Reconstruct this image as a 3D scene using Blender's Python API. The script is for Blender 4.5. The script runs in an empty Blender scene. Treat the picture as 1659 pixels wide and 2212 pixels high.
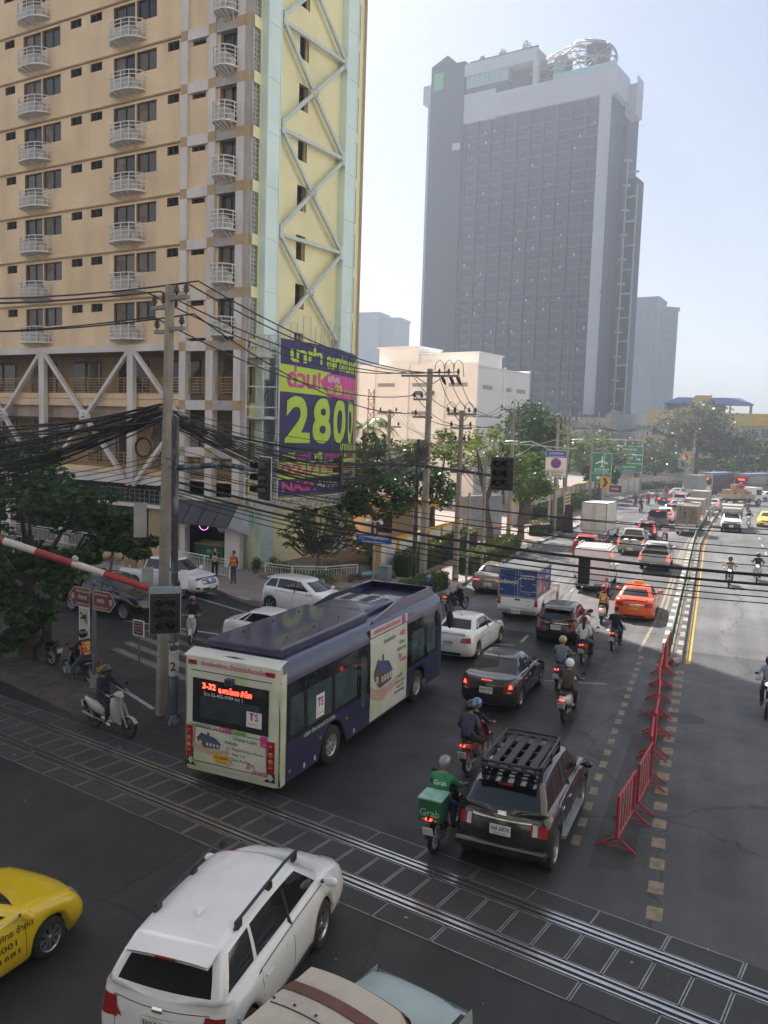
import bpy, math, random, os
from mathutils import Vector, Matrix
from mathutils.bvhtree import BVHTree
R = math.radians
sc = bpy.context.scene
col = sc.collection
random.seed(7)
# ---------------------------------------------------------------- camera, sky, sun, exposure
CAM_H, CAM_F, CAM_YAW, CAM_PITCH, CAM_ROLL = 8.2, 1789.0, 21.7, 5.56, 1.8   # focal in pixels of a 1659 wide picture
_y, _p, _r = R(CAM_YAW), R(CAM_PITCH), R(CAM_ROLL)
_fw = Vector((-math.sin(_y)*math.cos(_p), math.cos(_y)*math.cos(_p), -math.sin(_p)))
_rt = Vector((math.cos(_y), math.sin(_y), 0)); _up = _rt.cross(_fw)
RT = _rt*math.cos(_r) + _up*math.sin(_r); UP = -_rt*math.sin(_r) + _up*math.cos(_r)
cam_d = bpy.data.cameras.new('camera'); cam = bpy.data.objects.new('camera', cam_d); col.objects.link(cam)
cam.matrix_world = Matrix((RT, UP, -_fw)).transposed().to_4x4()
cam.location = (0, 0, CAM_H)
cam_d.sensor_fit = 'HORIZONTAL'; cam_d.sensor_width = 36; cam_d.lens = 36*CAM_F/1659
cam_d.clip_start = 0.1; cam_d.clip_end = 6000
sc.camera = cam
SUN_AZ = Vector((-0.756, 0.655, 0)); SUN_EL = 50
world = bpy.data.worlds.new('World'); sc.world = world; world.use_nodes = True
wn = world.node_tree; sky = wn.nodes.new('ShaderNodeTexSky'); sky.sky_type = 'NISHITA'; sky.sun_disc = False
sky.sun_elevation = R(SUN_EL); sky.sun_rotation = math.atan2(SUN_AZ.x, SUN_AZ.y)
sky.air_density = 1.0; sky.dust_density = 2.6; sky.ozone_density = 0.3; sky.altitude = 10
bg = wn.nodes['Background']; bg.inputs[1].default_value = 0.058
wn.links.new(sky.outputs[0], bg.inputs[0])
sun_d = bpy.data.lights.new('sun', 'SUN'); sun_d.energy = 5.0; sun_d.angle = R(0.6); sun_d.color = (1.0, 0.94, 0.85)
sun = bpy.data.objects.new('sun', sun_d); col.objects.link(sun)
_sd = (SUN_AZ*math.cos(R(SUN_EL)) + Vector((0, 0, math.sin(R(SUN_EL))))).normalized()
sun.rotation_euler = _sd.to_track_quat('Z', 'Y').to_euler(); sun.location = (-60, 60, 90)
sc.view_settings.view_transform = 'Standard'; sc.view_settings.look = 'None'
sc.view_settings.exposure = 1.2; sc.view_settings.gamma = 1.0
sc.cycles.max_bounces = 5; sc.cycles.diffuse_bounces = 3; sc.cycles.glossy_bounces = 3
sc.cycles.transmission_bounces = 3; sc.cycles.transparent_max_bounces = 6; sc.cycles.volume_bounces = 0
sc.cycles.use_denoising = True; sc.cycles.caustics_reflective = False; sc.cycles.caustics_refractive = False
def at(px, py, z=0.0):
 """a ground (or height z) point measured from the photograph at 1659 px width"""
 d = RT*((px-829.5)/CAM_F) + UP*(-(py-1106)/CAM_F) + _fw
 t = (z-CAM_H)/d.z
 return Vector((d.x*t, d.y*t, z))
# ---------------------------------------------------------------- mesh builder
class MB:
 def __init__(s): s.v = []; s.f = []; s.mi = []; s.sm = []; s.M = Matrix.Identity(4)
 def add(s, vs, fs, m=0, smooth=False):
  b = len(s.v); M = s.M
  s.v += [M @ Vector(p) for p in vs]
  for f in fs: s.f.append([b+i for i in f]); s.mi.append(m); s.sm.append(smooth)
  return s
 def box(s, x0, y0, z0, x1, y1, z1, m=0):
  if x0 > x1: x0, x1 = x1, x0
  if y0 > y1: y0, y1 = y1, y0
  if z0 > z1: z0, z1 = z1, z0
  return s.add([(x0,y0,z0),(x1,y0,z0),(x1,y1,z0),(x0,y1,z0),(x0,y0,z1),(x1,y0,z1),(x1,y1,z1),(x0,y1,z1)],
              [(0,3,2,1),(4,5,6,7),(0,1,5,4),(1,2,6,5),(2,3,7,6),(3,0,4,7)], m)
 def cbox(s, c, d, m=0): return s.box(c[0]-d[0]/2, c[1]-d[1]/2, c[2]-d[2]/2, c[0]+d[0]/2, c[1]+d[1]/2, c[2]+d[2]/2, m)
 def obox(s, a, b, w, h, m=0, up=(0,0,1)):
  """beam of section w x h from a to b"""
  a = Vector(a); b = Vector(b); d = (b-a).normalized(); u = Vector(up)
  if abs(d.dot(u)) > .98: u = Vector((0,1,0))
  r = d.cross(u).normalized(); u = r.cross(d)
  q = [(-1,-1),(1,-1),(1,1),(-1,1)]
  vs = [a + r*(i*w/2) + u*(j*h/2) for i, j in q] + [b + r*(i*w/2) + u*(j*h/2) for i, j in q]
  return s.add(vs, [(3,2,1,0),(4,5,6,7),(0,1,5,4),(1,2,6,5),(2,3,7,6),(3,0,4,7)], m)
 def tube(s, pts, r, n=8, m=0, smooth=True, caps=True, sx=1.0):
  pts = [Vector(p) for p in pts]; k = len(pts)
  rs = r if isinstance(r, (list, tuple)) else [r]*k
  vs = []; fs = []; prev = None
  for i, p in enumerate(pts):
   d = (pts[min(i+1, k-1)] - pts[max(i-1, 0)])
   if d.length < 1e-9: d = Vector((0,0,1))
   d.normalize()
   if prev is None:
    u = Vector((0,0,1)) if abs(d.z) < .9 else Vector((1,0,0))
    a = d.cross(u).normalized()
   else: a = (prev - d*prev.dot(d)).normalized()
   prev = a; b = d.cross(a)
   for j in range(n):
    t = 2*math.pi*j/n; vs.append(p + (a*math.cos(t)*sx + b*math.sin(t))*rs[i])
  for i in range(k-1):
   for j in range(n):
    j2 = (j+1) % n; fs.append((i*n+j, i*n+j2, (i+1)*n+j2, (i+1)*n+j))
  s.add(vs, fs, m, smooth)
  if caps: s.add(vs[:n], [tuple(range(n-1, -1, -1))], m); s.add(vs[-n:], [tuple(range(n))], m)
  return s
 def cyl(s, a, b, r, n=12, m=0, r2=None): return s.tube([a, b], [r, r if r2 is None else r2], n, m)
 def lathe(s, prof, n=16, m=0, c=(0,0,0), axis='z'):
  vs = []; fs = []
  for (r, z) in prof:
   for j in range(n):
    t = 2*math.pi*j/n; x, y = r*math.cos(t), r*math.sin(t)
    p = (x, y, z) if axis == 'z' else ((z, x, y) if axis == 'x' else (y, z, x))
    vs.append((p[0]+c[0], p[1]+c[1], p[2]+c[2]))
  for i in range(len(prof)-1):
   for j in range(n):
    j2 = (j+1) % n; fs.append((i*n+j, i*n+j2, (i+1)*n+j2, (i+1)*n+j))
  return s.add(vs, fs, m, True)
 def ell(s, c, r, n=12, k=8, m=0, z0=-1, z1=1):
  prof = []
  for i in range(k+1):
   t = z0+(z1-z0)*i/k; a = math.asin(max(-1, min(1, t))); prof.append((math.cos(a), math.sin(a)))
  vs = []; fs = []
  for (q, z) in prof:
   for j in range(n):
    t = 2*math.pi*j/n; vs.append((c[0]+r[0]*q*math.cos(t), c[1]+r[1]*q*math.sin(t), c[2]+r[2]*z))
  for i in range(k):
   for j in range(n):
    j2 = (j+1) % n; fs.append((i*n+j, i*n+j2, (i+1)*n+j2, (i+1)*n+j))
  return s.add(vs, fs, m, True)
 def prism(s, poly, o, e1, e2, d, m=0, smooth=False):
  """polygon in the plane (o,e1,e2), extruded by vector d"""
  o, e1, e2, d = Vector(o), Vector(e1), Vector(e2), Vector(d); n = len(poly)
  a = [o+e1*p[0]+e2*p[1] for p in poly]; b = [p+d for p in a]
  s.add(a+b, [tuple(range(n-1, -1, -1)), tuple(range(n, 2*n))], m)
  return s.add(a+b, [(i, (i+1) % n, n+(i+1) % n, n+i) for i in range(n)], m, smooth)
 def quad(s, a, b, c, d, m=0): return s.add([a, b, c, d], [(0,1,2,3)], m)
 def poly(s, pts, m=0): return s.add(pts, [tuple(range(len(pts)))], m)
 def grid(s, fn, nu, nv, m=0, smooth=True, closed=False):
  vs = [fn(i/nu, j/nv) for i in range(nu+1) for j in range(nv+1)]; w = nv+1
  return s.add(vs, [(i*w+j, (i+1)*w+j, (i+1)*w+j+1, i*w+j+1) for i in range(nu) for j in range(nv)], m, smooth)
 def mesh(s, name, mats):
  me = bpy.data.meshes.new(name); me.from_pydata([tuple(p) for p in s.v], [], s.f)
  me.polygons.foreach_set('material_index', s.mi); me.polygons.foreach_set('use_smooth', s.sm)
  for m in (mats if isinstance(mats, (list, tuple)) else [mats]): me.materials.append(m)
  me.update(); return me
 def build(s, name, mats, parent=None, loc=None, bevel=0, rot=None, weld=False):
  o = bpy.data.objects.new(name, s.mesh(name, mats)); col.objects.link(o)
  if parent is not None: o.parent = parent
  if loc is not None: o.location = loc
  if rot is not None: o.rotation_euler = rot
  if bevel:
   b = o.modifiers.new('bevel', 'BEVEL'); b.width = bevel; b.segments = 2; b.limit_method = 'ANGLE'
  return o
def tag(o, label=None, cat=None, group=None, kind=None):
 if label: o['label'] = label
 if cat: o['category'] = cat
 if group: o['group'] = group
 if kind: o['kind'] = kind
 return o
def thing(name, loc, rz, label, cat, group=None):
 o = bpy.data.objects.new(name, None); col.objects.link(o); o.empty_display_size = .3
 o.location = loc; o.rotation_euler = (0, 0, rz); return tag(o, label, cat, group)
def kids(o): return [c for c in o.children]
def copy_tree(o, parent=None):
 c = o.copy(); col.objects.link(c)
 if parent is not None: c.parent = parent
 for ch in list(o.children): copy_tree(ch, c)
 return c
def place(o, loc, rz, label=None, group=None, s=None):
 o.location = loc; o.rotation_euler = (0, 0, rz)
 if label: o['label'] = label
 if group: o['group'] = group
 if s: o.scale = (s, s, s)
 return o
# ---------------------------------------------------------------- materials
_mats = {}
def mat(name, c=(.5,.5,.5), rough=.6, metal=0, var=.12, scale=2.0, bump=0, bscale=None, coat=0, emit=0, ecol=None,
  trans=0, alpha=1, spec=.5, dirt=0, dcol=(.08,.07,.06), dscale=.7, sheen=0, detail=5):
 if name in _mats: return _mats[name]
 m = bpy.data.materials.new(name); m.use_nodes = True; nt = m.node_tree; N = nt.nodes; L = nt.links
 b = N['Principled BSDF']; b.inputs['Roughness'].default_value = rough; b.inputs['Metallic'].default_value = metal
 b.inputs['Specular IOR Level'].default_value = spec; b.inputs['Coat Weight'].default_value = coat
 b.inputs['Coat Roughness'].default_value = .04
 b.inputs['Transmission Weight'].default_value = trans; b.inputs['Alpha'].default_value = alpha
 c4 = tuple(c)+(1,); src = None
 if var or dirt or bump:
  tc = N.new('ShaderNodeTexCoord')
 if var:
  n = N.new('ShaderNodeTexNoise'); n.inputs['Scale'].default_value = scale; n.inputs['Detail'].default_value = detail
  L.new(tc.outputs['Object'], n.inputs['Vector'])
  r = N.new('ShaderNodeValToRGB'); r.color_ramp.elements[0].position = .3; r.color_ramp.elements[1].position = .7
  r.color_ramp.elements[0].color = tuple(x*(1-var) for x in c)+(1,)
  r.color_ramp.elements[1].color = tuple(min(1, x*(1+var)) for x in c)+(1,)
  L.new(n.outputs['Fac'], r.inputs['Fac']); src = r.outputs['Color']
 if dirt:
  n2 = N.new('ShaderNodeTexNoise'); n2.inputs['Scale'].default_value = dscale; n2.inputs['Detail'].default_value = 8
  n2.inputs['Roughness'].default_value = .65
  mp = N.new('ShaderNodeMapping'); mp.inputs['Scale'].default_value = (1, 1, .35); L.new(tc.outputs['Object'], mp.inputs['Vector'])
  L.new(mp.outputs['Vector'], n2.inputs['Vector'])
  r2 = N.new('ShaderNodeValToRGB'); r2.color_ramp.elements[0].position = .48; r2.color_ramp.elements[1].position = .75
  r2.color_ramp.elements[0].color = (0,0,0,1); r2.color_ramp.elements[1].color = (dirt,)*3+(1,)
  L.new(n2.outputs['Fac'], r2.inputs['Fac'])
  mx = N.new('ShaderNodeMix'); mx.data_type = 'RGBA'; L.new(r2.outputs['Color'], mx.inputs[0])
  if src: L.new(src, mx.inputs[6])
  else: mx.inputs[6].default_value = c4
  mx.inputs[7].default_value = tuple(dcol)+(1,); src = mx.outputs[2]
 if src: L.new(src, b.inputs['Base Color'])
 else: b.inputs['Base Color'].default_value = c4
 if bump:
  n3 = N.new('ShaderNodeTexNoise'); n3.inputs['Scale'].default_value = bscale or scale*6; n3.inputs['Detail'].default_value = 6
  L.new(tc.outputs['Object'], n3.inputs['Vector'])
  bp = N.new('ShaderNodeBump'); bp.inputs['Strength'].default_value = bump; bp.inputs['Distance'].default_value = .02
  L.new(n3.outputs['Fac'], bp.inputs['Height']); L.new(bp.outputs['Normal'], b.inputs['Normal'])
 if emit:
  b.inputs['Emission Color'].default_value = tuple(ecol or c)+(1,); b.inputs['Emission Strength'].default_value = emit
 _mats[name] = m; return m
def paint(name, c, rough=.28, dirt=.15): return mat(name, c, rough, 0, .03, 1.5, coat=.8, dirt=dirt, dcol=(.13,.11,.09), dscale=1.3, spec=.5)
GLASS = mat('tinted_glass', (.012,.014,.016), .06, 0, 0, spec=.6, coat=.3)
GLASS2 = mat('clear_dark_glass', (.05,.06,.065), .05, 0, 0, spec=.7)
BLACKP = mat('black_plastic', (.02,.02,.021), .5, 0, .1)
RUBBER = mat('rubber', (.022,.021,.02), .8, 0, .15, 6, bump=.2)
ALLOY = mat('alloy', (.45,.46,.47), .32, .85, .05, 4)
CHROME = mat('chrome', (.7,.71,.72), .15, 1, 0)
TAILR = mat('tail_red', (.35,.012,.012), .2, 0, 0, coat=.6)
TAILON = mat('tail_red_lit', (.7,.02,.01), .3, 0, 0, emit=2.5, ecol=(1,.05,.03))
AMBER = mat('amber_lens', (.7,.22,.02), .2, 0, 0, coat=.6)
LENS = mat('clear_lens', (.6,.62,.64), .12, 0, 0, coat=.7)
LITW = mat('lit_headlamp', (1,1,.9), .2, 0, 0, emit=6, ecol=(1,.95,.85))
PLATEW = mat('plate_white', (.72,.73,.72), .4, 0, .05)
PLATEY = mat('plate_yellow', (.75,.45,.03), .4, 0, .05)
INK = mat('ink_black', (.015,.015,.018), .5, 0, 0)
WHITE = mat('white_paint', (.78,.78,.77), .45, 0, .04)
STEEL = mat('galvanised_steel', (.38,.39,.4), .45, .6, .12, 3)
DKSTEEL = mat('dark_steel', (.05,.052,.055), .5, .4, .2, 3)
CONC = mat('pole_concrete', (.30,.275,.24), .85, 0, .18, 1.5, bump=.25, dirt=.35, dcol=(.1,.09,.08))
CABLE = mat('cable_black', (.014,.014,.016), .55, 0, .1)
# ---------------------------------------------------------------- lettering
_fonts = {}
def _font(kind):
 if kind in _fonts: return _fonts[kind]
 f = None
 if kind == 'thai':
  p = os.path.join(bpy.utils.resource_path('LOCAL'), 'datafiles', 'fonts')
  try:
   for n in os.listdir(p):
    if n.startswith('NotoSansThai'): f = bpy.data.fonts.load(os.path.join(p, n)); break
  except Exception: f = None
 _fonts[kind] = f; return f
def text_geo(s, h=1.0, bold=0.0, w=None, align='CENTER', cut=0):
 """returns (verts2d, faces) of the lettering, cap height about h, fitted to width w"""
 cu = bpy.data.curves.new('lettering', 'FONT'); cu.body = s; cu.size = h*1.38; cu.align_x = align; cu.align_y = 'CENTER'
 cu.resolution_u = 6 if h > .7 else 2; cu.offset = bold*h
 o = bpy.data.objects.new('lettering_tmp', cu); col.objects.link(o)
 dg = bpy.context.evaluated_depsgraph_get(); me = bpy.data.meshes.new_from_object(o.evaluated_get(dg))
 vs = [(v.co.x, v.co.y) for v in me.vertices]; fs = [tuple(p.vertices) for p in me.polygons]
 bpy.data.objects.remove(o); bpy.data.curves.remove(cu); bpy.data.meshes.remove(me)
 if cut:
  import bmesh
  bm = bmesh.new(); bv = [bm.verts.new((x, y, 0)) for x, y in vs]
  for f in fs:
   try: bm.faces.new([bv[i] for i in f])
   except ValueError: pass
  for ax in (0, 1):
   lo = min(v[ax] for v in vs); hi = max(v[ax] for v in vs); n = int((hi-lo)/cut)
   for i in range(1, n+1):
    co = [0,0,0]; co[ax] = lo+i*cut; no = [0,0,0]; no[ax] = 1
    bmesh.ops.bisect_plane(bm, geom=bm.verts[:]+bm.edges[:]+bm.faces[:], plane_co=co, plane_no=no)
  bm.verts.index_update(); vs = [(v.co.x, v.co.y) for v in bm.verts]; fs = [tuple(v.index for v in f.verts) for f in bm.faces]; bm.free()
 if w and vs:
  xs = [v[0] for v in vs]; k = w/max(1e-6, max(xs)-min(xs)); c = (max(xs)+min(xs))/2
  vs = [((x-c)*k, y) for x, y in vs]
 return vs, fs
def letters(parent, s, o, e1, e2, h, m, bold=.012, w=None, align='CENTER', name='lettering', proj=None, shear=0):
 vs, fs = text_geo(s, h, bold, w, align); o, e1, e2 = Vector(o), Vector(e1).normalized(), Vector(e2).normalized()
 P = [o+e1*(x+shear*y)+e2*y for x, y in vs]
 if proj: P = [proj(p) for p in P]
 mb = MB(); mb.add(P, fs)
 return mb.build(name, m, parent)
# ---------------------------------------------------------------- ground
def asphalt_mat(name, base=.05, rough=.75, warm=0):
 m = bpy.data.materials.new(name); m.use_nodes = True; nt = m.node_tree; N = nt.nodes; L = nt.links; b = N['Principled BSDF']
 tc = N.new('ShaderNodeTexCoord')
 def noise(sc_, det, stretch=(1,1,1), rgh=.6):
  mp = N.new('ShaderNodeMapping'); mp.inputs['Scale'].default_value = stretch; L.new(tc.outputs['Object'], mp.inputs['Vector'])
  n = N.new('ShaderNodeTexNoise'); n.inputs['Scale'].default_value = sc_; n.inputs['Detail'].default_value = det
  n.inputs['Roughness'].default_value = rgh; L.new(mp.outputs['Vector'], n.inputs['Vector']); return n.outputs['Fac']
 def ramp(fac, p0, c0, p1, c1):
  r = N.new('ShaderNodeValToRGB'); r.color_ramp.elements[0].position = p0; r.color_ramp.elements[1].position = p1
  r.color_ramp.elements[0].color = (c0,)*3+(1,); r.color_ramp.elements[1].color = (c1,)*3+(1,); L.new(fac, r.inputs['Fac']); return r.outputs['Color']
 def mul(a, c):
  x = N.new('ShaderNodeMix'); x.data_type = 'RGBA'; x.blend_type = 'MULTIPLY'; x.inputs[0].default_value = 1
  L.new(a, x.inputs[6]); L.new(c, x.inputs[7]); return x.outputs[2]
 a = ramp(noise(.35, 6), .3, .72, .7, 1.2)
 k = ramp(noise(1.0, 5, (1.6,.09,1)), .35, .78, .7, 1.12)        # wheel tracks along the road
 s = ramp(noise(60, 3), .3, .75, .75, 1.35)
 st = ramp(noise(.9, 9, rgh=.7), .60, 1.0, .74, .62)               # oil stains
 vo = N.new('ShaderNodeTexVoronoi'); vo.feature = 'DISTANCE_TO_EDGE'; vo.inputs['Scale'].default_value = .16
 nv = N.new('ShaderNodeTexNoise'); nv.inputs['Scale'].default_value = .9; nv.inputs['Detail'].default_value = 7; L.new(tc.outputs['Object'], nv.inputs['Vector'])
 ad = N.new('ShaderNodeMix'); ad.data_type = 'RGBA'; ad.blend_type = 'ADD'; ad.inputs[0].default_value = 1.6; L.new(tc.outputs['Object'], ad.inputs[6]); L.new(nv.outputs['Color'], ad.inputs[7])
 L.new(ad.outputs[2], vo.inputs['Vector']); ck = ramp(vo.outputs['Distance'], .0, .35, .006, 1.0)
 lp = ramp(noise(.12, 2, (1, .5, 1)), .47, .82, .53, 1.12)
 v = mul(mul(mul(mul(mul(a, k), s), st), ck), lp)
 rgb = N.new('ShaderNodeRGB'); rgb.outputs[0].default_value = (base*(1+warm), base, base*(1.04-warm), 1)
 L.new(mul(v, rgb.outputs[0]), b.inputs['Base Color'])
 rr = ramp(noise(.8, 5), .3, rough-.14, .7, rough+.08); L.new(rr, b.inputs['Roughness'])
 bp = N.new('ShaderNodeBump'); bp.inputs['Strength'].default_value = .35; bp.inputs['Distance'].default_value = .01
 L.new(noise(90, 4), bp.inputs['Height']); L.new(bp.outputs['Normal'], b.inputs['Normal'])
 b.inputs['Specular IOR Level'].default_value = .4
 return m
ASPH = asphalt_mat('asphalt_dark', .028, .56)
ASPH2 = asphalt_mat('asphalt', .125, .66)
GROUND = mat('dusty_ground', (.30,.275,.24), .9, 0, .2, .3, bump=.3, bscale=8)
PAVE = mat('paving', (.30,.25,.22), .85, 0, .15, .8, bump=.3, bscale=12, dirt=.4, dcol=(.12,.10,.09), dscale=.5)
KERBM = mat('kerb_concrete', (.36,.35,.33), .8, 0, .15, 2, dirt=.3)
KERBW = mat('kerb_white', (.42,.41,.39), .7, 0, .15, 2, dirt=.5, dscale=2)
KERBK = mat('kerb_black', (.11,.11,.11), .7, 0, .2, 2, dirt=.4, dcol=(.25,.23,.2), dscale=2)
YEL = mat('road_yellow', (.50,.29,.06), .7, 0, .25, 5, dirt=.75, dcol=(.09,.085,.08), dscale=3)
YELP = mat('road_yellow_pale', (.26,.21,.14), .75, 0, .25, 5, dirt=.75, dcol=(.09,.085,.08), dscale=4)
WHTW = mat('road_white_worn', (.17,.17,.175), .7, 0, .2, 5, dirt=.9, dcol=(.05,.05,.05), dscale=2)
WHT = mat('road_white', (.36,.36,.36), .7, 0, .2, 5, dirt=.7, dcol=(.1,.1,.1), dscale=4)
def struct(o): o['kind'] = 'structure'; return o
g = MB(); g.quad((-1200,-1200,-.06),(1200,-1200,-.06),(1200,1200,-.06),(-1200,1200,-.06)); struct(g.build('ground', GROUND))
KXP = [(39,-12.2),(44,-12.35),(62,-12.3),(69,-11.7),(77,-11.4),(92,-11.7),(104,-12.2),(116,-11.4),(123,-10.2),(130,-7.8),(135,-4.8),(141,1),(147,11),(153,26),(170,90)]
MXP = [(30,-1.1),(70,-1.1),(88,-.45),(100,.05),(110,.6),(116,1.5),(122,3.0),(129,5.4),(136,8.6),(146,16),(156,30)]
def lin(P, y):
 if y <= P[0][0]: return P[0][1]
 for a, b in zip(P, P[1:]):
  if y <= b[0]: return a[1]+(b[1]-a[1])*(y-a[0])/(b[0]-a[0])
 return P[-1][1]
def kx(y): return (lin(KXP, y-1.5)+lin(KXP, y)+lin(KXP, y+1.5))/3     # left kerb of the main road
def mx_(y): return (lin(MXP, y-2)+lin(MXP, y)+lin(MXP, y+2))/3        # median
# main carriageway, widened at the junction and running to the bend
ys = [-14+2*i for i in range(95)]
m = MB()
fn = lambda u, v: ((-60 if False else 0), 0, 0)
road = MB()
road.quad((-120,-30,0),(120,-30,0),(120,34,0),(-120,34,0)); struct(road.build('junction', ASPH)); road = MB()
rq_ = MB(); rq_.quad((-3.3,13.4,.0035),(14,12,.0035),(14,34,.0035),(-3.3,34,.0035)); struct(rq_.build('worn_asphalt', asphalt_mat('asphalt_worn', .072, .6)))
fb_ = MB(); fb_.box(-70,-24,13.5,60,-3.5,14.6); fb_.box(-70,-24,14.6,60,-23.6,15.6); fb_.box(-70,-3.9,14.6,60,-3.5,15.6); struct(fb_.build('unseen_shade_deck', mat('shade_deck_grey', (.3,.3,.29), .9)))  # unseen deck added above and behind the camera to shade the foreground
vs = []; yy = [34+2*i for i in range(62)]
for y in yy: vs += [(kx(y)-.0, y, 0), (14+max(0, y-95)*1.9, y, 0)]
road.add(vs, [(2*i, 2*i+1, 2*i+3, 2*i+2) for i in range(len(yy)-1)])
struct(road.build('road', ASPH2))
# pavement at the left, with the rounded corner, raised on a kerb
corner = [(-60,44.5),(-45,41.8),(-34,39.3),(-28,37.3),(-25.6,36.2),(-23.0,34.8),(-20.8,33.5),(-19.0,32.6),(-17.2,32.1),(-15.6,32.3),(-14.3,33.3),(-13.2,35.0),(-12.5,37.0)]
edge = corner + [(kx(y), y) for y in range(39, 158, 2)]
def inner(p): return (p[0]-9, p[1]+3) if p[0] > -14 and p[1] > 34 else (p[0], 60)
PV = MB(); n = len(edge)
top = [(x, y, .14) for x, y in edge] + [(-90,165,.14), (-90,44.5,.14)]
PV.poly(top); PV.add([(x, y, -.05) for x, y in edge]+[(x, y, .14) for x, y in edge], [(i, i+1, n+i+1, n+i) for i in range(n-1)])
struct(PV.build('pavement', PAVE))
# kerb stones: black and white blocks following the edge
def walk(path, step):
 out = []; acc = 0; pts = [Vector((x, y, 0)) for x, y in path]; i = 0; p = pts[0].copy(); out.append(p.copy()); rem = step
 for a, b in zip(pts, pts[1:]):
  L_ = (b-a).length; t = rem
  while t <= L_: out.append(a+(b-a)*(t/L_)); t += step
  rem = t-L_
 return out
def kerb(path, step, m0, m1, name, side=1, w=.28, h=.16, label=None):
 pt = walk(path, step); mb = MB()
 for i, (a, b) in enumerate(zip(pt, pt[1:])):
  d = (b-a).normalized(); nrm = Vector((-d.y, d.x, 0))*side
  a2 = a+d*.012; b2 = b-d*.012
  q = [a2, b2, b2+nrm*w, a2+nrm*w]
  mb.add([(p.x, p.y, -.02) for p in q]+[(q[0]+nrm*.025).to_tuple()[:2]+(h,), (q[1]+nrm*.025).to_tuple()[:2]+(h,), q[2].to_tuple()[:2]+(h,), q[3].to_tuple()[:2]+(h,)],
               [(0,1,5,4),(1,2,6,5),(2,3,7,6),(3,0,4,7),(4,5,6,7)], i % 2)
 o = mb.build(name, [m0, m1]); struct(o); return o
kerb([(x+.03, y-.0) for x, y in corner[:7]], 1.0, KERBM, KERBM, 'pavement_kerb', 1)
kerb([(x+.03, y) for x, y in edge[6:]], 1.0, KERBW, KERBK, 'pavement_kerb', 1)
# median: two kerbs with a raised strip
mpath_l = [(mx_(y)-.45, y) for y in [32.6, 34]+list(range(36, 150, 2))]
mpath_r = [(mx_(y)+.40, y) for y in [32.6, 34]+list(range(36, 150, 2))]
nose = [(-.70,32.6),(-.78,31.9),(-1.1,31.5),(-1.42,31.9),(-1.55,32.6)]
kerb(mpath_l, .8, KERBW, KERBK, 'median_kerb', -1, .22, .17)
kerb(mpath_r, .8, KERBW, KERBK, 'median_kerb', 1, .22, .17)
kerb(nose, .5, KERBM, KERBW, 'median_kerb', -1, .2, .16)
ms = MB(); a = [(x+.1, y, .13) for x, y in mpath_l]; b_ = [(x-.1, y, .13) for x, y in mpath_r]; k = len(a)
ms.add(a+b_, [(i, k+i, k+i+1, i+1) for i in range(k-1)]); ms.poly([(-1.5,32.6,.13),(-1.38,31.9,.13),(-1.1,31.6,.13),(-.82,31.9,.13),(-.74,32.6,.13)])
struct(ms.build('median_strip', mat('median_dirt', (.2,.18,.15), .9, 0, .25, 1.5, dirt=.4)))
# painted markings
def strip(path, w, z=.006):
 mb = MB(); vs = []
 pts = [Vector((x, y, z)) for x, y in path]
 for i, p in enumerate(pts):
  d = (pts[min(i+1, len(pts)-1)]-pts[max(0, i-1)]).normalized(); nr = Vector((-d.y, d.x, 0))*w/2; vs += [p-nr, p+nr]
 mb.add(vs, [(2*i, 2*i+1, 2*i+3, 2*i+2) for i in range(len(pts)-1)]); return mb
def marking(mb, mt, name='road_marking', label=None): return struct(mb.build(name, mt))
marking(strip([(mx_(y)+.62, y) for y in range(32, 150, 2)], .16), YEL)
marking(strip([(mx_(y)-.72, y) for y in range(40, 150, 2)], .12), YELP)
marking(strip([(-2.3,33),(-2.05,40),(-2.0,66)], .12), YELP)
dm = MB()
y = 16.4
while y < 32.5:
 for (x, w) in ((-2.15, .17),):
  dm.box(x-w/2, y, .001, x+w/2, y+.42, .006)
 y += .86
marking(dm, YELP)
dm = MB(); y = 14.3
while y < 31:
 dm.box(-.74-.09+(y-14)*-.002+.22*max(0, (20-y)/6), y, .001, -.56+.22*max(0, (20-y)/6), y+.44, .006); y += .9
marking(dm, YELP)
dm = MB()
for x0, y0, y1 in ((-6.75, 28.2, 104), (-9.7, 40, 104), (-3.85, 36, 104)):
 y = y0
 while y < y1:
  dm.box(x0-.06, y, .001, x0+.06, y+1.25, .006); y += 4.0
marking(dm, WHT)
dm = MB()
for x0 in (3.9, 7.2):
 y = 20
 while y < 90: dm.box(x0-.07, y, .001, x0+.07, y+1.6, .006); y += 5.2
marking(dm, WHT)
# cross street: stripes of the crossing and edge line by the corner
dm = MB()
def bar(a, b, w): 
 a = Vector(a+(0,)); b = Vector(b+(0,)); d = (b-a).normalized(); n_ = Vector((-d.y, d.x, 0))*w/2
 dm.add([(a-n_).to_tuple()[:2]+(.006,), (b-n_).to_tuple()[:2]+(.006,), (b+n_).to_tuple()[:2]+(.006,), (a+n_).to_tuple()[:2]+(.006,)], [(0,1,2,3)])
for i in range(5):
 bar((-19.9-.25*i, 23.9+.95*i), (-15.4-.25*i, 22.0+.95*i), .34)
marking(dm, WHTW); dm = MB()
bar((-22.5,27.6),(-13.6,27.4), .16); bar((-25.5,34.2),(-18.0,31.0), .14); bar((-42,39.3),(-25.5,34.2), .14)
bar((-13.8,29.0),(-6.9,31.6), .14); bar((-4.9,27.4),(-2.9,28.0), .08); bar((-17,20.5),(-14.6,19.2), .14)
marking(dm, WHT)
dm = MB()
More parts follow.
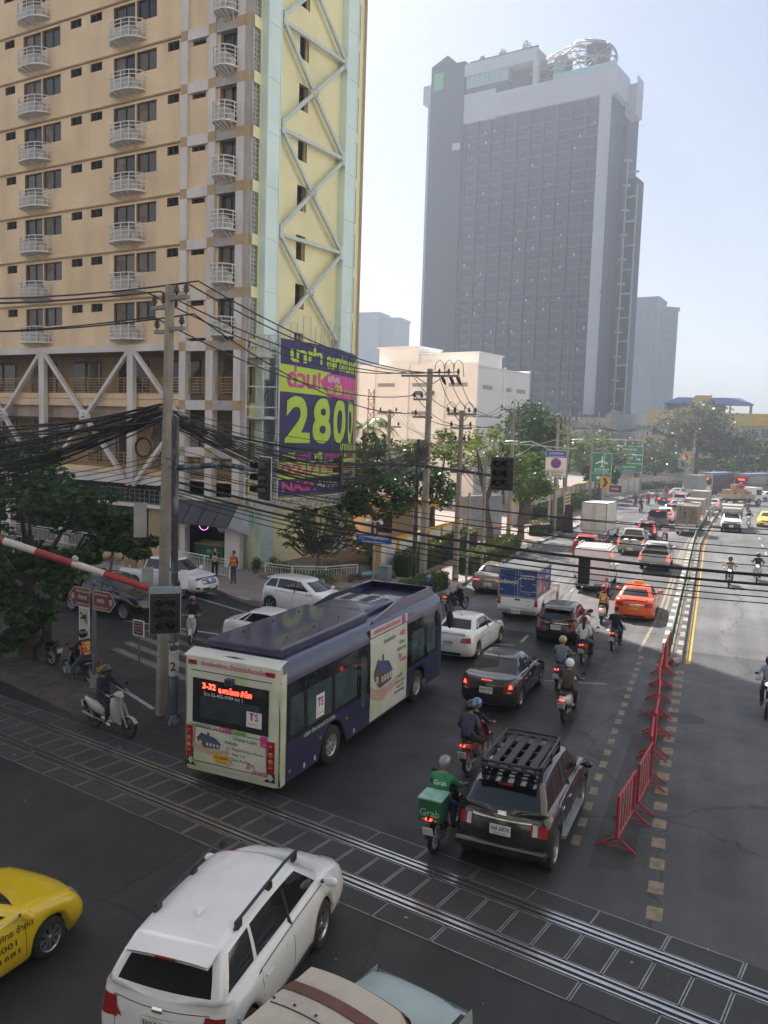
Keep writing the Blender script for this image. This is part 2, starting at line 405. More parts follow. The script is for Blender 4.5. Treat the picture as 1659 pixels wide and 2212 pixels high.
for p in [(-12.3,7.6,1.3,.5,.2),(-12.9,6.4,.4,1.2,.0),(-10.0,6.6,.9,.35,-.3),(-10.9,8.3,.5,.35,.2),(-13.3,9.3,.8,.3,.5)]:
 x, y, w, h, t = p; c, s_ = math.cos(t), math.sin(t)
 dm.poly([(x+c*i*w/2-s_*j*h/2, y+s_*i*w/2+c*j*h/2, .006) for i, j in ((-1,-1),(1,-1),(1,1),(-1,1))])
marking(dm, YEL)
# repairs and puddles
PATCH = asphalt_mat('asphalt_patch', .052, .66)
def blob(cx, cy, rx, ry, seed, z=.005):
 rnd = random.Random(seed); n = 26
 return [(cx+rx*math.cos(6.2832*i/n)*(1+rnd.uniform(-.08,.08)), cy+ry*math.sin(6.2832*i/n)*(1+rnd.uniform(-.08,.08)), z) for i in range(n)]
w_ = MB(); w_.poly(blob(-.42, 25.6, .62, .5, 3)); w_.poly(blob(-1.6, 24.0, .55, .5, 4))
struct(w_.build('road_patch', mat('round_patch', (.033,.034,.036), .6, 0, .3, 2)))
w_ = MB(); w_.quad((-1.8,15.6,.004),(-1.0,15.8,.004),(-.95,29,.004),(-1.6,29,.004)); w_.quad((-21.6,22.0,.004),(-19.4,21.6,.004),(-19.2,22.6,.004),(-21.3,23,.004))
w_.quad((-18.3,27.2,.004),(-16.0,26.6,.004),(-15.6,27.7,.004),(-18.0,28.4,.004))
struct(w_.build('road_patch', PATCH))
# rubble strip with soil by the crossing gate
soil = MB(); rnd = random.Random(5)
def soilfn(u, v):
 x = -22.5+6.6*u; y = 18.3+2.0*v+(1-u)*1.6-u*.6
 e = min(u, 1-u, v, 1-v)*6
 return (x, y, (.0+min(1, e)*.16 + (rnd.uniform(-.03,.03) if e > .3 else -.02)))
soil.grid(soilfn, 40, 18); struct(soil.build('soil', mat('soil', (.075,.062,.05), .95, 0, .4, 3, bump=.8, bscale=14)))
# ---------------------------------------------------------------- railway
rd = Vector((math.cos(R(-12.4)), math.sin(R(-12.4)), 0)); rn = Vector((-rd.y, rd.x, 0))
RO = Vector((-10.4, 15.5, 0))          # a point on the far rail
def rp(s, t, z=0): p = RO+rd*s+rn*t; return (p.x, p.y, z)
RAILM = mat('rail_steel', (.5,.5,.5), .25, .9, .1, 4)
RAILD = mat('rail_groove', (.015,.014,.013), .7, 0, .2)
SLAB = mat('crossing_slab', (.034,.034,.034), .66, 0, .25, .8, bump=.4, bscale=30, dirt=.3, dcol=(.08,.075,.07), dscale=1.5)
SLABE = mat('slab_edge', (.30,.31,.32), .45, .5, .15, 3, dirt=.7, dcol=(.04,.04,.04), dscale=1.2)
GA = 1.17
rail = MB(); gro = MB(); sl = MB(); se = MB()
for t in (0, -GA):
 for (a, b, z0, z1, q) in ((-.036, .036, -.01, .016, rail), ):
  v = [rp(-40, t+a, z0), rp(40, t+a, z0), rp(40, t+b, z0), rp(-40, t+b, z0)]; w2 = [(p[0], p[1], z1) for p in v]
  q.add(v+w2, [(4,5,6,7),(0,1,5,4),(2,3,7,6)])
 g2 = rail
 for s_ in (-1, 1):
  a = t+s_*.125; v = [rp(-40, a-.02, -.01), rp(40, a-.02, -.01), rp(40, a+.02, -.01), rp(-40, a+.02, -.01)]
  rail.add(v+[(p[0], p[1], .014) for p in v], [(4,5,6,7),(0,1,5,4),(2,3,7,6)])
 gro.quad(rp(-40, t-.15, .005), rp(40, t-.15, .005), rp(40, t+.15, .005), rp(-40, t+.15, .005))
def slab(s0, s1, t0, t1):
 sl.quad(rp(s0, t0, .005), rp(s1, t0, .005), rp(s1, t1, .005), rp(s0, t1, .005))
 e = .022
 for (a, b, c, d) in ((s0, s1, t0, t0+e), (s0, s1, t1-e, t1), (s0, s0+e, t0, t1), (s1-e, s1, t0, t1)):
  if s1-s0 > 1 and random.random() < .15: continue
  se.quad(rp(a, c, .009), rp(b, c, .009), rp(b, d, .009), rp(a, d, .009))
s = -39.0
while s < 39: slab(s, s+.565, -GA+.17, -.17); s += .587
s = -39.0
while s < 39:
 slab(s, s+1.15, .17, .68); slab(s+.4, s+1.55, -GA-.70, -GA-.17); s += 1.174
struct(gro.build('rail_groove', RAILD)); struct(sl.build('crossing_slabs', SLAB)); struct(se.build('slab_edging', SLABE))
tag(rail.build('railway_track', RAILM), kind='structure')
rnd = random.Random(31); lv = MB()
for i in range(150):
 x, y = (-19+rnd.random()*8, 14.5+rnd.random()*6) if i < 90 else (-14+rnd.random()*16, 6+rnd.random()*24); a = rnd.random()*6.28; r_ = rnd.uniform(.02,.05)
 lv.add([(x+r_*math.cos(a), y+r_*math.sin(a), .013), (x-r_*.5*math.sin(a), y+r_*.5*math.cos(a), .03), (x-r_*math.cos(a), y-r_*math.sin(a), .013), (x+r_*.5*math.sin(a), y-r_*.5*math.cos(a), .015)], [(0,1,2,3)])
tag(lv.build('fallen_leaves', mat('dry_leaf', (.30,.26,.12), .8, 0, .4, 3)), 'scattered dry leaves and litter specks on the dark asphalt', 'leaves', kind='stuff')
# ---------------------------------------------------------------- buildings: shared helpers
def holed(mb, fn, a0, a1, b0, b1, holes, d, m=0, mr=1):
 """wall panel a0..a1 x b0..b1 with rectangular openings and reveals of depth d; fn(a,b,depth)->xyz"""
 A = sorted({a0, a1} | {h[0] for h in holes} | {h[1] for h in holes}); B = sorted({b0, b1} | {h[2] for h in holes} | {h[3] for h in holes})
 A = [a for a in A if a0 <= a <= a1]; B = [b for b in B if b0 <= b <= b1]
 for j in range(len(B)-1):
  cb = (B[j]+B[j+1])/2; run = None
  row = [h for h in holes if h[2] < cb < h[3]]
  for i in range(len(A)-1):
   ca = (A[i]+A[i+1])/2; inside = any(h[0] < ca < h[1] for h in row)
   if not inside:
    if run is None: run = A[i]
   if run is not None and (inside or i == len(A)-2):
    e = A[i] if inside else A[i+1]
    mb.quad(fn(run, B[j], 0), fn(e, B[j], 0), fn(e, B[j+1], 0), fn(run, B[j+1], 0), m); run = None
 for (p, q, r, t) in holes:
  for (x, y, z, w) in ((p, r, q, r), (q, r, q, t), (q, t, p, t), (p, t, p, r)):
   mb.quad(fn(x, y, 0), fn(z, w, 0), fn(z, w, d), fn(x, y, d), mr)
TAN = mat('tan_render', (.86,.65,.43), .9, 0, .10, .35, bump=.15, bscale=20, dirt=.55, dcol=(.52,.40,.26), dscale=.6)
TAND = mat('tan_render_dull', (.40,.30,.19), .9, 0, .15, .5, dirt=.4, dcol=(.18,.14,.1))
GREYW = mat('pale_render', (.74,.70,.68), .85, 0, .08, .5, dirt=.4, dcol=(.33,.29,.27), dscale=.6)
YWALL = mat('yellow_render', (.90,.86,.55), .85, 0, .07, .3, dirt=.25, dcol=(.55,.46,.22), dscale=.3)
BLUEW = mat('pale_blue_steel', (.76,.93,.90), .45, .1, .06, .25, dirt=.3, dcol=(.42,.52,.55), dscale=.3)
RAILW = mat('white_railing', (.80,.79,.77), .6, 0, .1, 2, dirt=.25, dcol=(.3,.24,.2), dscale=3)
RAILY = mat('yellow_railing', (.55,.33,.08), .5, 0, .12, 2, dirt=.3)
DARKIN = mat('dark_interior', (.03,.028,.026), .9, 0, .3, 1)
WING = mat('window_glass_brown', (.05,.045,.04), .08, 0, .3, .8, spec=.7)
_n = WING.node_tree; _b = _n.nodes['Principled BSDF']; _oi = _n.nodes.new('ShaderNodeObjectInfo'); _r = _n.nodes.new('ShaderNodeValToRGB'); _r.color_ramp.elements[0].color = (.02,.018,.016,1); _r.color_ramp.elements[1].color = (.16,.13,.10,1); _n.links.new(_oi.outputs['Random'], _r.inputs[0]); _n.links.new(_r.outputs[0], _b.inputs['Base Color'])
CURT = mat('curtain', (.20,.17,.15), .8, 0, .35, 2)
GBLK = mat('glass_block', (.22,.30,.29), .15, 0, .35, 3, spec=.7, bump=.4, bscale=6)
BRONZE = mat('bronze_frame', (.09,.075,.06), .5, .3, .1)
ACBOX = mat('ac_white', (.62,.61,.58), .6, 0, .1, 3, dirt=.5)
LOUV = mat('louvre', (.10,.085,.07), .6, 0, .2, 4)
def ab(x, y, z):
 c, s_ = math.cos(R(-8)), math.sin(R(-8)); x *= .99; y *= 1.07; z *= 1.025
 return (-24.57+c*x-s_*y, 40.34+s_*x+c*y, z)
AB = thing('apartment_building', (-24.57, 40.34, 0), R(-8), 'tall tan and yellow apartment building with caged air conditioners and white cross bracing', 'building')
AB.scale = (.99, 1.07, 1.025)
ZF = [12.56+2.79*k for k in range(0, 12)]; TOP = 78.0  # unseen height above the view, raised so its shadow covers the foreground
f1 = lambda s, z, d=0: (-s, d, z)             # tan front: s runs left from the corner, d goes inwards
f2 = lambda y, z, d=0: (-d, y, z)             # yellow side
w = MB()
holes = []
vent_s = [(19.7,20.7),(21.9,22.9),(13.33,14.33),(11.52,12.54),(5.2,6.1)]
for zf in ZF[:-1]:
 for (a, b, c, d) in ((8.72,10.52,.55,2.55),(6.97,8.60,1.42,2.55),(17.1,18.82,.55,2.55),(15.27,17.0,1.42,2.55)): holes.append((a, b, zf+c, zf+d))
 for a, b in vent_s: holes.append((a, b, zf+2.12, zf+2.6))
 for off in (15.5,): holes.append((8.72+15.6, 10.52+15.6, zf+.55, zf+2.55))
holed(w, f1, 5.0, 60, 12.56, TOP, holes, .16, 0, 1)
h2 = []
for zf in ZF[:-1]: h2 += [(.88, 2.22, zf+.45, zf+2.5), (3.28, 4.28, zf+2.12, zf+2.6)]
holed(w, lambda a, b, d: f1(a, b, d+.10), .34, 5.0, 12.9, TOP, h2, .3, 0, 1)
# podium portion of the corner columns is open
for zf in ZF: w.box(-60, -.10, zf-.09, -5.02, 0.02, zf+.0, 1)      # thin ledges
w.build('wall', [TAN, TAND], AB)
# side wall
w = MB(); h3 = []
for zf in ZF[:-1]:
 h3 += [(.15, .80, zf+.25, zf+2.45), (9.75, 10.25, zf+.25, zf+2.45)]
 h3.append((4.15, 5.0, zf-.35, zf+1.05))
for zz in (9.2, 6.2): h3 += [(.15, .80, zz, zz+2.2)]
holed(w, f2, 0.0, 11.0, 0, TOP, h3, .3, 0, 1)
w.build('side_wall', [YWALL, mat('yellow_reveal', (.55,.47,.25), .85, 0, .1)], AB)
w = MB(); w.box(-60, 10.6, 0, 0, 11.0, TOP, 0); w.box(-60, 0.35, TOP-.2, 0, 11, TOP+.1, 0); w.box(-60, .2, 0, -59.7, 11, TOP); w.build('rear_wall', [TAN], AB)
# checkered grid of columns and bands at the corner
cg = MB(); colx = [(4.5,5.0),(2.40,2.93),(.34,.87)]
bands = [9.15, 6.5, 3.75] + [zf-.12 for zf in ZF]      # centre heights
for a, b in colx:
 zc = [3.4]+[z for z in bands if z > 3.6]+[TOP]
 prev = 3.42
 for z in bands_s if False else sorted(bands):
  cg.box(-b, -.08, prev, -a, .35, z-.27, 0); cg.box(-b, -.083, z-.27, -a, .35, z+.27, 1); prev = z+.27
 cg.box(-b, -.08, prev, -a, .35, TOP, 0)
for z in bands:
 cg.box(-4.5, -.06, z-.27, -2.93, .34, z+.27, 0); cg.box(-2.40, -.06, z-.27, -.87, .34, z+.27, 2)
 cg.box(-.34, -.05, z-.27, 0, .3, z+.27, 1)
cg.box(-.34, -.03, 0.0, -0.0, .3, TOP, 2)
cg.build('corner_grid', [GREYW, mat('tan_square', (.52,.38,.22), .9, 0, .1, 1, dirt=.3, dcol=(.3,.22,.14)), mat('grey_stained_render', (.48,.45,.43), .9, 0, .15, 1, dirt=.6, dcol=(.22,.19,.17), dscale=1)], AB)
# windows
def win(a, b, z0, z1, split=True, depth=.15, m=None, curtain=False):
 mb = MB(); e = .05
 mb.box(-b, depth-.03, z0, -a, depth+.03, z0+e, 0); mb.box(-b, depth-.03, z1-e, -a, depth+.03, z1, 0)
 mb.box(-b, depth-.03, z0, -b+e, depth+.03, z1, 0); mb.box(-a-e, depth-.03, z0, -a, depth+.03, z1, 0)
 if split: mb.box(-(a+b)/2-.03, depth-.05, z0, -(a+b)/2+.03, depth+.02, z1, 0)
 o = mb.build('window', [BRONZE], AB)
 g_ = MB(); g_.quad((-b, depth+.01, z0), (-a, depth+.01, z0), (-a, depth+.01, z1), (-b, depth+.01, z1))
 if curtain:
  g_.quad((-b+.1, depth-.004, z0), ((-a-b)/2, depth-.004, z0), ((-a-b)/2, depth-.004, z1), (-b+.1, depth-.004, z1), 1)
 g_.build('pane', [m or WING, CURT], o); return o
rw = random.Random(3)
for k, zf in enumerate(ZF[:9]):
 for (a, b, c, d) in ((8.72,10.52,.55,2.55),(6.97,8.60,1.42,2.55),(17.1,18.82,.55,2.55),(15.27,17.0,1.42,2.55)):
  win(a, b, zf+c, zf+d, curtain=rw.random() < .6)
 win(.88, 2.22, zf+.45, zf+2.5, depth=.36, curtain=rw.random() < .4)
def vent(a, b, z0, z1, d0):
 mb = MB(); mb.quad((-b, d0+.08, z0), (-a, d0+.08, z0), (-a, d0+.08, z1), (-b, d0+.08, z1), 1)
 n = 5
 for i in range(n): z = z0+(z1-z0)*(i+.5)/n; mb.quad((-b, d0+.0, z-.035), (-a, d0+.0, z-.035), (-a, d0+.07, z+.03), (-b, d0+.07, z+.03), 0)
 mb.box(-(a+b)/2-.025, d0-.02, z0, -(a+b)/2+.025, d0+.05, z1, 2)
 return mb.build('vent', [LOUV, DARKIN, BRONZE], AB)
for zf in ZF[:8]:
 for a, b in vent_s: vent(a, b, zf+2.12, zf+2.6, .05)
 vent(3.28, 4.28, zf+2.12, zf+2.6, .2)
# caged air conditioners: rounded railing shelves
def cage(w_):
 mb = MB(); n = 14; D = .82
 def P(t, off=0): 
  x = -w_/2+w_*t; q = 1-abs(2*t-1)**3.2
  return (x, -(.30+(D-.30)*q)+off)
 arc = [(-w_/2, 0)]+[P(i/n) for i in range(n+1)]+[(w_/2, 0)]
 mb.poly([(x, y, .02) for x, y in arc]); mb.poly([(x, y, -.06) for x, y in reversed(arc)])
 mb.add([(x, y, -.06) for x, y in arc]+[(x, y, .02) for x, y in arc], [(i, i+1, len(arc)+i+1, len(arc)+i) for i in range(len(arc)-1)])
 for z, r in ((.26,.024),(.50,.024),(.72,.024),(.94,.034)): mb.tube([(x, y, z) for x, y in arc], r, 5)
 for i in (0, 3, 6, 9, 12, 15, 16):
  if i < len(arc): x, y = arc[i]; mb.cyl((x, y, 0), (x, y, .94), .024, 5)
 for i in (2, 5, 8, 11, 14): x, y = arc[i]; mb.obox((x*.6, 0, -.35), (x, y, -.05), .04, .04)
 return mb
def acunit(w_):
 mb = MB(); mb.box(-w_*.34, -.56, .04, w_*.20, -.14, .72, 0); mb.box(w_*.22, -.45, .04, w_*.42, -.18, .45, 0)
 c = (-w_*.10, -.505, .32); mb.lathe([(.0,-.005),(.19,-.005),(.19,.004),(.22,.004)], 14, 1, c=c, axis='y')
 for r_ in (.06,.11,.16): mb.lathe([(r_,-.012),(r_+.01,-.012)], 12, 0, c=c, axis='y')
 mb.tube([(w_*.1,-.3,.6),(w_*.15,-.12,.8),(w_*.15,0,.9)], .02, 5, 1)
 return mb
protos = {}
def balcony(s0, s1, zf, out=0.0):
 w_ = round(s1-s0, 2)
 if w_ not in protos:
  o = cage(w_).build('balcony_cage', [RAILW], AB); a = acunit(w_).build('air_conditioner', [ACBOX, DKSTEEL], o); protos[w_] = o
 else:
  s = protos[w_]; o = s.copy(); col.objects.link(o); o.parent = AB
  a = s.children[0].copy(); col.objects.link(a); a.parent = o
 o.location = (-(s0+s1)/2, out, zf+.38)
for zf in ZF[:9]:
 balcony(7.82, 10.50, zf); balcony(16.18, 18.86, zf); balcony(.80, 2.24, zf, -.02); balcony(23.4, 26.08, zf)
# side wall windows and columns
for zf in ZF[:9]:
 for (a, b) in ((.15,.80),(9.75,10.25)):
  mb = MB(); mb.quad((-.12, a, zf+.25), (-.12, b, zf+.25), (-.12, b, zf+2.45), (-.12, a, zf+2.45), 0)
  for i in range(1, 9): z = zf+.25+2.2*i/9; mb.box(-.12, a, z-.012, -.09, b, z+.012, 1)
  for i in (1, 2): y_ = a+(b-a)*i/3; mb.box(-.12, y_-.012, zf+.25, -.095, y_+.012, zf+2.45, 1)
  mb.build('glass_block_window', [GBLK, GREYW], AB)
 mb = MB(); mb.quad((-.26, 4.15, zf-.35), (-.26, 5.0, zf-.35), (-.26, 5.0, zf+1.05), (-.26, 4.15, zf+1.05), 1)
 for i in range(9): z = zf-.33+1.36*(i+.5)/9; mb.quad((-.16, 4.15, z-.06), (-.16, 4.8, z-.06), (-.24, 4.8, z+.05), (-.24, 4.15, z+.05), 0)
 mb.box(-.2, 4.8, zf-.35, -.1, 5.0, zf+1.05, 2); mb.build('stair_louvre', [LOUV, DARKIN, TAND], AB)
for (a, b) in ((.90, 2.02), (8.28, 9.5)):
 mb = MB(); mb.box(0, a, 0, .42, b, TOP, 0)
 for i in range(18): z = 1.4+i*2.8; mb.box(.42, a+.01, z, .426, b-.01, z+.02, 1)
 mb.box(.42, a, 0, .46, a+.07, TOP, 0); mb.box(.42, b-.07, 0, .46, b, TOP, 0)
 mb.build('steel_column', [BLUEW, mat('steel_joint', (.38,.47,.5), .6)], AB)
br = MB()
xo = .36
def beam(a, b, w_=.22): br.obox((xo, a[0], a[1]), (xo, b[0], b[1]), .2, w_, 0, up=(1,0,0))
lv = [13.3+5.62*i for i in range(0, 6)]
for z in lv:
 if z > 14: beam((2.1, z-.2), (8.3, z+.0), .2)
 c = (5.08, z+2.75 if z > 14 else z+2.55); cz = z+2.75
 for p in ((2.15, z+.05),(8.2, z+.05)): beam(p, (5.08, cz), .18)
 for p in ((2.15, z+5.5),(8.2, z+5.5)): beam(p, (5.08, cz), .18)
 br.lathe([(0,.13),(.30,.13),(.30,-.1)], 16, 0, c=(xo, 5.08, cz), axis='x')
 for t in range(6): br.lathe([(0,.16),(.03,.16),(.03,.1)], 6, 1, c=(xo, 5.08+.2*math.cos(t), cz+.2*math.sin(t)), axis='x')
 for p in ((2.25, z),(8.1, z)): br.box(xo-.12, p[0]-.12, p[1]-.42, xo+.13, p[0]+.12, p[1]+.35, 0)
br.build('side_bracing', [mat('brace_white', (.62,.70,.68), .5, .1, .06, .6, dirt=.3, dcol=(.4,.36,.32)), DKSTEEL], AB)
# podium: galleries, railings, slabs, dark back wall
pd = MB()
pd.box(-60, -.25, 12.22, -4.9, .1, 12.62, 0)
for (z0, z1, mm) in ((9.45, 9.78, 1), (9.0, 9.42, 1), (4.95, 5.3, 1), (4.4, 4.92, 0)):
 pd.box(-60, -.02 if mm == 1 else -.15, z0, -5.0, .35, z1, mm)
pd.box(-60, .28, 8.25, -5.0, .5, 8.98, 2)
pd.box(-60, .35, 9.2, 0, 3.2, 9.3, 1); pd.box(-60, .35, 4.8, 0, 3.2, 4.9, 1); pd.box(-60, .1, 12.3, 0, 3.2, 12.4, 2)
pd.box(-60, 3.0, 0, -.2, 3.2, 12.4, 3)
pd.build('podium_slabs', [GREYW, TAN, mat('stained_beam', (.42,.34,.30), .9, 0, .2, .8, dirt=.6, dcol=(.2,.16,.14), dscale=.8), TAND], AB)
for i in range(40):
 x = -60+i*1.5
 if x > -1.5: break
 for z0, z1, c_ in ((9.9, 12.0, i % 3), (5.4, 8.0, i % 4)):
  if not c_ or x < -30: continue
  gl = MB(); gl.box(x, 2.9, z0, x+1.2, 2.98, z1, 0)
  if i % 4 == 1: gl.box(x+.2, 2.86, z0, x+.9, 2.9, z1, 1)
  gl.build('gallery_window', [WING, CURT], AB)
for (z, n, h) in ((9.78, 6, .92), (5.3, 5, .9)):
 y_ = MB()
 for (a, b) in ((5.05, 60), (2.95, 4.5), (.9, 2.4)):
  for i in range(n): zz = z+.08+(h-.08)*i/(n-1); y_.cyl((-b, .22, zz), (-a, .22, zz), .035 if i == n-1 else .022, 6)
  k = max(2, int((b-a)/1.6)+1)
  for i in range(k): s = a+(b-a)*i/(k-1); y_.cyl((-s, .22, z), (-s, .22, z+h), .028, 6)
 y_.build('railing', [RAILY], AB)
tr = MB()
for s in (8.66, 16.8, 24.95, 33.1): tr.box(-s-.25, -.42, 4.4, -s+.25, -.12, 12.25, 0)
def diag(a, b): tr.obox((-a[0], -.30, a[1]), (-b[0], -.30, b[1]), .22, .24, 0, up=(0,1,0))
for s in (12.73, 20.88, 29.0, 4.58):
 for ds in (-4.07, 4.07):
  for z_ in (12.25, 4.35):
   if s+ds < 5: continue
   diag((s+ds*.955, z_), (s, 8.32))
 if s > 5: tr.lathe([(0,-.46),(.42,-.46),(.42,-.25)], 18, 0, c=(-s, 0, 8.32), axis='y')
 if s > 5:
  for t in range(4): tr.lathe([(0,-.49),(.05,-.49),(.05,-.45)], 6, 1, c=(-s+.1*math.cos(t*1.6), 0, 8.32+.2*math.sin(t*1.6)), axis='y')
tr.build('front_bracing', [GREYW, DKSTEEL], AB)
# ground floor of the building
gf = MB()
gf.box(-4.9, 0, 0, -4.5, .4, 3.5, 0); gf.box(-1.35, -.05, 0, -.25, .4, 2.9, 0); gf.box(-.25, 0, 0, 0, .5, 3.9, 0)
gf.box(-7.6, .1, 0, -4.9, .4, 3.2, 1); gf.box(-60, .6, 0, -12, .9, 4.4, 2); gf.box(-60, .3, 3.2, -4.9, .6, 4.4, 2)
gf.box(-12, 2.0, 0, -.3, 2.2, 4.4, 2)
for i in range(9): gf.box(-60+i*5.5, .2, 0, -59.5+i*5.5, .6, 4.4, 0)
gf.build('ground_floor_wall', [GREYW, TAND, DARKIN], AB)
aw = MB()
aw.add([(-4.9,-.1,3.75),(-.3,-.1,3.75),(-.3,-1.0,2.55),(-4.9,-1.0,2.55),(-4.9,-.1,3.6),(-.3,-.1,3.6),(-.3,-1.0,2.47),(-4.9,-1.0,2.47)], [(0,1,2,3),(7,6,5,4),(0,3,7,4),(1,5,6,2),(3,2,6,7)], 0)
for i in range(5): x = -4.9+i*1.15; aw.obox((x, -.08, 3.76), (x, -1.0, 2.57), .05, .05, 1)
aw.add([(-.3,-.1,3.75),(-.3,-1.0,2.55),(.9,-.4,2.1),(.25,.1,3.6)], [(0,1,2,3)], 2)
aw.build('shop_awning', [mat('awning_dark', (.055,.055,.058), .6, 0, .25, 1.2, dirt=.4), BLACKP, mat('awning_panel', (.33,.34,.36), .45, .3, .15, 2)], AB)
gd = MB()
for i in range(16): x = -11.6+i*.42; gd.box(x, -.05, 3.3, x+.03, -.02, 4.1, 0)
for i in range(4): gd.box(-11.7, -.06, 3.3+i*.26, -5.2, -.03, 3.33+i*.26, 0)
gd.box(-12, -.25, 3.05, -4.9, .1, 3.25, 1); gd.build('window_grille', [mat('grille', (.25,.24,.22), .6), GREYW], AB)
# shop interior: counter and signs as things
sh = MB(); sh.box(-4.3, .7, 0, -2.1, 1.6, 1.0, 0); sh.add([(-4.4,.6,1.0),(-2.0,.6,1.0),(-2.0,1.7,1.15),(-4.4,1.7,1.15)], [(0,1,2,3)], 1)
sh.lathe([(0,.0),(.2,.0),(.2,.02)], 16, 2, c=(-3.1,.58,.6), axis='y')
o = sh.build('shop_counter', [mat('counter_green', (.03,.13,.07), .5), mat('counter_top', (.6,.52,.3), .5), mat('logo_green', (.1,.4,.2), .5)], None, ab(0,0,.14), rot=(0,0,R(-8)))
tag(o, 'green drinks counter with pale sloping top inside the dark shop doorway', 'counter')
sg = MB(); sg.lathe([(0,-.02),(.36,-.02),(.36,.03),(0,.03)], 24, 0, c=(0,0,0), axis='y')
o = sg.build('round_sign', [mat('sign_cream', (.7,.7,.66), .5, emit=0)], None, ab(-4.3,-.15,2.5), rot=(0,0,R(-8))); tag(o, 'round cream disc sign on the pillar left of the shop doorway', 'sign')
nr = MB(); nr.tube([(.28*math.cos(t/16*6.2832)*1.25, 0, .28*math.sin(t/16*6.2832)) for t in range(17)], .02, 6)
o = nr.build('neon_ring_sign', [mat('neon_violet', (.5,.1,.5), .5, emit=1.2, ecol=(.6,.25,.7))], None, ab(-3.3,.3,2.3), rot=(0,0,R(-8))); tag(o, 'small violet oval neon ring hanging in the dark shop', 'sign')
fa = MB(); fa.obox((0,0,0),(0,0,.5),.04,.04); fa.lathe([(.02,-.1),(.3,-.08),(.3,.1),(.02,.12)], 14, 0, c=(0,0,0), axis='y')
o = fa.build('wall_fan', [mat('fan_grey', (.55,.55,.53), .5)], None, ab(-1.9,.3,2.3), rot=(0,0,R(-8))); tag(o, 'pale wall fan in the dark shop doorway', 'fan')
# banner on its curved scaffold
def arc_pts(x0, y0, Ln, d0, d1, n):
 x, y = x0, y0; out = []
 for i in range(n+1):
  out.append((x, y)); dl = R(d0+(d1-d0)*i/n); x += math.sin(dl)*Ln/n; y += math.cos(dl)*Ln/n
 return out
BN = arc_pts(1.6, .8, 9.6, 8, -24, 48); BLEN = 9.6; BZ0, BZ1 = 4.25, 12.85
def bpt(u, z, off=0):      # u in metres along the banner
 t = max(0, min(1, u/BLEN))*48; i = min(47, int(t)); f = t-i; a, b = BN[i], BN[i+1]
 d = Vector((b[0]-a[0], b[1]-a[1], 0)).normalized(); nr_ = Vector((d.y, -d.x, 0))
 wv = .05*math.sin(u*2.1+z*.6)+.03*math.sin(u*5.3-z*.9)
 return Vector((a[0]+(b[0]-a[0])*f, a[1]+(b[1]-a[1])*f, z))+nr_*(wv+off)
BR = thing('banner_billboard', (-24.57, 40.34, 0), R(-8), 'huge navy, lime and pink rental banner reading 2800 on the yellow side wall', 'banner')
BR.scale = AB.scale.copy(); NAVY = mat('banner_navy', (.035,.028,.13), .55, 0, .1, .6); LIME = mat('banner_lime', (.50,.70,.07), .55, 0, .05, .6); PINK = mat('banner_pink', (.62,.07,.30), .55, 0, .05, .6)
bw = MB(); bw.grid(lambda u, v: bpt(u*BLEN, BZ0+(BZ1-BZ0)*v-.004*u), 60, 34, 0); bw.build('banner_cloth', [NAVY], BR)
def bfield(poly, m, off, name):       # polygon in banner coordinates, subdivided onto the cloth
 us = [p[0] for p in poly]; mb = MB(); n = 26; u0, u1 = min(us), max(us)
 top = [(poly[i], poly[i+1]) for i in range(len(poly)//2-1)]
 h = len(poly)//2; lo = poly[:h]; hi = list(reversed(poly[h:]))
 def ev(pl, u):
  for a, b in zip(pl, pl[1:]):
   if a[0] <= u <= b[0]: return a[1]+(b[1]-a[1])*(u-a[0])/max(1e-6, b[0]-a[0])
  return pl[-1][1] if u > pl[-1][0] else pl[0][1]
 mb.grid(lambda s, v: bpt(u0+(u1-u0)*s, ev(lo, u0+(u1-u0)*s)*(1-v)+ev(hi, u0+(u1-u0)*s)*v, off), n, 6)
 return mb.build(name, [m], BR)
zz = lambda y: BZ1-(y-265)/1640*(BZ1-BZ0)            # banner crop pixel row -> height at left edge
bfield([(0,9.6+.55),(9.6,9.6+.15),(9.6,11.35),(0,11.55)], LIME, .012, 'lime_field') if False else None
bfield([(0, 10.0),(5.0, 9.95),(5.0,11.35),(0,11.5)], LIME, .012, 'lime_field')
bfield([(3.6, 10.75),(4.6,9.9),(9.6,9.95),(9.6,11.3),(4.6,11.3),(3.6,10.77)], PINK, .02, 'pink_field')
bfield([(0, 5.15),(9.6,5.35),(9.6,6.25),(0,6.1)], LIME, .012, 'lime_field')
def btext(s, u, z, h, w_, m, off=.03, bold=.05):
 vs, fs = text_geo(s, h, bold, w_, cut=.3); mb = MB(); mb.add([bpt(u+x, z+y, off) for x, y in vs], fs); return mb.build('lettering', [m], BR)
btext('นาซ่า', 2.3, 12.05, .80, 2.9, LIME); btext('อพาร์ทเมนท์', 6.9, 11.95, .80, 5.0, LIME)
btext('ด่วน!', 2.1, 10.72, .95, 3.0, PINK); btext('ลดพิเศษ', 5.3, 10.98, .40, 1.6, WHITE, .034, .03)
btext('เพียง', 4.9, 10.3, .36, .95, LIME, .034); btext('20', 6.0, 10.38, .62, .95, LIME, .034); btext('ท่านแรกเท่านั้น', 8.1, 10.3, .36, 2.6, LIME, .034, .03)
for s, u, w_ in (('2', 1.65, 2.15), ('8', 4.0, 1.95), ('0', 6.35, 1.85), ('0', 8.55, 1.75)): btext(s, u, 8.35, 2.45, w_, LIME, .02, .055)
btext('บาท/เดือน', 8.0, 6.95, .55, 2.7, LIME); btext('ฟรี', .95, 6.40, .40, .9, LIME, .03, .04); btext('แอร์', 2.2, 6.40, .38, 1.3, PINK, .03, .04)
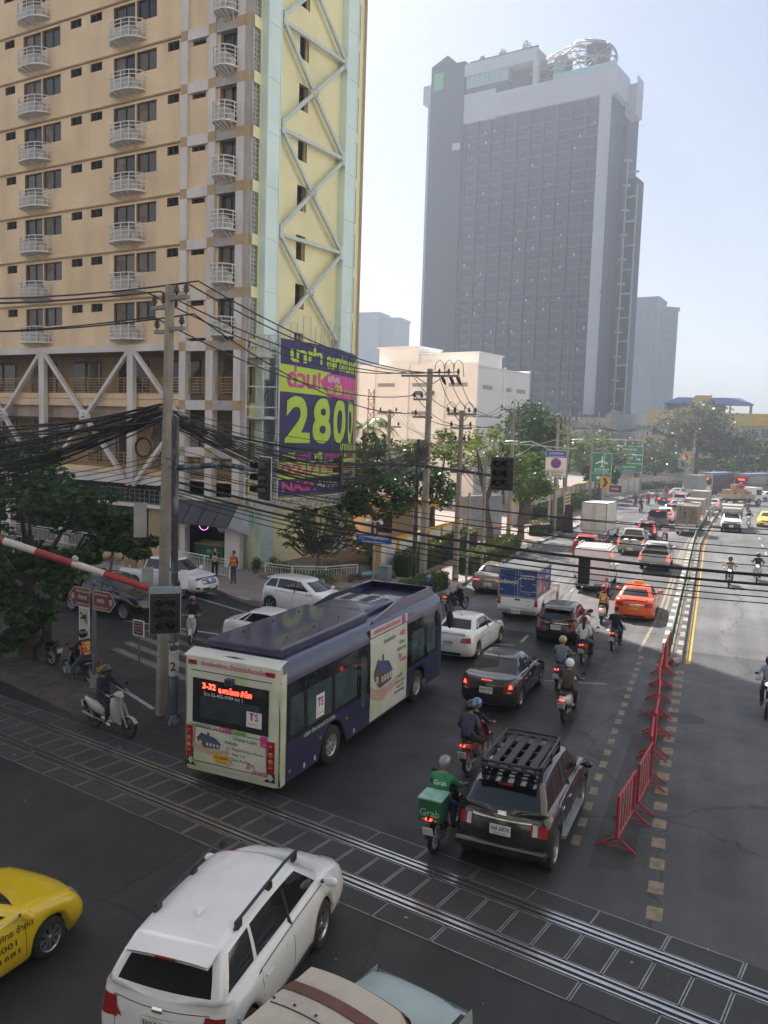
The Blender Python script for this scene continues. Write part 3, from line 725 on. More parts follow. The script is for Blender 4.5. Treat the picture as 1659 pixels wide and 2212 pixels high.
btext('ฟรี', 3.7, 6.42, .40, .8, LIME, .03, .04); btext('เฟอร์นิเจอร์', 5.6, 6.44, .38, 2.6, PINK, .03, .04); btext('ฟรี', 7.5, 6.46, .4, .7, LIME, .03, .04); btext('ที่จอดรถ', 8.8, 6.46, .38, 1.5, PINK, .03, .04)
btext('02-719-3676', 4.8, 5.66, .62, 9.0, PINK, .03, .05)
btext('NASA', 1.95, 4.72, .55, 3.0, PINK, .03, .045); btext('APARTMENT', 6.4, 4.78, .52, 5.6, mat('banner_silver', (.5,.52,.5), .5), .03, .02)
sc_ = MB(); RW = mat('scaffold_white', (.62,.64,.62), .6, 0, .1, 2, dirt=.55, dcol=(.25,.15,.1), dscale=2.5)
def lat(p0, z0, z1, n, fn, r=.035):
 for i in range(n):
  a, b = fn(i/n), fn((i+1)/n)
  sc_.obox((a[0],a[1],z0),(b[0],b[1],z0),.06,.06); sc_.obox((a[0],a[1],z1),(b[0],b[1],z1),.06,.06)
  sc_.obox((a[0],a[1],z0),(b[0],b[1],z1),.045,.045); sc_.obox((a[0],a[1],z1),(b[0],b[1],z0),.045,.045); sc_.obox((a[0],a[1],z0),(a[0],a[1],z1),.05,.05)
lf = lambda t: (.1+1.6*t, -.08+.85*t)
lat(0, 12.0, 12.95, 3, lf); lat(0, 3.55, 4.2, 3, lf)
bf = lambda t: tuple(bpt(t*9.6, 4, .25))[:2]
lat(0, 3.5, 4.12, 14, bf)
for x, y in (lf(0), lf(.52), lf(1)): sc_.cyl((x, y, 3.5), (x, y, 13.0), .05, 6)
for z in (11.3, 10.2, 9.1, 8.55, 7.2, 6.1, 5.2): 
 a, b = lf(0), lf(1); sc_.obox((a[0],a[1],z),(b[0],b[1],z),.06,.06)
sc_.box(.0,.1,11.75,1.3,.9,11.95); sc_.box(0,.1,8.45,1.5,.9,8.6)
for i in range(8): a = bpt(i*1.37, 4.2, -.15); sc_.cyl(a, (a[0], a[1], 12.8), .05, 6)
for i in range(5):
 a = bpt(1.0+i*1.1, 12.8, -.1); b = bpt(1.6+i*1.1, 12.8, -.1); h = (1.0,1.5,1.0,1.6,1.4)[i]
 sc_.tube([a, (a[0],a[1],12.8+h), (b[0],b[1],12.8+h), b], .03, 5, smooth=False)
for i in range(5): a = bpt(.5+i*2.1, 3.8, .1); sc_.obox(a, (0, a[1]-.2, 3.8), .08, .08)
sc_.build('scaffold_frame', [RW], BR)
ps = MB(); ps.box(-.12,-.12,0,.12,.12,2.2,0); ps.tube([(0,0,0),(.05,0,-.5),(-.1,0,-1.0),(.06,0,-1.5),(.1,0,-.9),(0,0,-.3)], .025, 6, 1)
o = ps.build('antenna_box', [mat('cream_box', (.66,.66,.58), .5), CABLE], None, ab(1.0,.55,10.6)); tag(o, 'long pale antenna box mounted on the scaffold left of the banner', 'antenna')
# ---------------------------------------------------------------- cars
def lerp(a, b, t): return a+(b-a)*t
def pw(pts, x):
 if x <= pts[0][0]: return pts[0][1]
 for a, b in zip(pts, pts[1:]):
  if x <= b[0]:
   t = (x-a[0])/(b[0]-a[0]); t = t*t*(3-2*t)*.5+t*.5; return a[1]+(b[1]-a[1])*t
 return pts[-1][1]
def wheel_pair(rad, wid, hub=.66, spokes=5, rimm=None):
 """tyre and rim meshes; axle along y, outer face towards +y"""
 t = MB(); r = rad; w = wid/2
 t.lathe([(r*hub, -w), (r*.93, -w), (r, -w*.7), (r, w*.7), (r*.93, w), (r*hub, w*.96)], 28, 0, axis='y'); t.lathe([(r*hub, -w), (0, -w*.9)], 20, 0, axis='y')
 m = MB(); h = r*hub
 m.lathe([(h, w*.96), (h*.95, w*.98), (h*.90, w*.55), (h*.9, -w*.2)], 28, 0, axis='y'); m.lathe([(h*.9, -w*.15), (0, -w*.15)], 20, 1, axis='y')
 m.lathe([(h*.20, w*.2), (h*.2, w*.78), (h*.12, w*.84), (0, w*.84)], 12, 0, axis='y')
 for k in range(spokes):
  a = 2*math.pi*k/spokes
  for da in (-.13, .13):
   m.obox((math.cos(a+da*.3)*h*.12, w*.68, math.sin(a+da*.3)*h*.12), (math.cos(a+da)*h*.93, w*.78, math.sin(a+da)*h*.93), h*.13, w*.16, 0, up=(0,1,0))
 return t.mesh('tyre', [RUBBER]), m.mesh('rim', [rimm or ALLOY, BLACKP])
_wc = {}
def add_wheels(root, xs, y, rad, wid, spokes=5, rimm=None, hub=.66):
 key = (rad, wid, spokes, hub, rimm.name if rimm else '')
 if key not in _wc: _wc[key] = wheel_pair(rad, wid, hub, spokes, rimm)
 tm, rm = _wc[key]
 for x in xs:
  for s in (1, -1):
   t = bpy.data.objects.new('wheel', tm); col.objects.link(t); t.parent = root; t.location = (x, s*y, rad); t.rotation_euler = (0, 0, 0 if s > 0 else math.pi)
   m = bpy.data.objects.new('rim', rm); col.objects.link(m); m.parent = t
class Car:
 """shape given by rounded plan outlines stacked in height; x forward from the rear bumper, y left"""
 def __init__(s, L, W, H, wb, ro, rad, belt, zb=.22, rear_n=.5, xb=None, xt=None, tumble=.78, rc=.32, fc=.5, deckcrown=.04, noseh=.72,
                 wbase=None, roofdrop=.05, cab_y=None, rear_bulge=.06, arch=1.16, beltpts=None, hoodcrown=.05, taper=.06, spoiler=0, rx=None, fx=None, flare=0):
  s.L, s.W, s.H, s.wb, s.ro, s.rad = L, W, H, wb, ro, rad
  s.axr, s.axf = ro, ro+wb; s.zb = zb; w = W/2
  s.beltpts = beltpts or [(0, belt), (L*.6, belt-.02), (L*.8, belt-.10), (L, noseh)]
  s.NS = 64
  xs = [i/s.NS for i in range(s.NS+1)]
  # (v, rear x, front x, half width)
  s.rings = [(-0.0, .10, L-.16, w*.93), (.10, .05, L-.07, w*.975), (.28, .0, L-.0, w*.995), (.50, .015, L-.01, w), (.72, rx or .04, L-.06, w*.985), (.90, (rx or .04)+.02, L-.14, w*.965), (1.0, (rx or .04)+.06, L-.24, w*.925)]
  s.rc, s.fc = rc, fc; s.taper = taper; s.archk = arch; s.tumble = tumble
  s.xb, s.xt = xb, xt; s.wbase = (wbase or .88)*w; s.roofdrop = roofdrop; s.hoodcrown = hoodcrown; s.rear_bulge = rear_bulge; s.flare = flare
 def outline(s, x0, x1, w, rc, fc, bulge=.06, fb=.1):
  """closed ring of plan points: rear centre -> left side -> front -> right side"""
  P = []; nr, nc = 6, 5
  for i in range(nr): t = i/nr; P.append((x0+bulge*(t*t), t*(w-rc)))
  for i in range(nc):
   a = math.pi/2*i/nc; P.append((x0+bulge+rc*(1-math.cos(a)) if True else 0, w-rc+rc*math.sin(a)))
  xa, xb_ = x0+bulge+rc, x1-fb-fc
  for i in range(s.NS+1):
   t = i/s.NS; x = lerp(xa, xb_, t); tp = 1-s.taper*max(0, (t-.75)/.25)**2-s.taper*.6*max(0, (.2-t)/.2)**2
   P.append((x, w*(1-0)*tp if False else w))
  for i in range(1, nc+1):
   a = math.pi/2*i/nc; P.append((x1-fb-fc+fc*math.sin(a), w-fc*.8+fc*.8*math.cos(a)))
  for i in range(1, nr+1):
   t = 1-i/nr; P.append((x1-fb*(t*t), t*(w-fc*.8)))
  Rr = [(x, -y) for x, y in P[1:-1]][::-1]
  return P+Rr
 def ztop(s, x): return pw(s.beltpts, x)
 def zbot(s, x, side):
  z = s.zb
  if side:
   for ax in (s.axr, s.axf):
    r = s.rad*s.archk; d = abs(x-ax)
    if d < r: z = max(z, s.rad*1.0+math.sqrt(r*r-d*d)*.98)
  return z
 def body(s, roof=True, glass=True, bed=None, name='body'):
  mb = MB(); rows = []
  for (v, x0, x1, w) in s.rings:
   O = s.outline(x0, x1, w, s.rc, s.fc, s.rear_bulge, .12); row = []
   for (x, y) in O:
    side = abs(y) > w*.93 and x > .2
    zb_ = s.zbot(x, side); zt = s.ztop(x); fl = 0
    if side and s.flare:
     for ax in (s.axr, s.axf):
      d = abs(x-ax); 
      if d < s.rad*1.5: fl = max(fl, s.flare*(1-max(0, (d-s.rad*1.1)/(s.rad*.4)))*(1-v)) 
    row.append((x, y+(fl if y > 0 else -fl), lerp(zb_, zt, v)))
   rows.append(row)
  N = len(rows[0]); s.N = N
  # deck rings towards the greenhouse base
  s.nlow = len(rows)
  if roof:
   xb, xt = s.xb, s.xt      # (rear base x, front base x), (rear top x, front top x)
   base = s.outline(xb[0], xb[1], s.wbase, .16, .30, .05, .14)
   sh = rows[-1]
   for t in (.25, .6, 1.0):
    row = []
    for i in range(N):
     x = lerp(sh[i][0], base[i][0], t); y = lerp(sh[i][1], base[i][1], t)
     cr = s.hoodcrown*math.sin(t*math.pi/2)*(1 if 1 else 0)
     row.append((x, y, s.ztop(x)+cr+.012))
    rows.append(row)
   s.ig = len(rows)-1
   top = s.outline(xt[0], xt[1], s.W/2*s.tumble, .14, .22, .03, .08)
   zb0 = rows[-1]
   def zr(x, y):
    xm = (xt[0]+xt[1])/2-.05; q = (x-xm)/((xt[1]-xt[0])/2); return s.H-s.roofdrop*q*q-.05*(abs(y)/(s.W/2))**2
   for t in (.12, .3, .5, .7, .86, .95, 1.0):
    row = []; b = math.sin(t*math.pi)*.025
    tt = t
    for i in range(N):
     x = lerp(zb0[i][0], top[i][0], tt); y = lerp(zb0[i][1], top[i][1], tt**1.25)
     z = lerp(zb0[i][2], zr(top[i][0], top[i][1])-.045, t**.96 if t < 1 else 1)
     row.append((x, y, z))
    rows.append(row)
   s.ir = len(rows)-1
   for k_, t in enumerate((.06, .2, .5, .8)):
    row = []
    for i in range(N):
     x = lerp(top[i][0], (xt[0]+xt[1])/2+(top[i][0]-(xt[0]+xt[1])/2)*.5, t); y = top[i][1]*(1-t)
     row.append((x, y, zr(x, y)-(.02 if k_ == 0 else 0)))
    rows.append(row)
  s.rows = rows
  vs = [p for r in rows for p in r]; fs = []; gl = {'windscreen': [], 'rear_window': [], 'side_window': []}
  nside = (6+5, 6+5+s.NS)
  for j in range(len(rows)-1):
   for i in range(N):
    i2 = (i+1) % N; f = (j*N+i, j*N+i2, (j+1)*N+i2, (j+1)*N+i)
    if roof and glass and s.ig <= j < s.ir-1 and j > s.ig-0:
     cx = sum(vs[k][0] for k in f)/4; cy = sum(vs[k][1] for k in f)/4
     z = s.zone(i); cx = (rows[s.ig][i][0]+rows[s.ig][i2][0])/2
     if z and s.isglass(z, j-s.ig, i, cx): gl[z].append(f); continue
    if bed and s.nlow-1 <= j and False: continue
    fs.append(f)
  last = (len(rows)-1)*N
  if roof: fs.append(tuple(range(last, last+N)))
  elif not bed: fs.append(tuple(range(last, last+N)))
  mb.add(vs, fs, 0, True); s.mb = mb; s.gl = gl; s.vs = vs
  allf = [list(f) for f in fs]+[list(f) for k in gl for f in gl[k]]
  s.bvh = BVHTree.FromPolygons([Vector(v) for v in vs], allf)
  return mb
 def zone(s, i):
  k = i if i <= 85 else s.N-1-i
  if k < 6: return 'rear_window'
  if k < 11: return None
  if k < 75: return 'side_window'
  if k < 79: return None
  return 'windscreen'
 pill = None
 def isglass(s, z, j, i, cx):
  if z == 'side_window':
   if j < 0 or j > 5: return False
   # pillars given as x positions
   for (p, w_) in (s.pill or []):
    if abs(cx-p) < w_: return False
   return True
  if z == 'rear_window': return s.rwj[0] <= j <= s.rwj[1]
  return 0 <= j <= 5
 rwj = (0, 5)
 def finish(s, root, paintm, trimm=BLACKP, glassm=GLASS, under=True):
  b = s.mb.build('body', [paintm], root); s.bodyo = b
  for k, fs in s.gl.items():
   if not fs: continue
   G_ = {}
   for f in fs:
    c0 = s.rows[s.ig][f[0] % s.N]; kk = (c0[1] > 0, sum(c0[0] > p_[0] for p_ in (s.pill or []))) if k == 'side_window' else 0
    G_.setdefault(kk, []).append(f)
   for fs in G_.values():
    mb = MB(); used = sorted({i for f in fs for i in f}); mp = {v: n for n, v in enumerate(used)}
    mb.add([s.vs[i] for i in used], [[mp[i] for i in f] for f in fs], 0, True)
    mb.build(k, [glassm], root)
  if under:
   u = MB(); u.box(.25, -s.W/2+.20, s.zb-.02, s.L-.3, s.W/2-.2, .5)
   u.build('underbody', [BLACKP], root)
  return b
 def ray(s, o, d, off=.008):
  h = s.bvh.ray_cast(Vector(o), Vector(d).normalized())
  if h[0] is None: return None
  n = h[1]; 
  if n.dot(Vector(d)) > 0: n = -n
  return h[0]+n*off
 def patch(s, root, name, quad, d, m, off=.008, n=6, plane=None):
  """quad: 4 corners (y,z) for rear/front (d=(±1,·,·)) or (x,z) for sides, projected along d"""
  d = Vector(d).normalized(); mb = MB(); miss = set(); cnt = [0]
  def f(u, v):
   a = [lerp(lerp(quad[0][k], quad[1][k], u), lerp(quad[3][k], quad[2][k], u), v) for k in (0, 1)]
   if abs(d.x) > .35: p = Vector((0 if d.x > 0 else s.L, a[0], a[1]))-d*2-Vector((0,0,0)) ; 
   else: p = Vector((a[0], 0, a[1]))-d*(s.W+1)
   if abs(d.x) > .35: p = Vector((0 if d.x > 0 else s.L, a[0], a[1]))-d*1.5
   h = s.ray(p, d, off)
   if h is None: miss.add(cnt[0]); h = p+d*1.55
   cnt[0] += 1; return h
  mb.grid(f, n, n, 0, True)
  mb.f = [q for q in mb.f if not any(i in miss for i in q)]; mb.mi = [0]*len(mb.f); mb.sm = [True]*len(mb.f)
  return mb.build(name, [m], root)
 def line(s, root, name, pts, d, m, w=.012, off=.004):
  mb = MB(); d = Vector(d).normalized(); P = []
  for a, b in zip(pts, pts[1:]):
   k = max(2, int(math.dist(a, b)/.12))
   for i in range(k): P.append((lerp(a[0], b[0], i/k), lerp(a[1], b[1], i/k)))
  P.append(pts[-1]); Q = []
  for p in P:
   o = (Vector((0 if d.x > 0 else s.L, p[0], p[1]))-d*1.5) if abs(d.x) > .35 else Vector((p[0], 0, p[1]))-d*(s.W+1)
   h = s.ray(o, d, off)
   if h is not None: Q.append(h)
  if len(Q) > 1: mb.tube(Q, w/2, 4, 0, caps=False)
  return mb.build(name, [m], root)
def add_mirrors(root, c, x, z, m, size=1.0, y=None):
 for s in (1, -1):
  mb = MB(); yy = (y or c.W/2)*s
  mb.ell((x, yy+.10*s, z), (.07*size, .12*size, .085*size), 10, 6, 0); mb.obox((x+.01, yy-.06*s, z-.03), (x+.01, yy+.05*s, z-.01), .06, .04, 1)
  mb.build('mirror', [m, BLACKP], root)
def plate(root, x, z, txt, sub='', yel=False, y=0, w=.40, tilt=.0, facing=-1):
 mb = MB(); h = .19
 mb.box(-.012, -w/2, -h/2, .0, w/2, h/2, 0); o = mb.build('number_plate', [PLATEY if yel else PLATEW], root, (x, y, z)); o.rotation_euler = (0, tilt, 0 if facing < 0 else math.pi)
 if txt: letters(o, txt, (-.0135, 0, .022 if sub else 0), (0, -1, 0), (0, 0, 1), .085, INK, .02, w=w*.86)
 if sub: letters(o, sub, (-.0135, 0, -.062), (0, -1, 0), (0, 0, 1), .035, INK, .0, w=w*.62)
 return o
def std_details(c, root, pm, kind, lit=False, tl=None, plate_txt=None, plate_sub='กรุงเทพมหานคร', yel=False, front=False, chrome=True, pz=None, doors=True, tailm=None):
 """lamps, bumper, lines, handles; tl = tail lamp quads (y,z)x4 for the left side"""
 tm = TAILON if lit else (tailm or TAILR)
 for s in (1, -1):
  if tl: 
   for q in tl:
    mm = q[1] if isinstance(q, tuple) and isinstance(q[0], list) and q[1] else tm
    qq = q[0] if isinstance(q, tuple) and isinstance(q[0], list) else q
    if isinstance(mm, str): mm = tm
    c.patch(root, 'tail_light', [(p[0]*s, p[1]) for p in qq], (1, -.42*s, 0) if s < 0 else (1, -.42, 0), mm, .009)
  if front:
   c.patch(root, 'headlight', [(.52*c.W*s*.78+0, .62), (.93*c.W*s/2, .66), (.95*c.W*s/2, .78), (.62*c.W*s/2, .74)], (-1, -.35*s, 0), LENS, .008)
 if doors:
  for s in (1, -1):
   zt = c.ztop(c.L/2); d = (0, -s, 0); x0 = c.axr+.20; 
   c.line(root, 'door_seam', [(c.xm, c.zb+.12), (c.xm, zt-.01)], d, INK, .010, .001)
   c.line(root, 'door_seam', [(c.xd, c.zb+.12), (c.xd, zt-.01)], d, INK, .010, .001)
   c.line(root, 'door_seam', [(c.xr, zt-.01), (c.xr, c.zb+.42)], d, INK, .010, .001)
   c.line(root, 'window_pillar', [(c.xm, zt+.02), (c.xm+.02, c.H-.16)], d, INK, .075, -.012)
   c.line(root, 'side_trim', [(c.xr-.1, zt+.005), (c.xd, zt-.0)], d, CHROME if chrome else BLACKP, .016, .004)
   for xh in (c.xm-.28, c.xr+.10) if c.xr < c.xm-.5 else (c.xm+.1,):
    c.line(root, 'door_handle', [(xh, zt-.13), (xh+.17, zt-.13)], d, pm if not chrome else CHROME, .030, .018)
SPECS = {}
def sedan(name, label, pm, loc, rz, plate_txt='', sub='กรุงเทพมหานคร', lit=False, yel=False, spoiler=False, front=False, roofsign=None, tail='wrap', group=None, simple=False, spokes=5, trimline=None, darkroof=None, hgt=1.46, L=4.45, W=1.74, detail=True):
 root = thing(name, loc, rz, label, 'taxi' if 'taxi' in name else 'car', group)
 c = Car(L, W, hgt, 2.62, .98, .31, .93, zb=.20, xb=(.62, L-1.22), xt=(1.15, L-1.95), tumble=.66, rc=.30, fc=.5, wbase=.86, rx=.03,
   beltpts=[(0, .98), (.5, 1.0), (L*.5, .93), (L-1.2, .90), (L-.5, .79), (L, .60)], hoodcrown=.035, roofdrop=.06, rear_bulge=.10)
 c.xm, c.xd, c.xr = 2.12, 3.12, 1.22; c.pill = [(1.08, .04)]; c.rwj = (1, 5)
 c.body(); c.finish(root, pm)
 add_wheels(root, (c.axr, c.axf), W/2-.13, .31, .20, spokes)
 h = W/2
 if tail == 'wrap': tl = [[(h*.52, .72), (h*1.02, .70), (h*1.0, .90), (h*.60, .87)]]
 elif tail == 'tall': tl = [[(h*.62, .62), (h*.99, .66), (h*.95, .95), (h*.72, .90)], ([(h*.72, .62), (h*.93, .64), (h*.92, .69), (h*.74, .68)], LENS)]
 else: tl = [[(h*.50, .74), (h*1.0, .70), (h*1.0, .83), (h*.50, .80)]]
 std_details(c, root, pm, 'sedan', lit, tl, chrome=(trimline != 'none'), front=front)
 c.line(root, 'boot_seam', [(h*.68, .58), (h*.64, .93), (h*.55, .985), (-h*.55, .985), (-h*.64, .93), (-h*.68, .58)], (1, 0, 0), INK, .012, .001)
 c.patch(root, 'lower_bumper', [(-h*.55, .23), (h*.55, .23), (h*.5, .34), (-h*.5, .34)], (1, 0, 0), BLACKP, .004)
 if trimline == 'chrome': c.patch(root, 'chrome_strip', [(-h*.52, .80), (h*.52, .80), (h*.52, .835), (-h*.52, .835)], (1, 0, 0), CHROME, .012)
 plate(root, .02-.0, .68 if tail != 'low' else .55, plate_txt, sub, yel)
 add_mirrors(root, c, L-1.55, 1.0, pm)
 if spoiler:
  sp = MB(); sp.box(.06, -h*.72, 1.055, .22, h*.72, 1.075); sp.box(.10, -h*.66, 1.0, .18, -h*.60, 1.06); sp.box(.10, h*.60, 1.0, .18, h*.66, 1.06); sp.build('spoiler', [pm], root, bevel=.008)
 an = MB(); an.tube([(1.35, 0, hgt-.03), (1.28, 0, hgt+.0), (1.20, 0, hgt+.09)], [.02, .012, .004], 6); an.build('aerial', [BLACKP], root)
 wp = MB(); wp.box(c.xt[0]-.35, -.02, 1.38, c.xt[0]-.3, .02, 1.4) if False else None
 if roofsign:
  rs = MB(); rs.add([(2.0,-.26,hgt-.02),(2.14,-.28,hgt-.02),(2.14,.28,hgt-.02),(2.0,.26,hgt-.02),(2.02,-.2,hgt+.13),(2.12,-.2,hgt+.13),(2.12,.2,hgt+.13),(2.02,.2,hgt+.13)],
               [(0,3,2,1),(4,5,6,7),(0,1,5,4),(1,2,6,5),(2,3,7,6),(3,0,4,7)]); rs.build('roof_sign', [roofsign], root, bevel=.02)
 if front: front_face(c, root, pm)
 return root, c
def front_face(c, root, pm, big=False, dark=False):
 h = c.W/2
 c.patch(root, 'grille', [(-h*.45, .52), (h*.45, .52), (h*.5, .68), (-h*.5, .68)], (-1, 0, 0), BLACKP, .006)
 c.patch(root, 'lower_grille', [(-h*.6, .26), (h*.6, .26), (h*.65, .42), (-h*.65, .42)], (-1, 0, 0), BLACKP, .006)
 c.patch(root, 'badge', [(-.07, .58), (.07, .58), (.07, .64), (-.07, .64)], (-1, 0, 0), CHROME, .016)
 plate(root, c.L+.012, .34, '', '', facing=1)
def hatch(name, label, pm, loc, rz, plate_txt='', lit=False, L=3.98, W=1.69, H=1.52, tail='tall', suv=0, zb=.2, rad=.30, group=None, cat='car', spokes=5, chrome=False, sub='กรุงเทพมหานคร', tailq=None, glassm=GLASS, wbh=None, rail=None, front=False):
 root = thing(name, loc, rz, label, cat, group)
 belt = .96+suv*.20
 c = Car(L, W, H, wbh or L*.64, .66+suv*.14, rad, belt, zb=zb, xb=(.13, L-1.05), xt=(.42+.1*suv, L-1.85+.1*suv), tumble=.70, rc=.26, fc=.5, wbase=.87, rx=.05,
   beltpts=[(0, belt+.02), (.5, belt+.03), (L*.5, belt-.03), (L-1.1, belt-.02), (L-.45, belt-.13), (L, belt-.36)], hoodcrown=.04, roofdrop=.08, rear_bulge=.09, flare=.02*suv, arch=1.15)
 c.xm, c.xd, c.xr = L*.46, L*.70, L*.24; c.pill = [(L*.235, .035)]; c.rwj = (0, 4)
 c.body(); c.finish(root, pm, glassm=glassm)
 add_wheels(root, (c.axr, c.axf), W/2-.13, rad, .20+.04*suv, spokes)
 h = W/2; b = belt
 tl = tailq or ([[(h*.74, b-.34), (h*1.0, b-.30), (h*.93, b+.0), (h*.82, b+.0)], [(h*.80, b+.02), (h*.92, b+.02), (h*.84, b+.30), (h*.77, b+.30)]] if tail == 'tall' else [[(h*.66, b-.30), (h*1.0, b-.34), (h*1.0, b-.08), (h*.72, b-.06)]])
 std_details(c, root, pm, 'hatch', lit, tl, chrome=chrome, front=front)
 c.line(root, 'tailgate_seam', [(h*.62, .50), (h*.70, b-.05), (-h*.70, b-.05), (-h*.62, .50), (h*.62, .50)], (1, 0, 0), INK, .012, .001)
 c.patch(root, 'lower_bumper', [(-h*.8, zb+.03), (h*.8, zb+.03), (h*.72, zb+.20), (-h*.72, zb+.20)], (1, 0, 0), BLACKP, .004)
 plate(root, .02, b-.24, plate_txt, sub)
 add_mirrors(root, c, L-1.45, belt+.06, pm)
 sp = MB(); sp.grid(lambda u, v: (c.xt[0]-.22+.36*u, (v-.5)*W*.62, H-.075-.03*(1-u)-.02*(2*v-1)**2), 4, 8); sp.grid(lambda u, v: (c.xt[0]-.22+.36*u, (.5-v)*W*.62, H-.11-.03*(1-u)-.02*(2*v-1)**2), 4, 8)
 sp.build('roof_spoiler', [pm], root)
 hl = MB(); hl.box(c.xt[0]-.235, -.14, H-.135, c.xt[0]-.21, .14, H-.11); hl.build('brake_light', [TAILON if lit else TAILR], root)
 wi = MB(); wi.obox((.24, 0, b+.02), (.20, -.30, b+.10), .02, .02); wi.build('wiper', [BLACKP], root)
 if front: front_face(c, root, pm)
 return root, c
def pickup(name, label, pm, loc, rz, lit=False, double=False, load=None, plate_txt='', group=None, L=5.2, W=1.82, H=1.72, front=False, tailtext='', canopy=None, rollbar=None, step=True, cat='pickup truck', glassm=GLASS):
 """pickup with an open bed; canopy = material for a fibreglass canopy"""
 root = thing(name, loc, rz, label, cat, group); belt = 1.10; rad = .36
 cab0 = 1.55 if double else 2.1
 c = Car(L, W, H, 3.05, 1.12, rad, belt, zb=.34, xb=(cab0, L-1.25), xt=(cab0+.14, L-2.0), tumble=.74, rc=.08, fc=.5, wbase=.90, rx=.02,
   beltpts=[(0, belt), (L*.6, belt), (L-1.1, belt-.02), (L-.4, belt-.08), (L, belt-.30)], hoodcrown=.05, roofdrop=.05, rear_bulge=.015, flare=.03, arch=1.18)
 c.xm, c.xd, c.xr = (L-2.35, L-1.35, cab0+.06) if double else (L-2.45, L-1.35, L-2.43); c.pill = [(L-2.38, .05)] if double else [(L-2.5, .05)]; c.rwj = (1, 5)
 c.body()
 # open the deck over the bed: drop faces of the deck rings that lie behind the cab
 mb = c.mb; keep_f, keep_m, keep_s = [], [], []
 for f, mi, sm in zip(mb.f, mb.mi, mb.sm):
  P = [mb.v[i] for i in f]; cx = sum(p[0] for p in P)/len(P); cy = sum(p[1] for p in P)/len(P)
  zmin = min(p[2] for p in P)
  if zmin > belt-.02 and cx < cab0-.02 and max(p[2] for p in P) < belt+.09 and (max(f) >= c.nlow*c.N): continue
  keep_f.append(f); keep_m.append(mi); keep_s.append(sm)
 mb.f, mb.mi, mb.sm = keep_f, keep_m, keep_s
 c.finish(root, pm, under=False, glassm=glassm)
 u = MB(); u.box(.25, -W/2+.22, .32, L-.3, W/2-.22, .55); u.box(cab0, -W/2+.22, .5, L-.3, W/2-.22, 1.0); u.build('underbody', [BLACKP], root)
 bd = MB(); w = W/2; a, z0 = .09, .58
 bd.box(.06, -w+a, z0-.04, cab0-.02, w-a, z0, 1)
 bd.quad((.07,-w+a,z0),(cab0,-w+a,z0),(cab0,-w+a,belt),(.07,-w+a,belt), 1); bd.quad((.07,w-a,belt),(cab0,w-a,belt),(cab0,w-a,z0),(.07,w-a,z0), 1)
 bd.quad((.07,-w+a,belt),(.07,w-a,belt),(.07,w-a,z0),(.07,-w+a,z0), 1); bd.quad((cab0-.01,-w+a,z0),(cab0-.01,w-a,z0),(cab0-.01,w-a,belt+.0),(cab0-.01,-w+a,belt), 1)
 for s in (-1, 1):
  bd.box(.02, s*(w-a), belt-.03, cab0, s*(w-.025), belt+.012, 0); bd.box(c.axr-.42, s*(w-a), z0, c.axr+.42, s*(w-a-.2), z0+.26, 1)
 bd.box(.03, -w+a, belt-.03, .09, w-a, belt+.012, 0); bd.box(.09,-w+a,.5,.10,w-a,belt-.03,1)
 bd.build('load_bed', [pm, mat('bed_liner', (.03,.03,.03), .7, 0, .2)], root)
 add_wheels(root, (c.axr, c.axf), w-.14, rad, .24, 6)
 tl = [[(w*.86, .74), (w*1.03, .74), (w*1.03, 1.06), (w*.86, 1.06)]]
 std_details(c, root, pm, 'pickup', lit, tl, chrome=False, front=False)
 c.line(root, 'tailgate_seam', [(w*.83, .62), (w*.83, 1.08), (-w*.83, 1.08), (-w*.83, .62), (w*.83, .62)], (1, 0, 0), INK, .014, .001)
 th = MB(); th.box(-.035, -.11, .96, .0, .11, 1.02); th.build('tailgate_handle', [BLACKP], root, (.02, 0, 0))
 bp = MB(); bp.box(-.16, -w*.95, .42, .04, w*.95, .56); bp.box(-.14, -w*.4, .36, .0, w*.4, .44); bp.build('rear_bumper', [CHROME if not step else mat('bumper_grey', (.3,.3,.31), .4, .6)], root, bevel=.02)
 plate(root, -.17, .50, plate_txt, '')
 if tailtext: letters(root, tailtext, (.0, -.35, .86), (0, -1, 0), (0, 0, 1), .07, BLACKP, .01)
 add_mirrors(root, c, L-1.62, belt+.10, pm, 1.25)
 if canopy:
  cp = MB(); z1 = 1.74; p = [(-w*.93, belt), (-w*.86, 1.55), (-w*.74, z1), (w*.74, z1), (w*.86, 1.55), (w*.93, belt)]
  cp.prism(p, (.06, 0, 0), (0, 1, 0), (0, 0, 1), (cab0-.1, 0, 0), 0); o = cp.build('canopy', [canopy], root, bevel=.03)
  gq = MB(); gq.quad((.05,-w*.72,1.22),(.05,w*.72,1.22),(.05,w*.66,1.6),(.05,-w*.66,1.6)); 
  for s in (-1,1): gq.quad((.3, s*(w*.90+.008), 1.24), (cab0-.3, s*(w*.90+.008), 1.24), (cab0-.3, s*(w*.865+.008), 1.54), (.3, s*(w*.865+.008), 1.54))
  gq.build('canopy_window', [GLASS], root); bl = MB(); bl.box(.03,-.16,1.66,.05,.16,1.69); bl.build('brake_light', [TAILON], root)
 if rollbar:
  rb = MB()
  for x in (cab0-.12, cab0-.30):
   rb.tube([(x+.0, -w*.84, belt), (x, -w*.80, 1.45), (x, -w*.70, 1.58), (x, w*.70, 1.58), (x, w*.80, 1.45), (x, w*.84, belt)], .032, 8)
  for s in (-1, 1): rb.tube([(cab0-.3, s*w*.72, 1.56), (.9, s*w*.86, belt+.05)], .03, 8)
  rb.build('roll_bar', [rollbar], root)
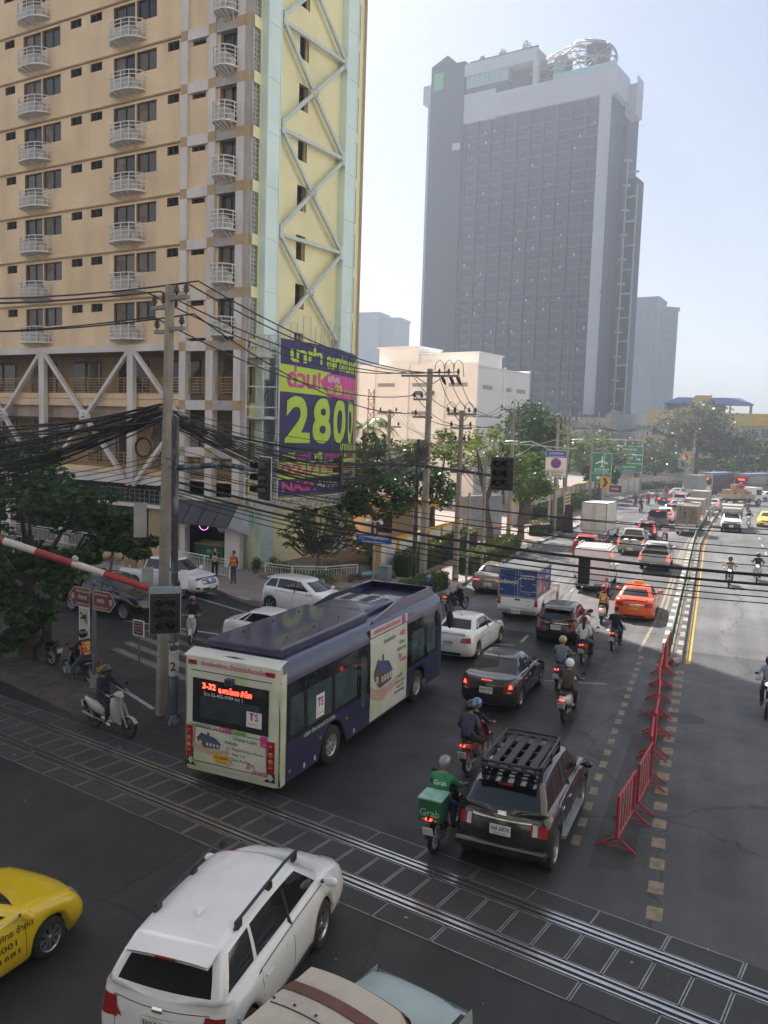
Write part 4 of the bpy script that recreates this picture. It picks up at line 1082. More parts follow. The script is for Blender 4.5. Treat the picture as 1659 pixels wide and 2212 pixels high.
 if front:
  for s in (1, -1):
   c.patch(root, 'headlight', [(.52*w*s, .86), (1.02*w*s, .86), (1.02*w*s, 1.0), (.58*w*s, .94)], (-1, -.35*s, 0), LENS, .01)
   c.patch(root, 'fog_light', [(.72*w*s, .50), (.92*w*s, .50), (.92*w*s, .60), (.78*w*s, .60)], (-1, -.2*s, 0), BLACKP, .01)
  c.patch(root, 'grille', [(-w*.5, .70), (w*.5, .70), (w*.54, .95), (-w*.54, .95)], (-1, 0, 0), BLACKP, .008)
  for z in (.76, .83, .90): c.patch(root, 'grille_bar', [(-w*.5, z), (w*.5, z), (w*.5, z+.025), (-w*.5, z+.025)], (-1, 0, 0), CHROME, .018)
  c.patch(root, 'lower_grille', [(-w*.55, .42), (w*.55, .42), (w*.55, .56), (-w*.55, .56)], (-1, 0, 0), BLACKP, .008)
  c.patch(root, 'badge', [(-.09, .80), (.09, .80), (.09, .89), (-.09, .89)], (-1, 0, 0), CHROME, .026)
  plate(root, L+.03, .60, '', '', facing=1)
 return root, c
def cargo_box(root, x0, x1, w, z0, z1, m, trim, roofm=None, seams=True, frame=.05):
 """box body with door leaves, hinges and lock rods on the rear face"""
 mb = MB(); mb.box(x0, -w, z0, x1, w, z1, 0); o = mb.build('cargo_box', [m], root, bevel=.015)
 t = MB()
 for y in (-w, w): t.box(x0-.015, y-.035, z0, x0+.03, y+.035, z1, 0); t.box(x1-.03, y-.03, z0, x1+.015, y+.03, z1, 0); t.box(x0, y-.02, z1-.06, x1, y+.02, z1+.012, 0); t.box(x0, y-.02, z0-.02, x1, y+.02, z0+.06, 0)
 t.box(x0-.015, -w, z1-.07, x0+.03, w, z1+.015, 0); t.box(x0-.015, -w, z0-.02, x0+.03, w, z0+.06, 0); t.box(x0-.012, -.02, z0, x0, .02, z1, 0)
 t.build('box_trim', [trim], o)
 if seams:
  for s in (-1, 1):
   d = MB(); d.cyl((x0-.035, s*.12, z0+.1), (x0-.035, s*.12, z1-.1), .012, 6)
   for z in (z0+.3, (z0+z1)/2, z1-.3): d.box(x0-.03, s*(w-.2), z-.025, x0-.0, s*(w-.03), z+.025)
   d.box(x0-.05, s*.12-.02, z0+.5, x0-.02, s*.12+.16*s, z0+.54); d.build('door_lock', [STEEL], o)
 return o
# ---------------------------------------------------------------- people (one skinned body each) and motorcycles
SKIN = mat('skin', (.38,.22,.15), .6, 0, .05); SKINM = mat('face_mask', (.55,.6,.62), .8, 0, 0)
HAIR = mat('black_hair', (.012,.01,.009), .5, 0, .1); SHOEK = mat('shoe_dark', (.03,.028,.026), .6, 0, .1); SHOEW = mat('shoe_white', (.65,.65,.63), .6, 0, .1)
def cloth(name, c): return mat('cloth_'+name, c, .85, 0, .18, 9, bump=.3, bscale=14)
C_NAVY = cloth('navy', (.015,.02,.045)); C_BLK = cloth('black', (.014,.014,.015)); C_GRY = cloth('grey', (.16,.19,.23)); C_WHT = cloth('white', (.62,.62,.62))
C_JEAN = cloth('denim', (.05,.075,.13)); C_GRN = cloth('green', (.03,.26,.10)); C_PLUM = cloth('plum', (.07,.065,.12)); C_OR = cloth('orange', (.75,.13,.03))
C_PINK = cloth('pale_pink', (.55,.46,.50)); C_RED = cloth('red', (.35,.03,.05)); C_TAN = cloth('tan', (.42,.32,.24)); C_BRN = cloth('brown', (.09,.07,.06)); C_LBL = cloth('light_blue', (.35,.42,.5))
_bodies = {}
def limb(j, a, b): return (j, a, b)
def pose_sit(grip=(.88,.30,1.03), lean=.0, foot_l=None, pillion=False, arms=True):
 dx = -.36 if pillion else 0; dz = .05 if pillion else 0
 P = {'pel': (.28+dx,0,.87+dz), 'spi': (.29+dx+lean*.3,0,1.04+dz), 'che': (.33+dx+lean*.8,0,1.22+dz), 'nek': (.37+dx+lean,0,1.39+dz), 'hed': (.40+dx+lean,0,1.47+dz)}
 for s, n in ((1, 'L'), (-1, 'R')):
  P['sho'+n] = (.35+dx+lean*.9, .17*s, 1.33+dz)
  if pillion: P['elb'+n] = (.33+dx, .27*s, 1.08+dz); P['wri'+n] = (.50+dx, .17*s, .94+dz); P['han'+n] = (.57+dx, .14*s, .92+dz)
  else: P['elb'+n] = (.50+dx+lean*.5, .30*s, 1.12); P['wri'+n] = (grip[0]-.10, grip[1]*s*.98, grip[2]+.03); P['han'+n] = (grip[0]-.02, grip[1]*s, grip[2]+.02)
  P['hip'+n] = (.28+dx, .10*s, .84+dz); P['kne'+n] = (.68+dx*.9, (.17 if not pillion else .27)*s, .68+dz); P['ank'+n] = (.60+dx*.9, (.15 if not pillion else .27)*s, .27+dz); P['toe'+n] = (.76+dx*.9, (.16 if not pillion else .28)*s, .23+dz)
 if foot_l: 
  P['kneL'] = (.56, .30, .52); P['ankL'] = (.42, .36, .10); P['toeL'] = (.58, .39, .05)
 return P
def pose_stand(h=1.0, arm=.0):
 P = {'pel': (0,0,.93), 'spi': (0,0,1.10), 'che': (.01,0,1.28), 'nek': (0,0,1.44), 'hed': (.02,0,1.52)}
 for s, n in ((1, 'L'), (-1, 'R')):
  P['sho'+n] = (0, .17*s, 1.38); P['elb'+n] = (-.02, .24*s, 1.11); P['wri'+n] = (.06, .25*s, .88); P['han'+n] = (.09, .25*s, .82)
  P['hip'+n] = (0, .09*s, .90); P['kne'+n] = (.02, .10*s, .49); P['ank'+n] = (-.02, .11*s, .09); P['toe'+n] = (.13, .13*s, .05)
 return P
def body_mesh(key, P, female=False, skirt=False):
 if key in _bodies: return _bodies[key]
 nm = list(P); V = [P[n] for n in nm]; ix = {n: i for i, n in enumerate(nm)}
 rad = {'pel': (.16,.13), 'spi': (.135,.11), 'che': (.17,.12), 'nek': (.055,.055), 'hed': (.06,.06), 'sho': (.075,.075), 'elb': (.048,.048), 'wri': (.032,.032), 'han': (.035,.022),
           'hip': (.10,.10), 'kne': (.066,.066), 'ank': (.044,.044), 'toe': (.036,.03)}
 E = [('pel','spi'),('spi','che'),('che','nek'),('nek','hed')]
 for n in 'LR': E += [('che','sho'+n),('sho'+n,'elb'+n),('elb'+n,'wri'+n),('wri'+n,'han'+n),('pel','hip'+n),('hip'+n,'kne'+n),('kne'+n,'ank'+n),('ank'+n,'toe'+n)]
 EE = [(ix[a], ix[b]) for a, b in E]; RR = [rad[n[:3]] for n in nm]
 for s, n in ((1,'L'),(-1,'R')):
  h = Vector(P['han'+n]); d = (h-Vector(P['wri'+n])).normalized(); side = Vector((0,0,1)) if abs(d.z) > .6 else Vector((0,1,0))
  side = (Vector((1,0,0)) if abs(d.z) > .6 else Vector((0,1,0))); dn = d.cross(side).normalized(); 
  if dn.z > 0: dn = -dn
  for k in range(4):
   o = h+side*(k-1.5)*.021; b = len(V); ln = (.030,.034,.032,.024)[k]
   V += [tuple(o+d*ln*.9), tuple(o+d*ln*1.5+dn*ln*.9)]; RR += [(.0095,)*2, (.0085,)*2]; EE += [(ix['han'+n], b), (b, b+1)]
  b = len(V); t = h-d*.02-side*.034*s; V += [tuple(t+dn*.012), tuple(t+d*.03-side*.008*s+dn*.022)]; RR += [(.0105,)*2, (.009,)*2]; EE += [(ix['han'+n], b), (b, b+1)]
 me = bpy.data.meshes.new('body_skeleton'); me.from_pydata([tuple(v) for v in V], EE, [])
 o = bpy.data.objects.new('body_tmp', me); col.objects.link(o)
 md = o.modifiers.new('skin', 'SKIN'); md.use_smooth_shade = True
 if not me.skin_vertices: 
  pass
 for i, sv in enumerate(me.skin_vertices[0].data): sv.radius = RR[i]; sv.use_root = (i == ix['pel'])
 sb = o.modifiers.new('sub', 'SUBSURF'); sb.levels = 1; sb.render_levels = 1
 dg = bpy.context.evaluated_depsgraph_get(); out = bpy.data.meshes.new_from_object(o.evaluated_get(dg))
 bpy.data.objects.remove(o)
 # head with face
 mb = MB(); hx, hy, hz = P['hed']; c = (hx+.015, hy, hz+.09)
 mb.ell(c, (.098,.078,.118), 14, 10); mb.ell((c[0]+.03, c[1], c[2]-.06), (.062,.055,.055), 12, 6)
 mb.add([(c[0]+.09,c[1]-.012,c[2]-.03),(c[0]+.09,c[1]+.012,c[2]-.03),(c[0]+.118,c[1],c[2]-.035),(c[0]+.092,c[1],c[2]+.02)], [(0,2,3),(2,1,3),(0,1,2)])
 for s in (1,-1):
  mb.ell((c[0]-.005, c[1]+s*.078, c[2]-.01), (.022,.012,.032), 8, 5); mb.ell((c[0]+.086, c[1]+s*.030, c[2]+.004), (.010,.015,.008), 8, 5, 4)
 mb.ell((c[0]+.088, c[1], c[2]-.065), (.008,.024,.007), 8, 4, 5)
 vs = [tuple(v.co) for v in out.vertices]; fs = [tuple(p.vertices) for p in out.polygons]
 seg = [(Vector(P[a]), Vector(P[b]), g_) for a, b, g_ in [('pel','spi',1),('spi','che',1),('nek','hed',0)]+[('che','nek',1)]+sum([[('che','sho'+n,1),('sho'+n,'elb'+n,1),('elb'+n,'wri'+n,6),('wri'+n,'han'+n,0),('hip'+n,'kne'+n,2),('kne'+n,'ank'+n,7),('ank'+n,'toe'+n,3)] for n in 'LR'], [])]
 mi = []
 for f in fs:
  cc = sum((Vector(vs[i]) for i in f), Vector())/len(f); best = (9, 0)
  for a, b, g_ in seg:
   ab = b-a; t = max(0, min(1, (cc-a).dot(ab)/ab.dot(ab))); d = (cc-(a+ab*t)).length
   if d < best[0]: best = (d, g_)
  mi.append(best[1] if not (best[1] == 1 and cc.z < P['pel'][2]+.02) else 2)
 b = len(vs); vs += [tuple(v) for v in mb.v]; fs += [tuple(b+i for i in f) for f in mb.f]; mi += mb.mi
 me2 = bpy.data.meshes.new('body'); me2.from_pydata(vs, [], fs); me2.polygons.foreach_set('material_index', mi); me2.polygons.foreach_set('use_smooth', [True]*len(fs))
 for k in range(8): me2.materials.append(SKIN)
 _bodies[key] = me2; return me2
LIPS = mat('lips', (.25,.09,.08), .5, 0, 0); EYE = mat('eye_dark', (.03,.02,.02), .3, 0, 0)
def person(loc, rz, label, key, P, shirt, pants, shoe=SHOEK, sleeves=True, shorts=False, helmet=None, visor=None, hair=None, vest=None, number=None, group=None, s=1.0, strap=None, logo=None, mask=False, full=True, cat='person'):
 root = thing('person', loc, rz, label, cat, group); root.scale = (s, s, s)
 o = bpy.data.objects.new('body', body_mesh(key, P)); col.objects.link(o); o.parent = root
 ms = [SKIN, shirt, pants, shoe, EYE, LIPS, shirt if sleeves else SKIN, SKIN if shorts else pants]
 for i, m in enumerate(ms): o.material_slots[i].link = 'OBJECT'; o.material_slots[i].material = m
 hx, hy, hz = P['hed']; c = (hx+.012, hy, hz+.10)
 if helmet:
  mb = MB(); mb.ell(c, (.150,.130,.150), 18, 12, 0, z0=-.55, z1=1)
  if full: mb.ell((c[0]+.035, c[1], c[2]-.075), (.125,.105,.075), 14, 6, 0)
  else: mb.obox((c[0]+.10, c[1], c[2]+.06), (c[0]+.20, c[1], c[2]+.045), .16, .012)
  ho = mb.build('helmet', [helmet], root)
  v = MB(); v.grid(lambda a, b: (c[0]+.156*math.cos((a-.5)*2.1)*math.cos((b-.35)*.9), c[1]+.136*math.sin((a-.5)*2.1)*math.cos((b-.35)*.9), c[2]+.155*math.sin((b-.35)*.9)), 10, 5)
  v.build('visor', [visor or GLASS], ho)
  st = MB(); st.grid(lambda a, b: (c[0]-.152*math.cos((a-.5)*1.2)*math.cos(b*.5+.1), c[1]+.132*math.sin((a-.5)*1.2), c[2]+.152*math.sin(b*.5+.1)), 6, 3); 
  if strap: st.build('helmet_stripe', [strap], ho)
 if hair:
  mb = MB(); mb.ell((c[0]-.02, c[1], c[2]+.012), (.108,.092,.125), 14, 10, 0, z0=-.3, z1=1)
  if hair == 'long': mb.ell((c[0]-.075, c[1], c[2]-.10), (.045,.085,.15), 12, 8)
  if hair == 'tail': mb.tube([(c[0]-.10,c[1],c[2]),(c[0]-.15,c[1],c[2]-.12),(c[0]-.14,c[1],c[2]-.32),(c[0]-.13,c[1],c[2]-.46)], [.05,.06,.05,.012], 8)
  mb.build('hair', [HAIR], root)
 if mask: m_ = MB(); m_.ell((c[0]+.052, c[1], c[2]-.062), (.058,.06,.045), 12, 6); m_.build('face_mask', [SKINM], root)
 if vest:
  ch, pe = Vector(P['che']), Vector(P['pel']); up = (ch-pe).normalized(); fw = Vector((up.z, 0, -up.x))
  mb = MB()
  def vf(u, v):
   a = u*2*math.pi; w_ = lerp(.155, .205, v) if v < .8 else lerp(.205, .15, (v-.8)*5); dd = lerp(.135,.15,v)
   return Vector((pe.x, 0, pe.z))+up*(.04+.44*v)+Vector((0,1,0))*math.cos(a)*w_+fw*math.sin(a)*dd
  mb.grid(vf, 20, 8, 0); 
  bands = [(.1,.17),(.62,.69)]
  for (v0, v1) in bands: mb.grid(lambda u, v: (vf(u, v0+(v1-v0)*v)-Vector((pe.x,0,pe.z))-up*.04-up*.44*(v0+(v1-v0)*v))*1.03+Vector((pe.x,0,pe.z))+up*.04+up*.44*(v0+(v1-v0)*v), 20, 1, 1)
  vo = mb.build('vest', [vest, mat('hivis_lime', (.5,.75,.08), .6, 0, 0)], root)
  if number:
   bc = Vector((pe.x,0,pe.z))+up*.24-fw*.158
   letters(vo, number, bc, (0,-1,0), up, .13, WHITE, .03)
   pn = MB(); q = bc+up*.15; pn.quad(q+Vector((0,.09,0)), q-Vector((0,.09,0)), q-Vector((0,.09,0))+up*.05, q+Vector((0,.09,0))+up*.05); pn.build('vest_patch', [mat('hivis_lime2', (.45,.8,.15), .6)], vo)
 if logo:
  ch = Vector(P['che']); letters(root, logo, (ch.x-.148, 0, ch.z+.03), (0,-1,0), (.15,0,1), .09, WHITE, .01)
 return root
def rounded(mb, secs, n=12, m=0, pw_=2.4):
 """loft of superellipse sections: (x, zc, halfwidth, halfheight)"""
 vs = []; fs = []
 for (x, zc, w, h) in secs:
  for j in range(n):
   t = 2*math.pi*j/n; c, s = math.cos(t), math.sin(t)
   vs.append((x, w*math.copysign(abs(c)**(2/pw_), c), zc+h*math.copysign(abs(s)**(2/pw_), s)))
 for i in range(len(secs)-1):
  for j in range(n): fs.append((i*n+j, i*n+(j+1) % n, (i+1)*n+(j+1) % n, (i+1)*n+j))
 mb.add(vs, fs, m, True); mb.add(vs[:n], [tuple(range(n-1,-1,-1))], m); mb.add(vs[-n:], [tuple(range(n))], m)
_bw = {}
def bike(loc, rz, label, pm, scooter=False, plate_txt='', lit=True, headlit=False, group=None, panel=BLACKP, s=1.0, name='motorcycle', plm=None, rack=None, detail=True, steer=0):
 root = thing(name, loc, rz, label, 'scooter' if scooter else 'motorcycle', group); root.scale = (s, s, s)
 r = .26 if scooter else .285; wb = 1.27
 if r not in _bw:
  t = MB(); t.lathe([(r*.8,-.04),(r*.95,-.045),(r,-.02),(r,.02),(r*.95,.045),(r*.8,.04)], 24, 0, axis='y')
  q = MB(); q.lathe([(r*.82,-.035),(r*.76,-.02),(r*.76,.02),(r*.82,.035)], 24, 0, axis='y'); q.lathe([(.05,-.06),(.05,.06),(0,.06)], 10, 0, axis='y')
  for k in range(6): a = k*math.pi/3; q.obox((math.cos(a)*.04,0,math.sin(a)*.04),(math.cos(a)*r*.78,0,math.sin(a)*r*.78),.02,.03,0,up=(0,1,0))
  _bw[r] = (t.mesh('tyre', [RUBBER]), q.mesh('rim', [STEEL if not scooter else DKSTEEL]))
 for x in (0, wb):
  o = bpy.data.objects.new('wheel', _bw[r][0]); col.objects.link(o); o.parent = root; o.location = (x, 0, r)
  k = bpy.data.objects.new('rim', _bw[r][1]); col.objects.link(k); k.parent = o
 b = MB()
 if scooter:
  rounded(b, [(-.36,.72,.03,.04),(-.30,.70,.09,.09),(-.1,.64,.15,.15),(.15,.58,.17,.19),(.38,.55,.15,.18),(.46,.48,.12,.12)])
  rounded(b, [(.40,.36,.15,.05),(.6,.33,.17,.05),(.82,.34,.16,.05)])
  vsx = lambda u, v: (lerp(.80,1.06,1-v)*1.0+.10*(1-(2*u-1)**2)*1.0-.02, (u-.5)*lerp(.36,.42,math.sin(v*3.0)), lerp(.34,.98,v))
  b.grid(lambda u, v: (lerp(.93,.84,v)+.13*(1-(2*u-1)**2)-.04, (u-.5)*(.30+.16*math.sin(v*2.8)), lerp(.34,.96,v)), 10, 8)
  rounded(b, [(.78,1.0,.06,.04),(.84,1.03,.13,.07),(.92,1.02,.14,.07),(1.0,.99,.07,.05)])
 else:
  rounded(b, [(-.42,.80,.02,.03),(-.34,.77,.06,.06),(-.1,.68,.11,.11),(.15,.60,.13,.14),(.40,.56,.11,.13),(.55,.56,.06,.08)])
  rounded(b, [(.50,.50,.05,.06),(.75,.58,.06,.08),(.95,.74,.07,.10)])
  b.grid(lambda u, v: (lerp(.90,.86,v)+.10*(1-(2*u-1)**2)-.03, (u-.5)*(.24+.14*math.sin(v*2.8)), lerp(.36,.94,v)), 8, 6)
  rounded(b, [(.78,.98,.05,.04),(.85,1.0,.12,.07),(.93,.98,.12,.08),(1.02,.95,.06,.05)])
 # mudguards
 for cx, a0, a1, w in ((wb, .5, 2.75, .06),(0, .9, 2.6, .055)):
  b.grid(lambda u, v: (cx+(r+.035)*math.cos(lerp(a0,a1,u)), (v-.5)*2*w, r+(r+.035-.02*(2*v-1)**2)*math.sin(lerp(a0,a1,u))), 10, 3)
 b.build('body', [pm], root)
 st = MB(); rounded(st, [(-.26,.82,.08,.03),(-.1,.83,.13,.045),(.15,.80,.14,.05),(.38,.76,.12,.045),(.5,.74,.06,.03)]); st.build('seat', [mat('seat_vinyl', (.02,.02,.02), .45, 0, .1)], root)
 fk = MB()
 for y in (-.07,.07): fk.cyl((wb,y,r),(1.0,y,.80),.022,8,0)
 fk.cyl((1.0,0,.75),(.88,0,1.02),.028,8); fk.tube([(.80,.36,1.02),(.86,.18,1.05),(.88,0,1.02),(.86,-.18,1.05),(.80,-.36,1.02)],.012,6)
 for y in (-1,1):
  fk.cyl((.80,.36*y,1.02),(.845,.24*y,1.045),.02,8,1); fk.tube([(.86,.2*y,1.05),(.84,.26*y,1.17),(.80,.33*y,1.20)],.006,5,1); fk.cyl((0,.09*y,r),(-.12,.11*y,.66),.02,6)
 fk.build('handlebar', [STEEL, BLACKP], root)
 mr = MB()
 for y in (-1,1): mr.ell((.795,.34*y,1.22),(.012,.062,.042),10,6)
 mr.build('mirror', [BLACKP], root)
 en = MB(); en.ell((.42,0,.34),(.16,.12,.10),10,6,0); en.box(-.05,.05,.24,.5,.11,.36,0); en.cyl((-.32,-.13,.36),(.12,-.12,.30),.045,10,1); en.cyl((.12,-.12,.3),(.45,-.08,.25),.018,6,1); en.cyl((.62,.22,.25),(.62,-.22,.25),.014,6,0)
 en.obox((.25,.02,.12),(.30,.16,.02),.02,.02,0); en.build('engine', [DKSTEEL, mat('exhaust', (.25,.24,.23), .35, .8, .2)], root)
 tl = MB(); zt = .78 if not scooter else .70; tl.ell((-.38 if not scooter else -.35, 0, zt), (.03,.075,.035), 10, 6); tl.build('tail_light', [TAILON if lit else TAILR], root)
 ind = MB()
 for y in (-1,1): ind.ell((-.34,.12*y,zt-.03),(.025,.03,.018),8,4)
 ind.build('indicator', [AMBER], root)
 hl = MB(); hl.ell((1.0 if not scooter else .98,0,.97 if not scooter else .98),(.05,.08,.05),12,6); hl.build('headlight', [LITW if headlit else LENS], root)
 pl = MB(); pl.box(-.01,-.10,-.085,0,.10,.085,0); po = pl.build('number_plate', [plm or PLATEW], root, (-.40,0,.56)); po.rotation_euler = (0, R(-18), 0)
 md = MB(); md.box(-.008+.012,-.06,-.2,.008+.012,.06,.05); md.build('mud_flap', [BLACKP], po)
 if plate_txt and detail:
  a, _, c2 = plate_txt.partition('|'); letters(po, a, (-.012,0,.035), (0,-1,0), (0,0,1), .05, INK, .02, w=.13); letters(po, c2, (-.012,0,-.045), (0,-1,0), (0,0,1), .05, INK, .02, w=.16)
 return root
# ---------------------------------------------------------------- city bus with its printed advertisement
def bus_main():
 L, W, H = 10.0, 2.6, 3.08
 ax_r, ax_f = 2.45, 7.95
 root = thing('city_bus', (-9.72, 15.55, 0), R(87.2), 'navy city bus with a green and white home loan advertisement, crossing the rails', 'bus')
 w = W/2
 NAVYB = mat('bus_navy', (.022,.024,.085), .30, 0, .06, .6, coat=.7, dirt=.25, dcol=(.10,.09,.10), dscale=.6)
 ROOFB = mat('bus_roof_navy', (.035,.036,.10), .35, 0, .12, .5, coat=.5, dirt=.5, dcol=(.11,.11,.16), dscale=.6)
 def grad(name, cols, ax='Z', lo=0, hi=3, noise=.25):
  m = bpy.data.materials.new(name); m.use_nodes = True; nt = m.node_tree; N = nt.nodes; Lk = nt.links; b = N['Principled BSDF']
  tc = N.new('ShaderNodeTexCoord'); n = N.new('ShaderNodeTexNoise'); n.inputs['Scale'].default_value = .9; n.inputs['Detail'].default_value = 2; Lk.new(tc.outputs['Object'], n.inputs['Vector'])
  r = N.new('ShaderNodeValToRGB'); r.color_ramp.elements[0].position = .45; r.color_ramp.elements[0].color = tuple(cols[0])+(1,)
  r.color_ramp.elements[1].position = .78; r.color_ramp.elements[1].color = tuple(cols[1])+(1,); Lk.new(n.outputs['Fac'], r.inputs['Fac']); Lk.new(r.outputs['Color'], b.inputs['Base Color'])
  b.inputs['Roughness'].default_value = .3; b.inputs['Coat Weight'].default_value = .5; return m
 ADG = grad('advert_print', [(.68,.70,.60), (.42,.52,.18)])
 ADW = grad('advert_print_pale', [(.64,.66,.62), (.46,.55,.30)])
 # body shell: cross-section swept from rear to front, with arches cut
 sec = [(-w, .34), (-w, 1.1), (-w*.995, 1.9), (-w*.965, 2.72), (-w*.91, 2.95), (-w*.78, 3.06), (-w*.4, 3.08), (0, 3.09)]
 sec = sec+[(-y, z) for y, z in reversed(sec[:-1])]
 xs = sorted(set([0,.03,.10,.25]+[i*.12+.3 for i in range(int((L-.6)/.12)+1)]+[L-.25,L-.1,L-.02,L]))
 def zb(x):
  z = .34
  for a in (ax_r, ax_f):
   d = abs(x-a)
   if d < .62: z = max(z, .48+math.sqrt(.62**2-d*d))
  return z
 mb = MB(); vs = []; n = len(sec)
 for x in xs:
  e = min(x, L-x); k = 1-.03*max(0, 1-e/.25)**2
  for (y, z) in sec:
   zz = max(z, zb(x)) if z < 1.2 and abs(y) > w*.9 else z
   zz = zz if z < 1.2 else z-(.10*max(0, 1-e/.25)**2 if z > 2.5 else 0)
   vs.append((x, y*k, zz))
 fs = [(i*n+j, (i+1)*n+j, (i+1)*n+j+1, i*n+j+1) for i in range(len(xs)-1) for j in range(n-1)]
 mb.add(vs, fs, 0, True); mb.add(vs[-n:], [tuple(range(n))], 0)
 body = mb.build('body', [NAVYB], root)
 # rear panel (printed), slightly bulging, with the advert colour wrapped to the corners
 rp = MB()
 def rf(u, v, off=0):
  y = (u-.5)*2*w*1.0; z = lerp(.30, 3.0, v); q = abs(2*u-1); e = max(0, q-.86)/.14
  x = -.06+.10*e*e+.06*max(0, (.12-v)/.12)**2+.02*v; return (x-off, y*(1-.005*e), z)
 rp.grid(rf, 24, 24); rp.build('rear_panel', [ADG], root)
 for s in (1, -1):
  cp = MB(); cp.grid(lambda u, v: (lerp(.03,.20,u), s*(w+.012-.02*(1-u)**2), lerp(.34, 2.86, v)), 3, 8)
  cp.build('corner_column', [ADG], root)
 top = MB(); top.grid(lambda u, v: (lerp(-.05,.32,v), (u-.5)*2*w*(.985-.02*v), 2.98+.12*math.sin(v*1.5)), 10, 4); top.build('rear_cornice', [ADW], root)
 Y, Z = Vector((0,-1,0)), Vector((0,0,1))
 def rq(name, y0, y1, z0, z1, m, off=.012, rnd=0, parent=root):
  q = MB()
  q.grid(lambda u, v: (rf(.5+lerp(y0,y1,u)/(2*w), (lerp(z0,z1,v)-.3)/2.7, off)), 6, 3); return q.build(name, [m], parent)
 rq('rear_window', -1.02, 1.02, 1.46, 2.50, GLASS, .014)
 rq('window_pane', -.80, .80, 1.60, 2.10, mat('bus_glass', (.035,.05,.055), .05, 0, .4, 1.5, spec=.8), .018)
 for s in (-1, 1):
  tl = rq('tail_light', s*1.00, s*1.19, .62, 1.36, TAILR, .02)
  for i, m in enumerate((TAILON if s > 0 and False else TAILR, LENS, AMBER, TAILR)):
   q = MB(); q.lathe([(0,-.012),(.045,-.012),(.06,.0)], 14, 0, c=(rf(.5+s*1.1/(2*w), .3)[0]-.03, s*1.1, .75+.16*i), axis='x'); q.build('lens', [mat('lens_amber', (.5,.18,.05), .3) if i in (1,2) else TAILR], tl)
  rq('marker_light', s*.92, s*1.16, 2.80, 2.90, TAILR, .02)
  lf = MB(); lf.add([rf(.5+s*y/(2*w), (z-.3)/2.7, .014) for y, z in ((.9,.42),(1.2,.42),(1.2,.66))], [(0,1,2)]); lf.build('lower_lamp', [INK], root)
 seam = MB(); seam.tube([rf(.5+y/(2*w), (z-.3)/2.7, .01) for y, z in ((-1.0,.55),(1.0,.55),(1.0,.62),(.95,1.36),(-.95,1.36),(-1.0,.62),(-1.0,.55))], .008, 4); seam.tube([rf(u/10, 2.68/2.7*.885, .012) for u in range(11)], .008, 4)
 seam.build('panel_seam', [INK], root)
 fin = MB(); fin.box(-.16,-.10,2.46,.0,.10,2.62); fin.build('rear_camera', [NAVYB], root, bevel=.02)
 # lettering on the rear; proj keeps it on the curved panel
 PK = mat('print_magenta', (.55,.04,.22), .5, 0, 0); GR = mat('print_green', (.12,.38,.08), .5, 0, 0); DK = mat('print_dark', (.05,.06,.07), .5, 0, 0); LED = mat('led_red', (1,.05,.03), .4, 0, 0, emit=5, ecol=(1,.04,.02))
 pr = lambda off: (lambda p: rf(.5+p.y/(2*w), (p.z-.3)/2.7, off))
 def rt(s, y, z, h, m, wd, bold=.02, off=.02): letters(root, s, (0, y, z), Y, Z, h, m, bold, wd, proj=pr(off))
 rt('ประหยัดพลังงาน เป็นมิตรต่อสิ่งแวดล้อม', -.08, 2.85, .105, PK, 1.75, .02)
 rt('3-32', .56, 2.34, .13, LED, .36, .03, .03); rt('ผ.พระโขนง สำโรง', -.14, 2.30, .12, LED, .88, .015, .03)
 rt('โทร 02-405-9789 กด 1', .18, 2.16, .085, WHITE, 1.05, .006, .03)
 rq('logo_panel', -.45, -.85, 1.60, 1.95, WHITE, .022)
 rt('TS', -.65, 1.83, .17, PK, .24, .03, .03); rt('T', -.58, 1.84, .16, mat('print_blue', (.03,.07,.30), .5), .10, .03, .032); rt('Thai Smile Bus', -.65, 1.68, .03, DK, .30, .01, .03)
 rq('title_pill', .62, 1.08, 1.385, 1.45, mat('pill_grey', (.18,.25,.20), .5), .017) if False else None
 rt('บานอกรักษ์โลก', .80, 1.40, .075, DK, .62, .015); rt('ด้วย', .38, 1.40, .05, DK, .14); rt('GSB', .10, 1.40, .13, PK, .34, .05); rt('Green', -.27, 1.41, .13, GR, .36, .05); rt('Home Loan', -.42, 1.26, .085, GR, .62, .04)
 rq('bank_mark', -.82, -1.0, 1.20, 1.44, PK, .017); rt('ออมสิน', -.91, 1.25, .03, WHITE, .12, .01, .022)
 rt('สำหรับซื้อ', -.05, 1.13, .07, DK, .34); 
 for i, t in enumerate(('ที่อยู่อาศัย Eco House', 'Solar Cell', 'Solar Rooftop')):
  wd = (.82, .36, .50)[i]; rt(t, -.10-wd/2+.02, 1.01-.12*i, .06, DK, wd, .008)
  q = MB(); c = rf(.5+.04/(2*w), (1.01-.12*i-.3)/2.7, .02); q.tube([(c[0], c[1]+.035*math.cos(a*.628), c[2]+.035*math.sin(a*.628)) for a in range(11)], .006, 4); q.build('tick_mark', [PK], root)
 rt('ผ่อน', -.52, .66, .05, PK, .12); rt('ต่ำๆ', -.58, .72, .08, PK, .18, .03); rt('สบายๆ', -.80, .60, .09, PK, .34, .03); rt('www.gsb.or.th  GSB Contact Center 1115', .05, .44, .03, PK, .85)
 plate(root, -.10, .74, '16-6840', 'กรุงเทพมหานคร', True, y=.18, w=.44)
 # the little house held in a hand, printed
 HS = mat('print_house', (.10,.07,.06), .6, 0, .2); HR = mat('print_solar', (.05,.08,.2), .5, 0, .2, 8); HD = mat('print_hand', (.50,.33,.27), .6, 0, .12, 2); HW = mat('print_window', (.5,.55,.6), .5)
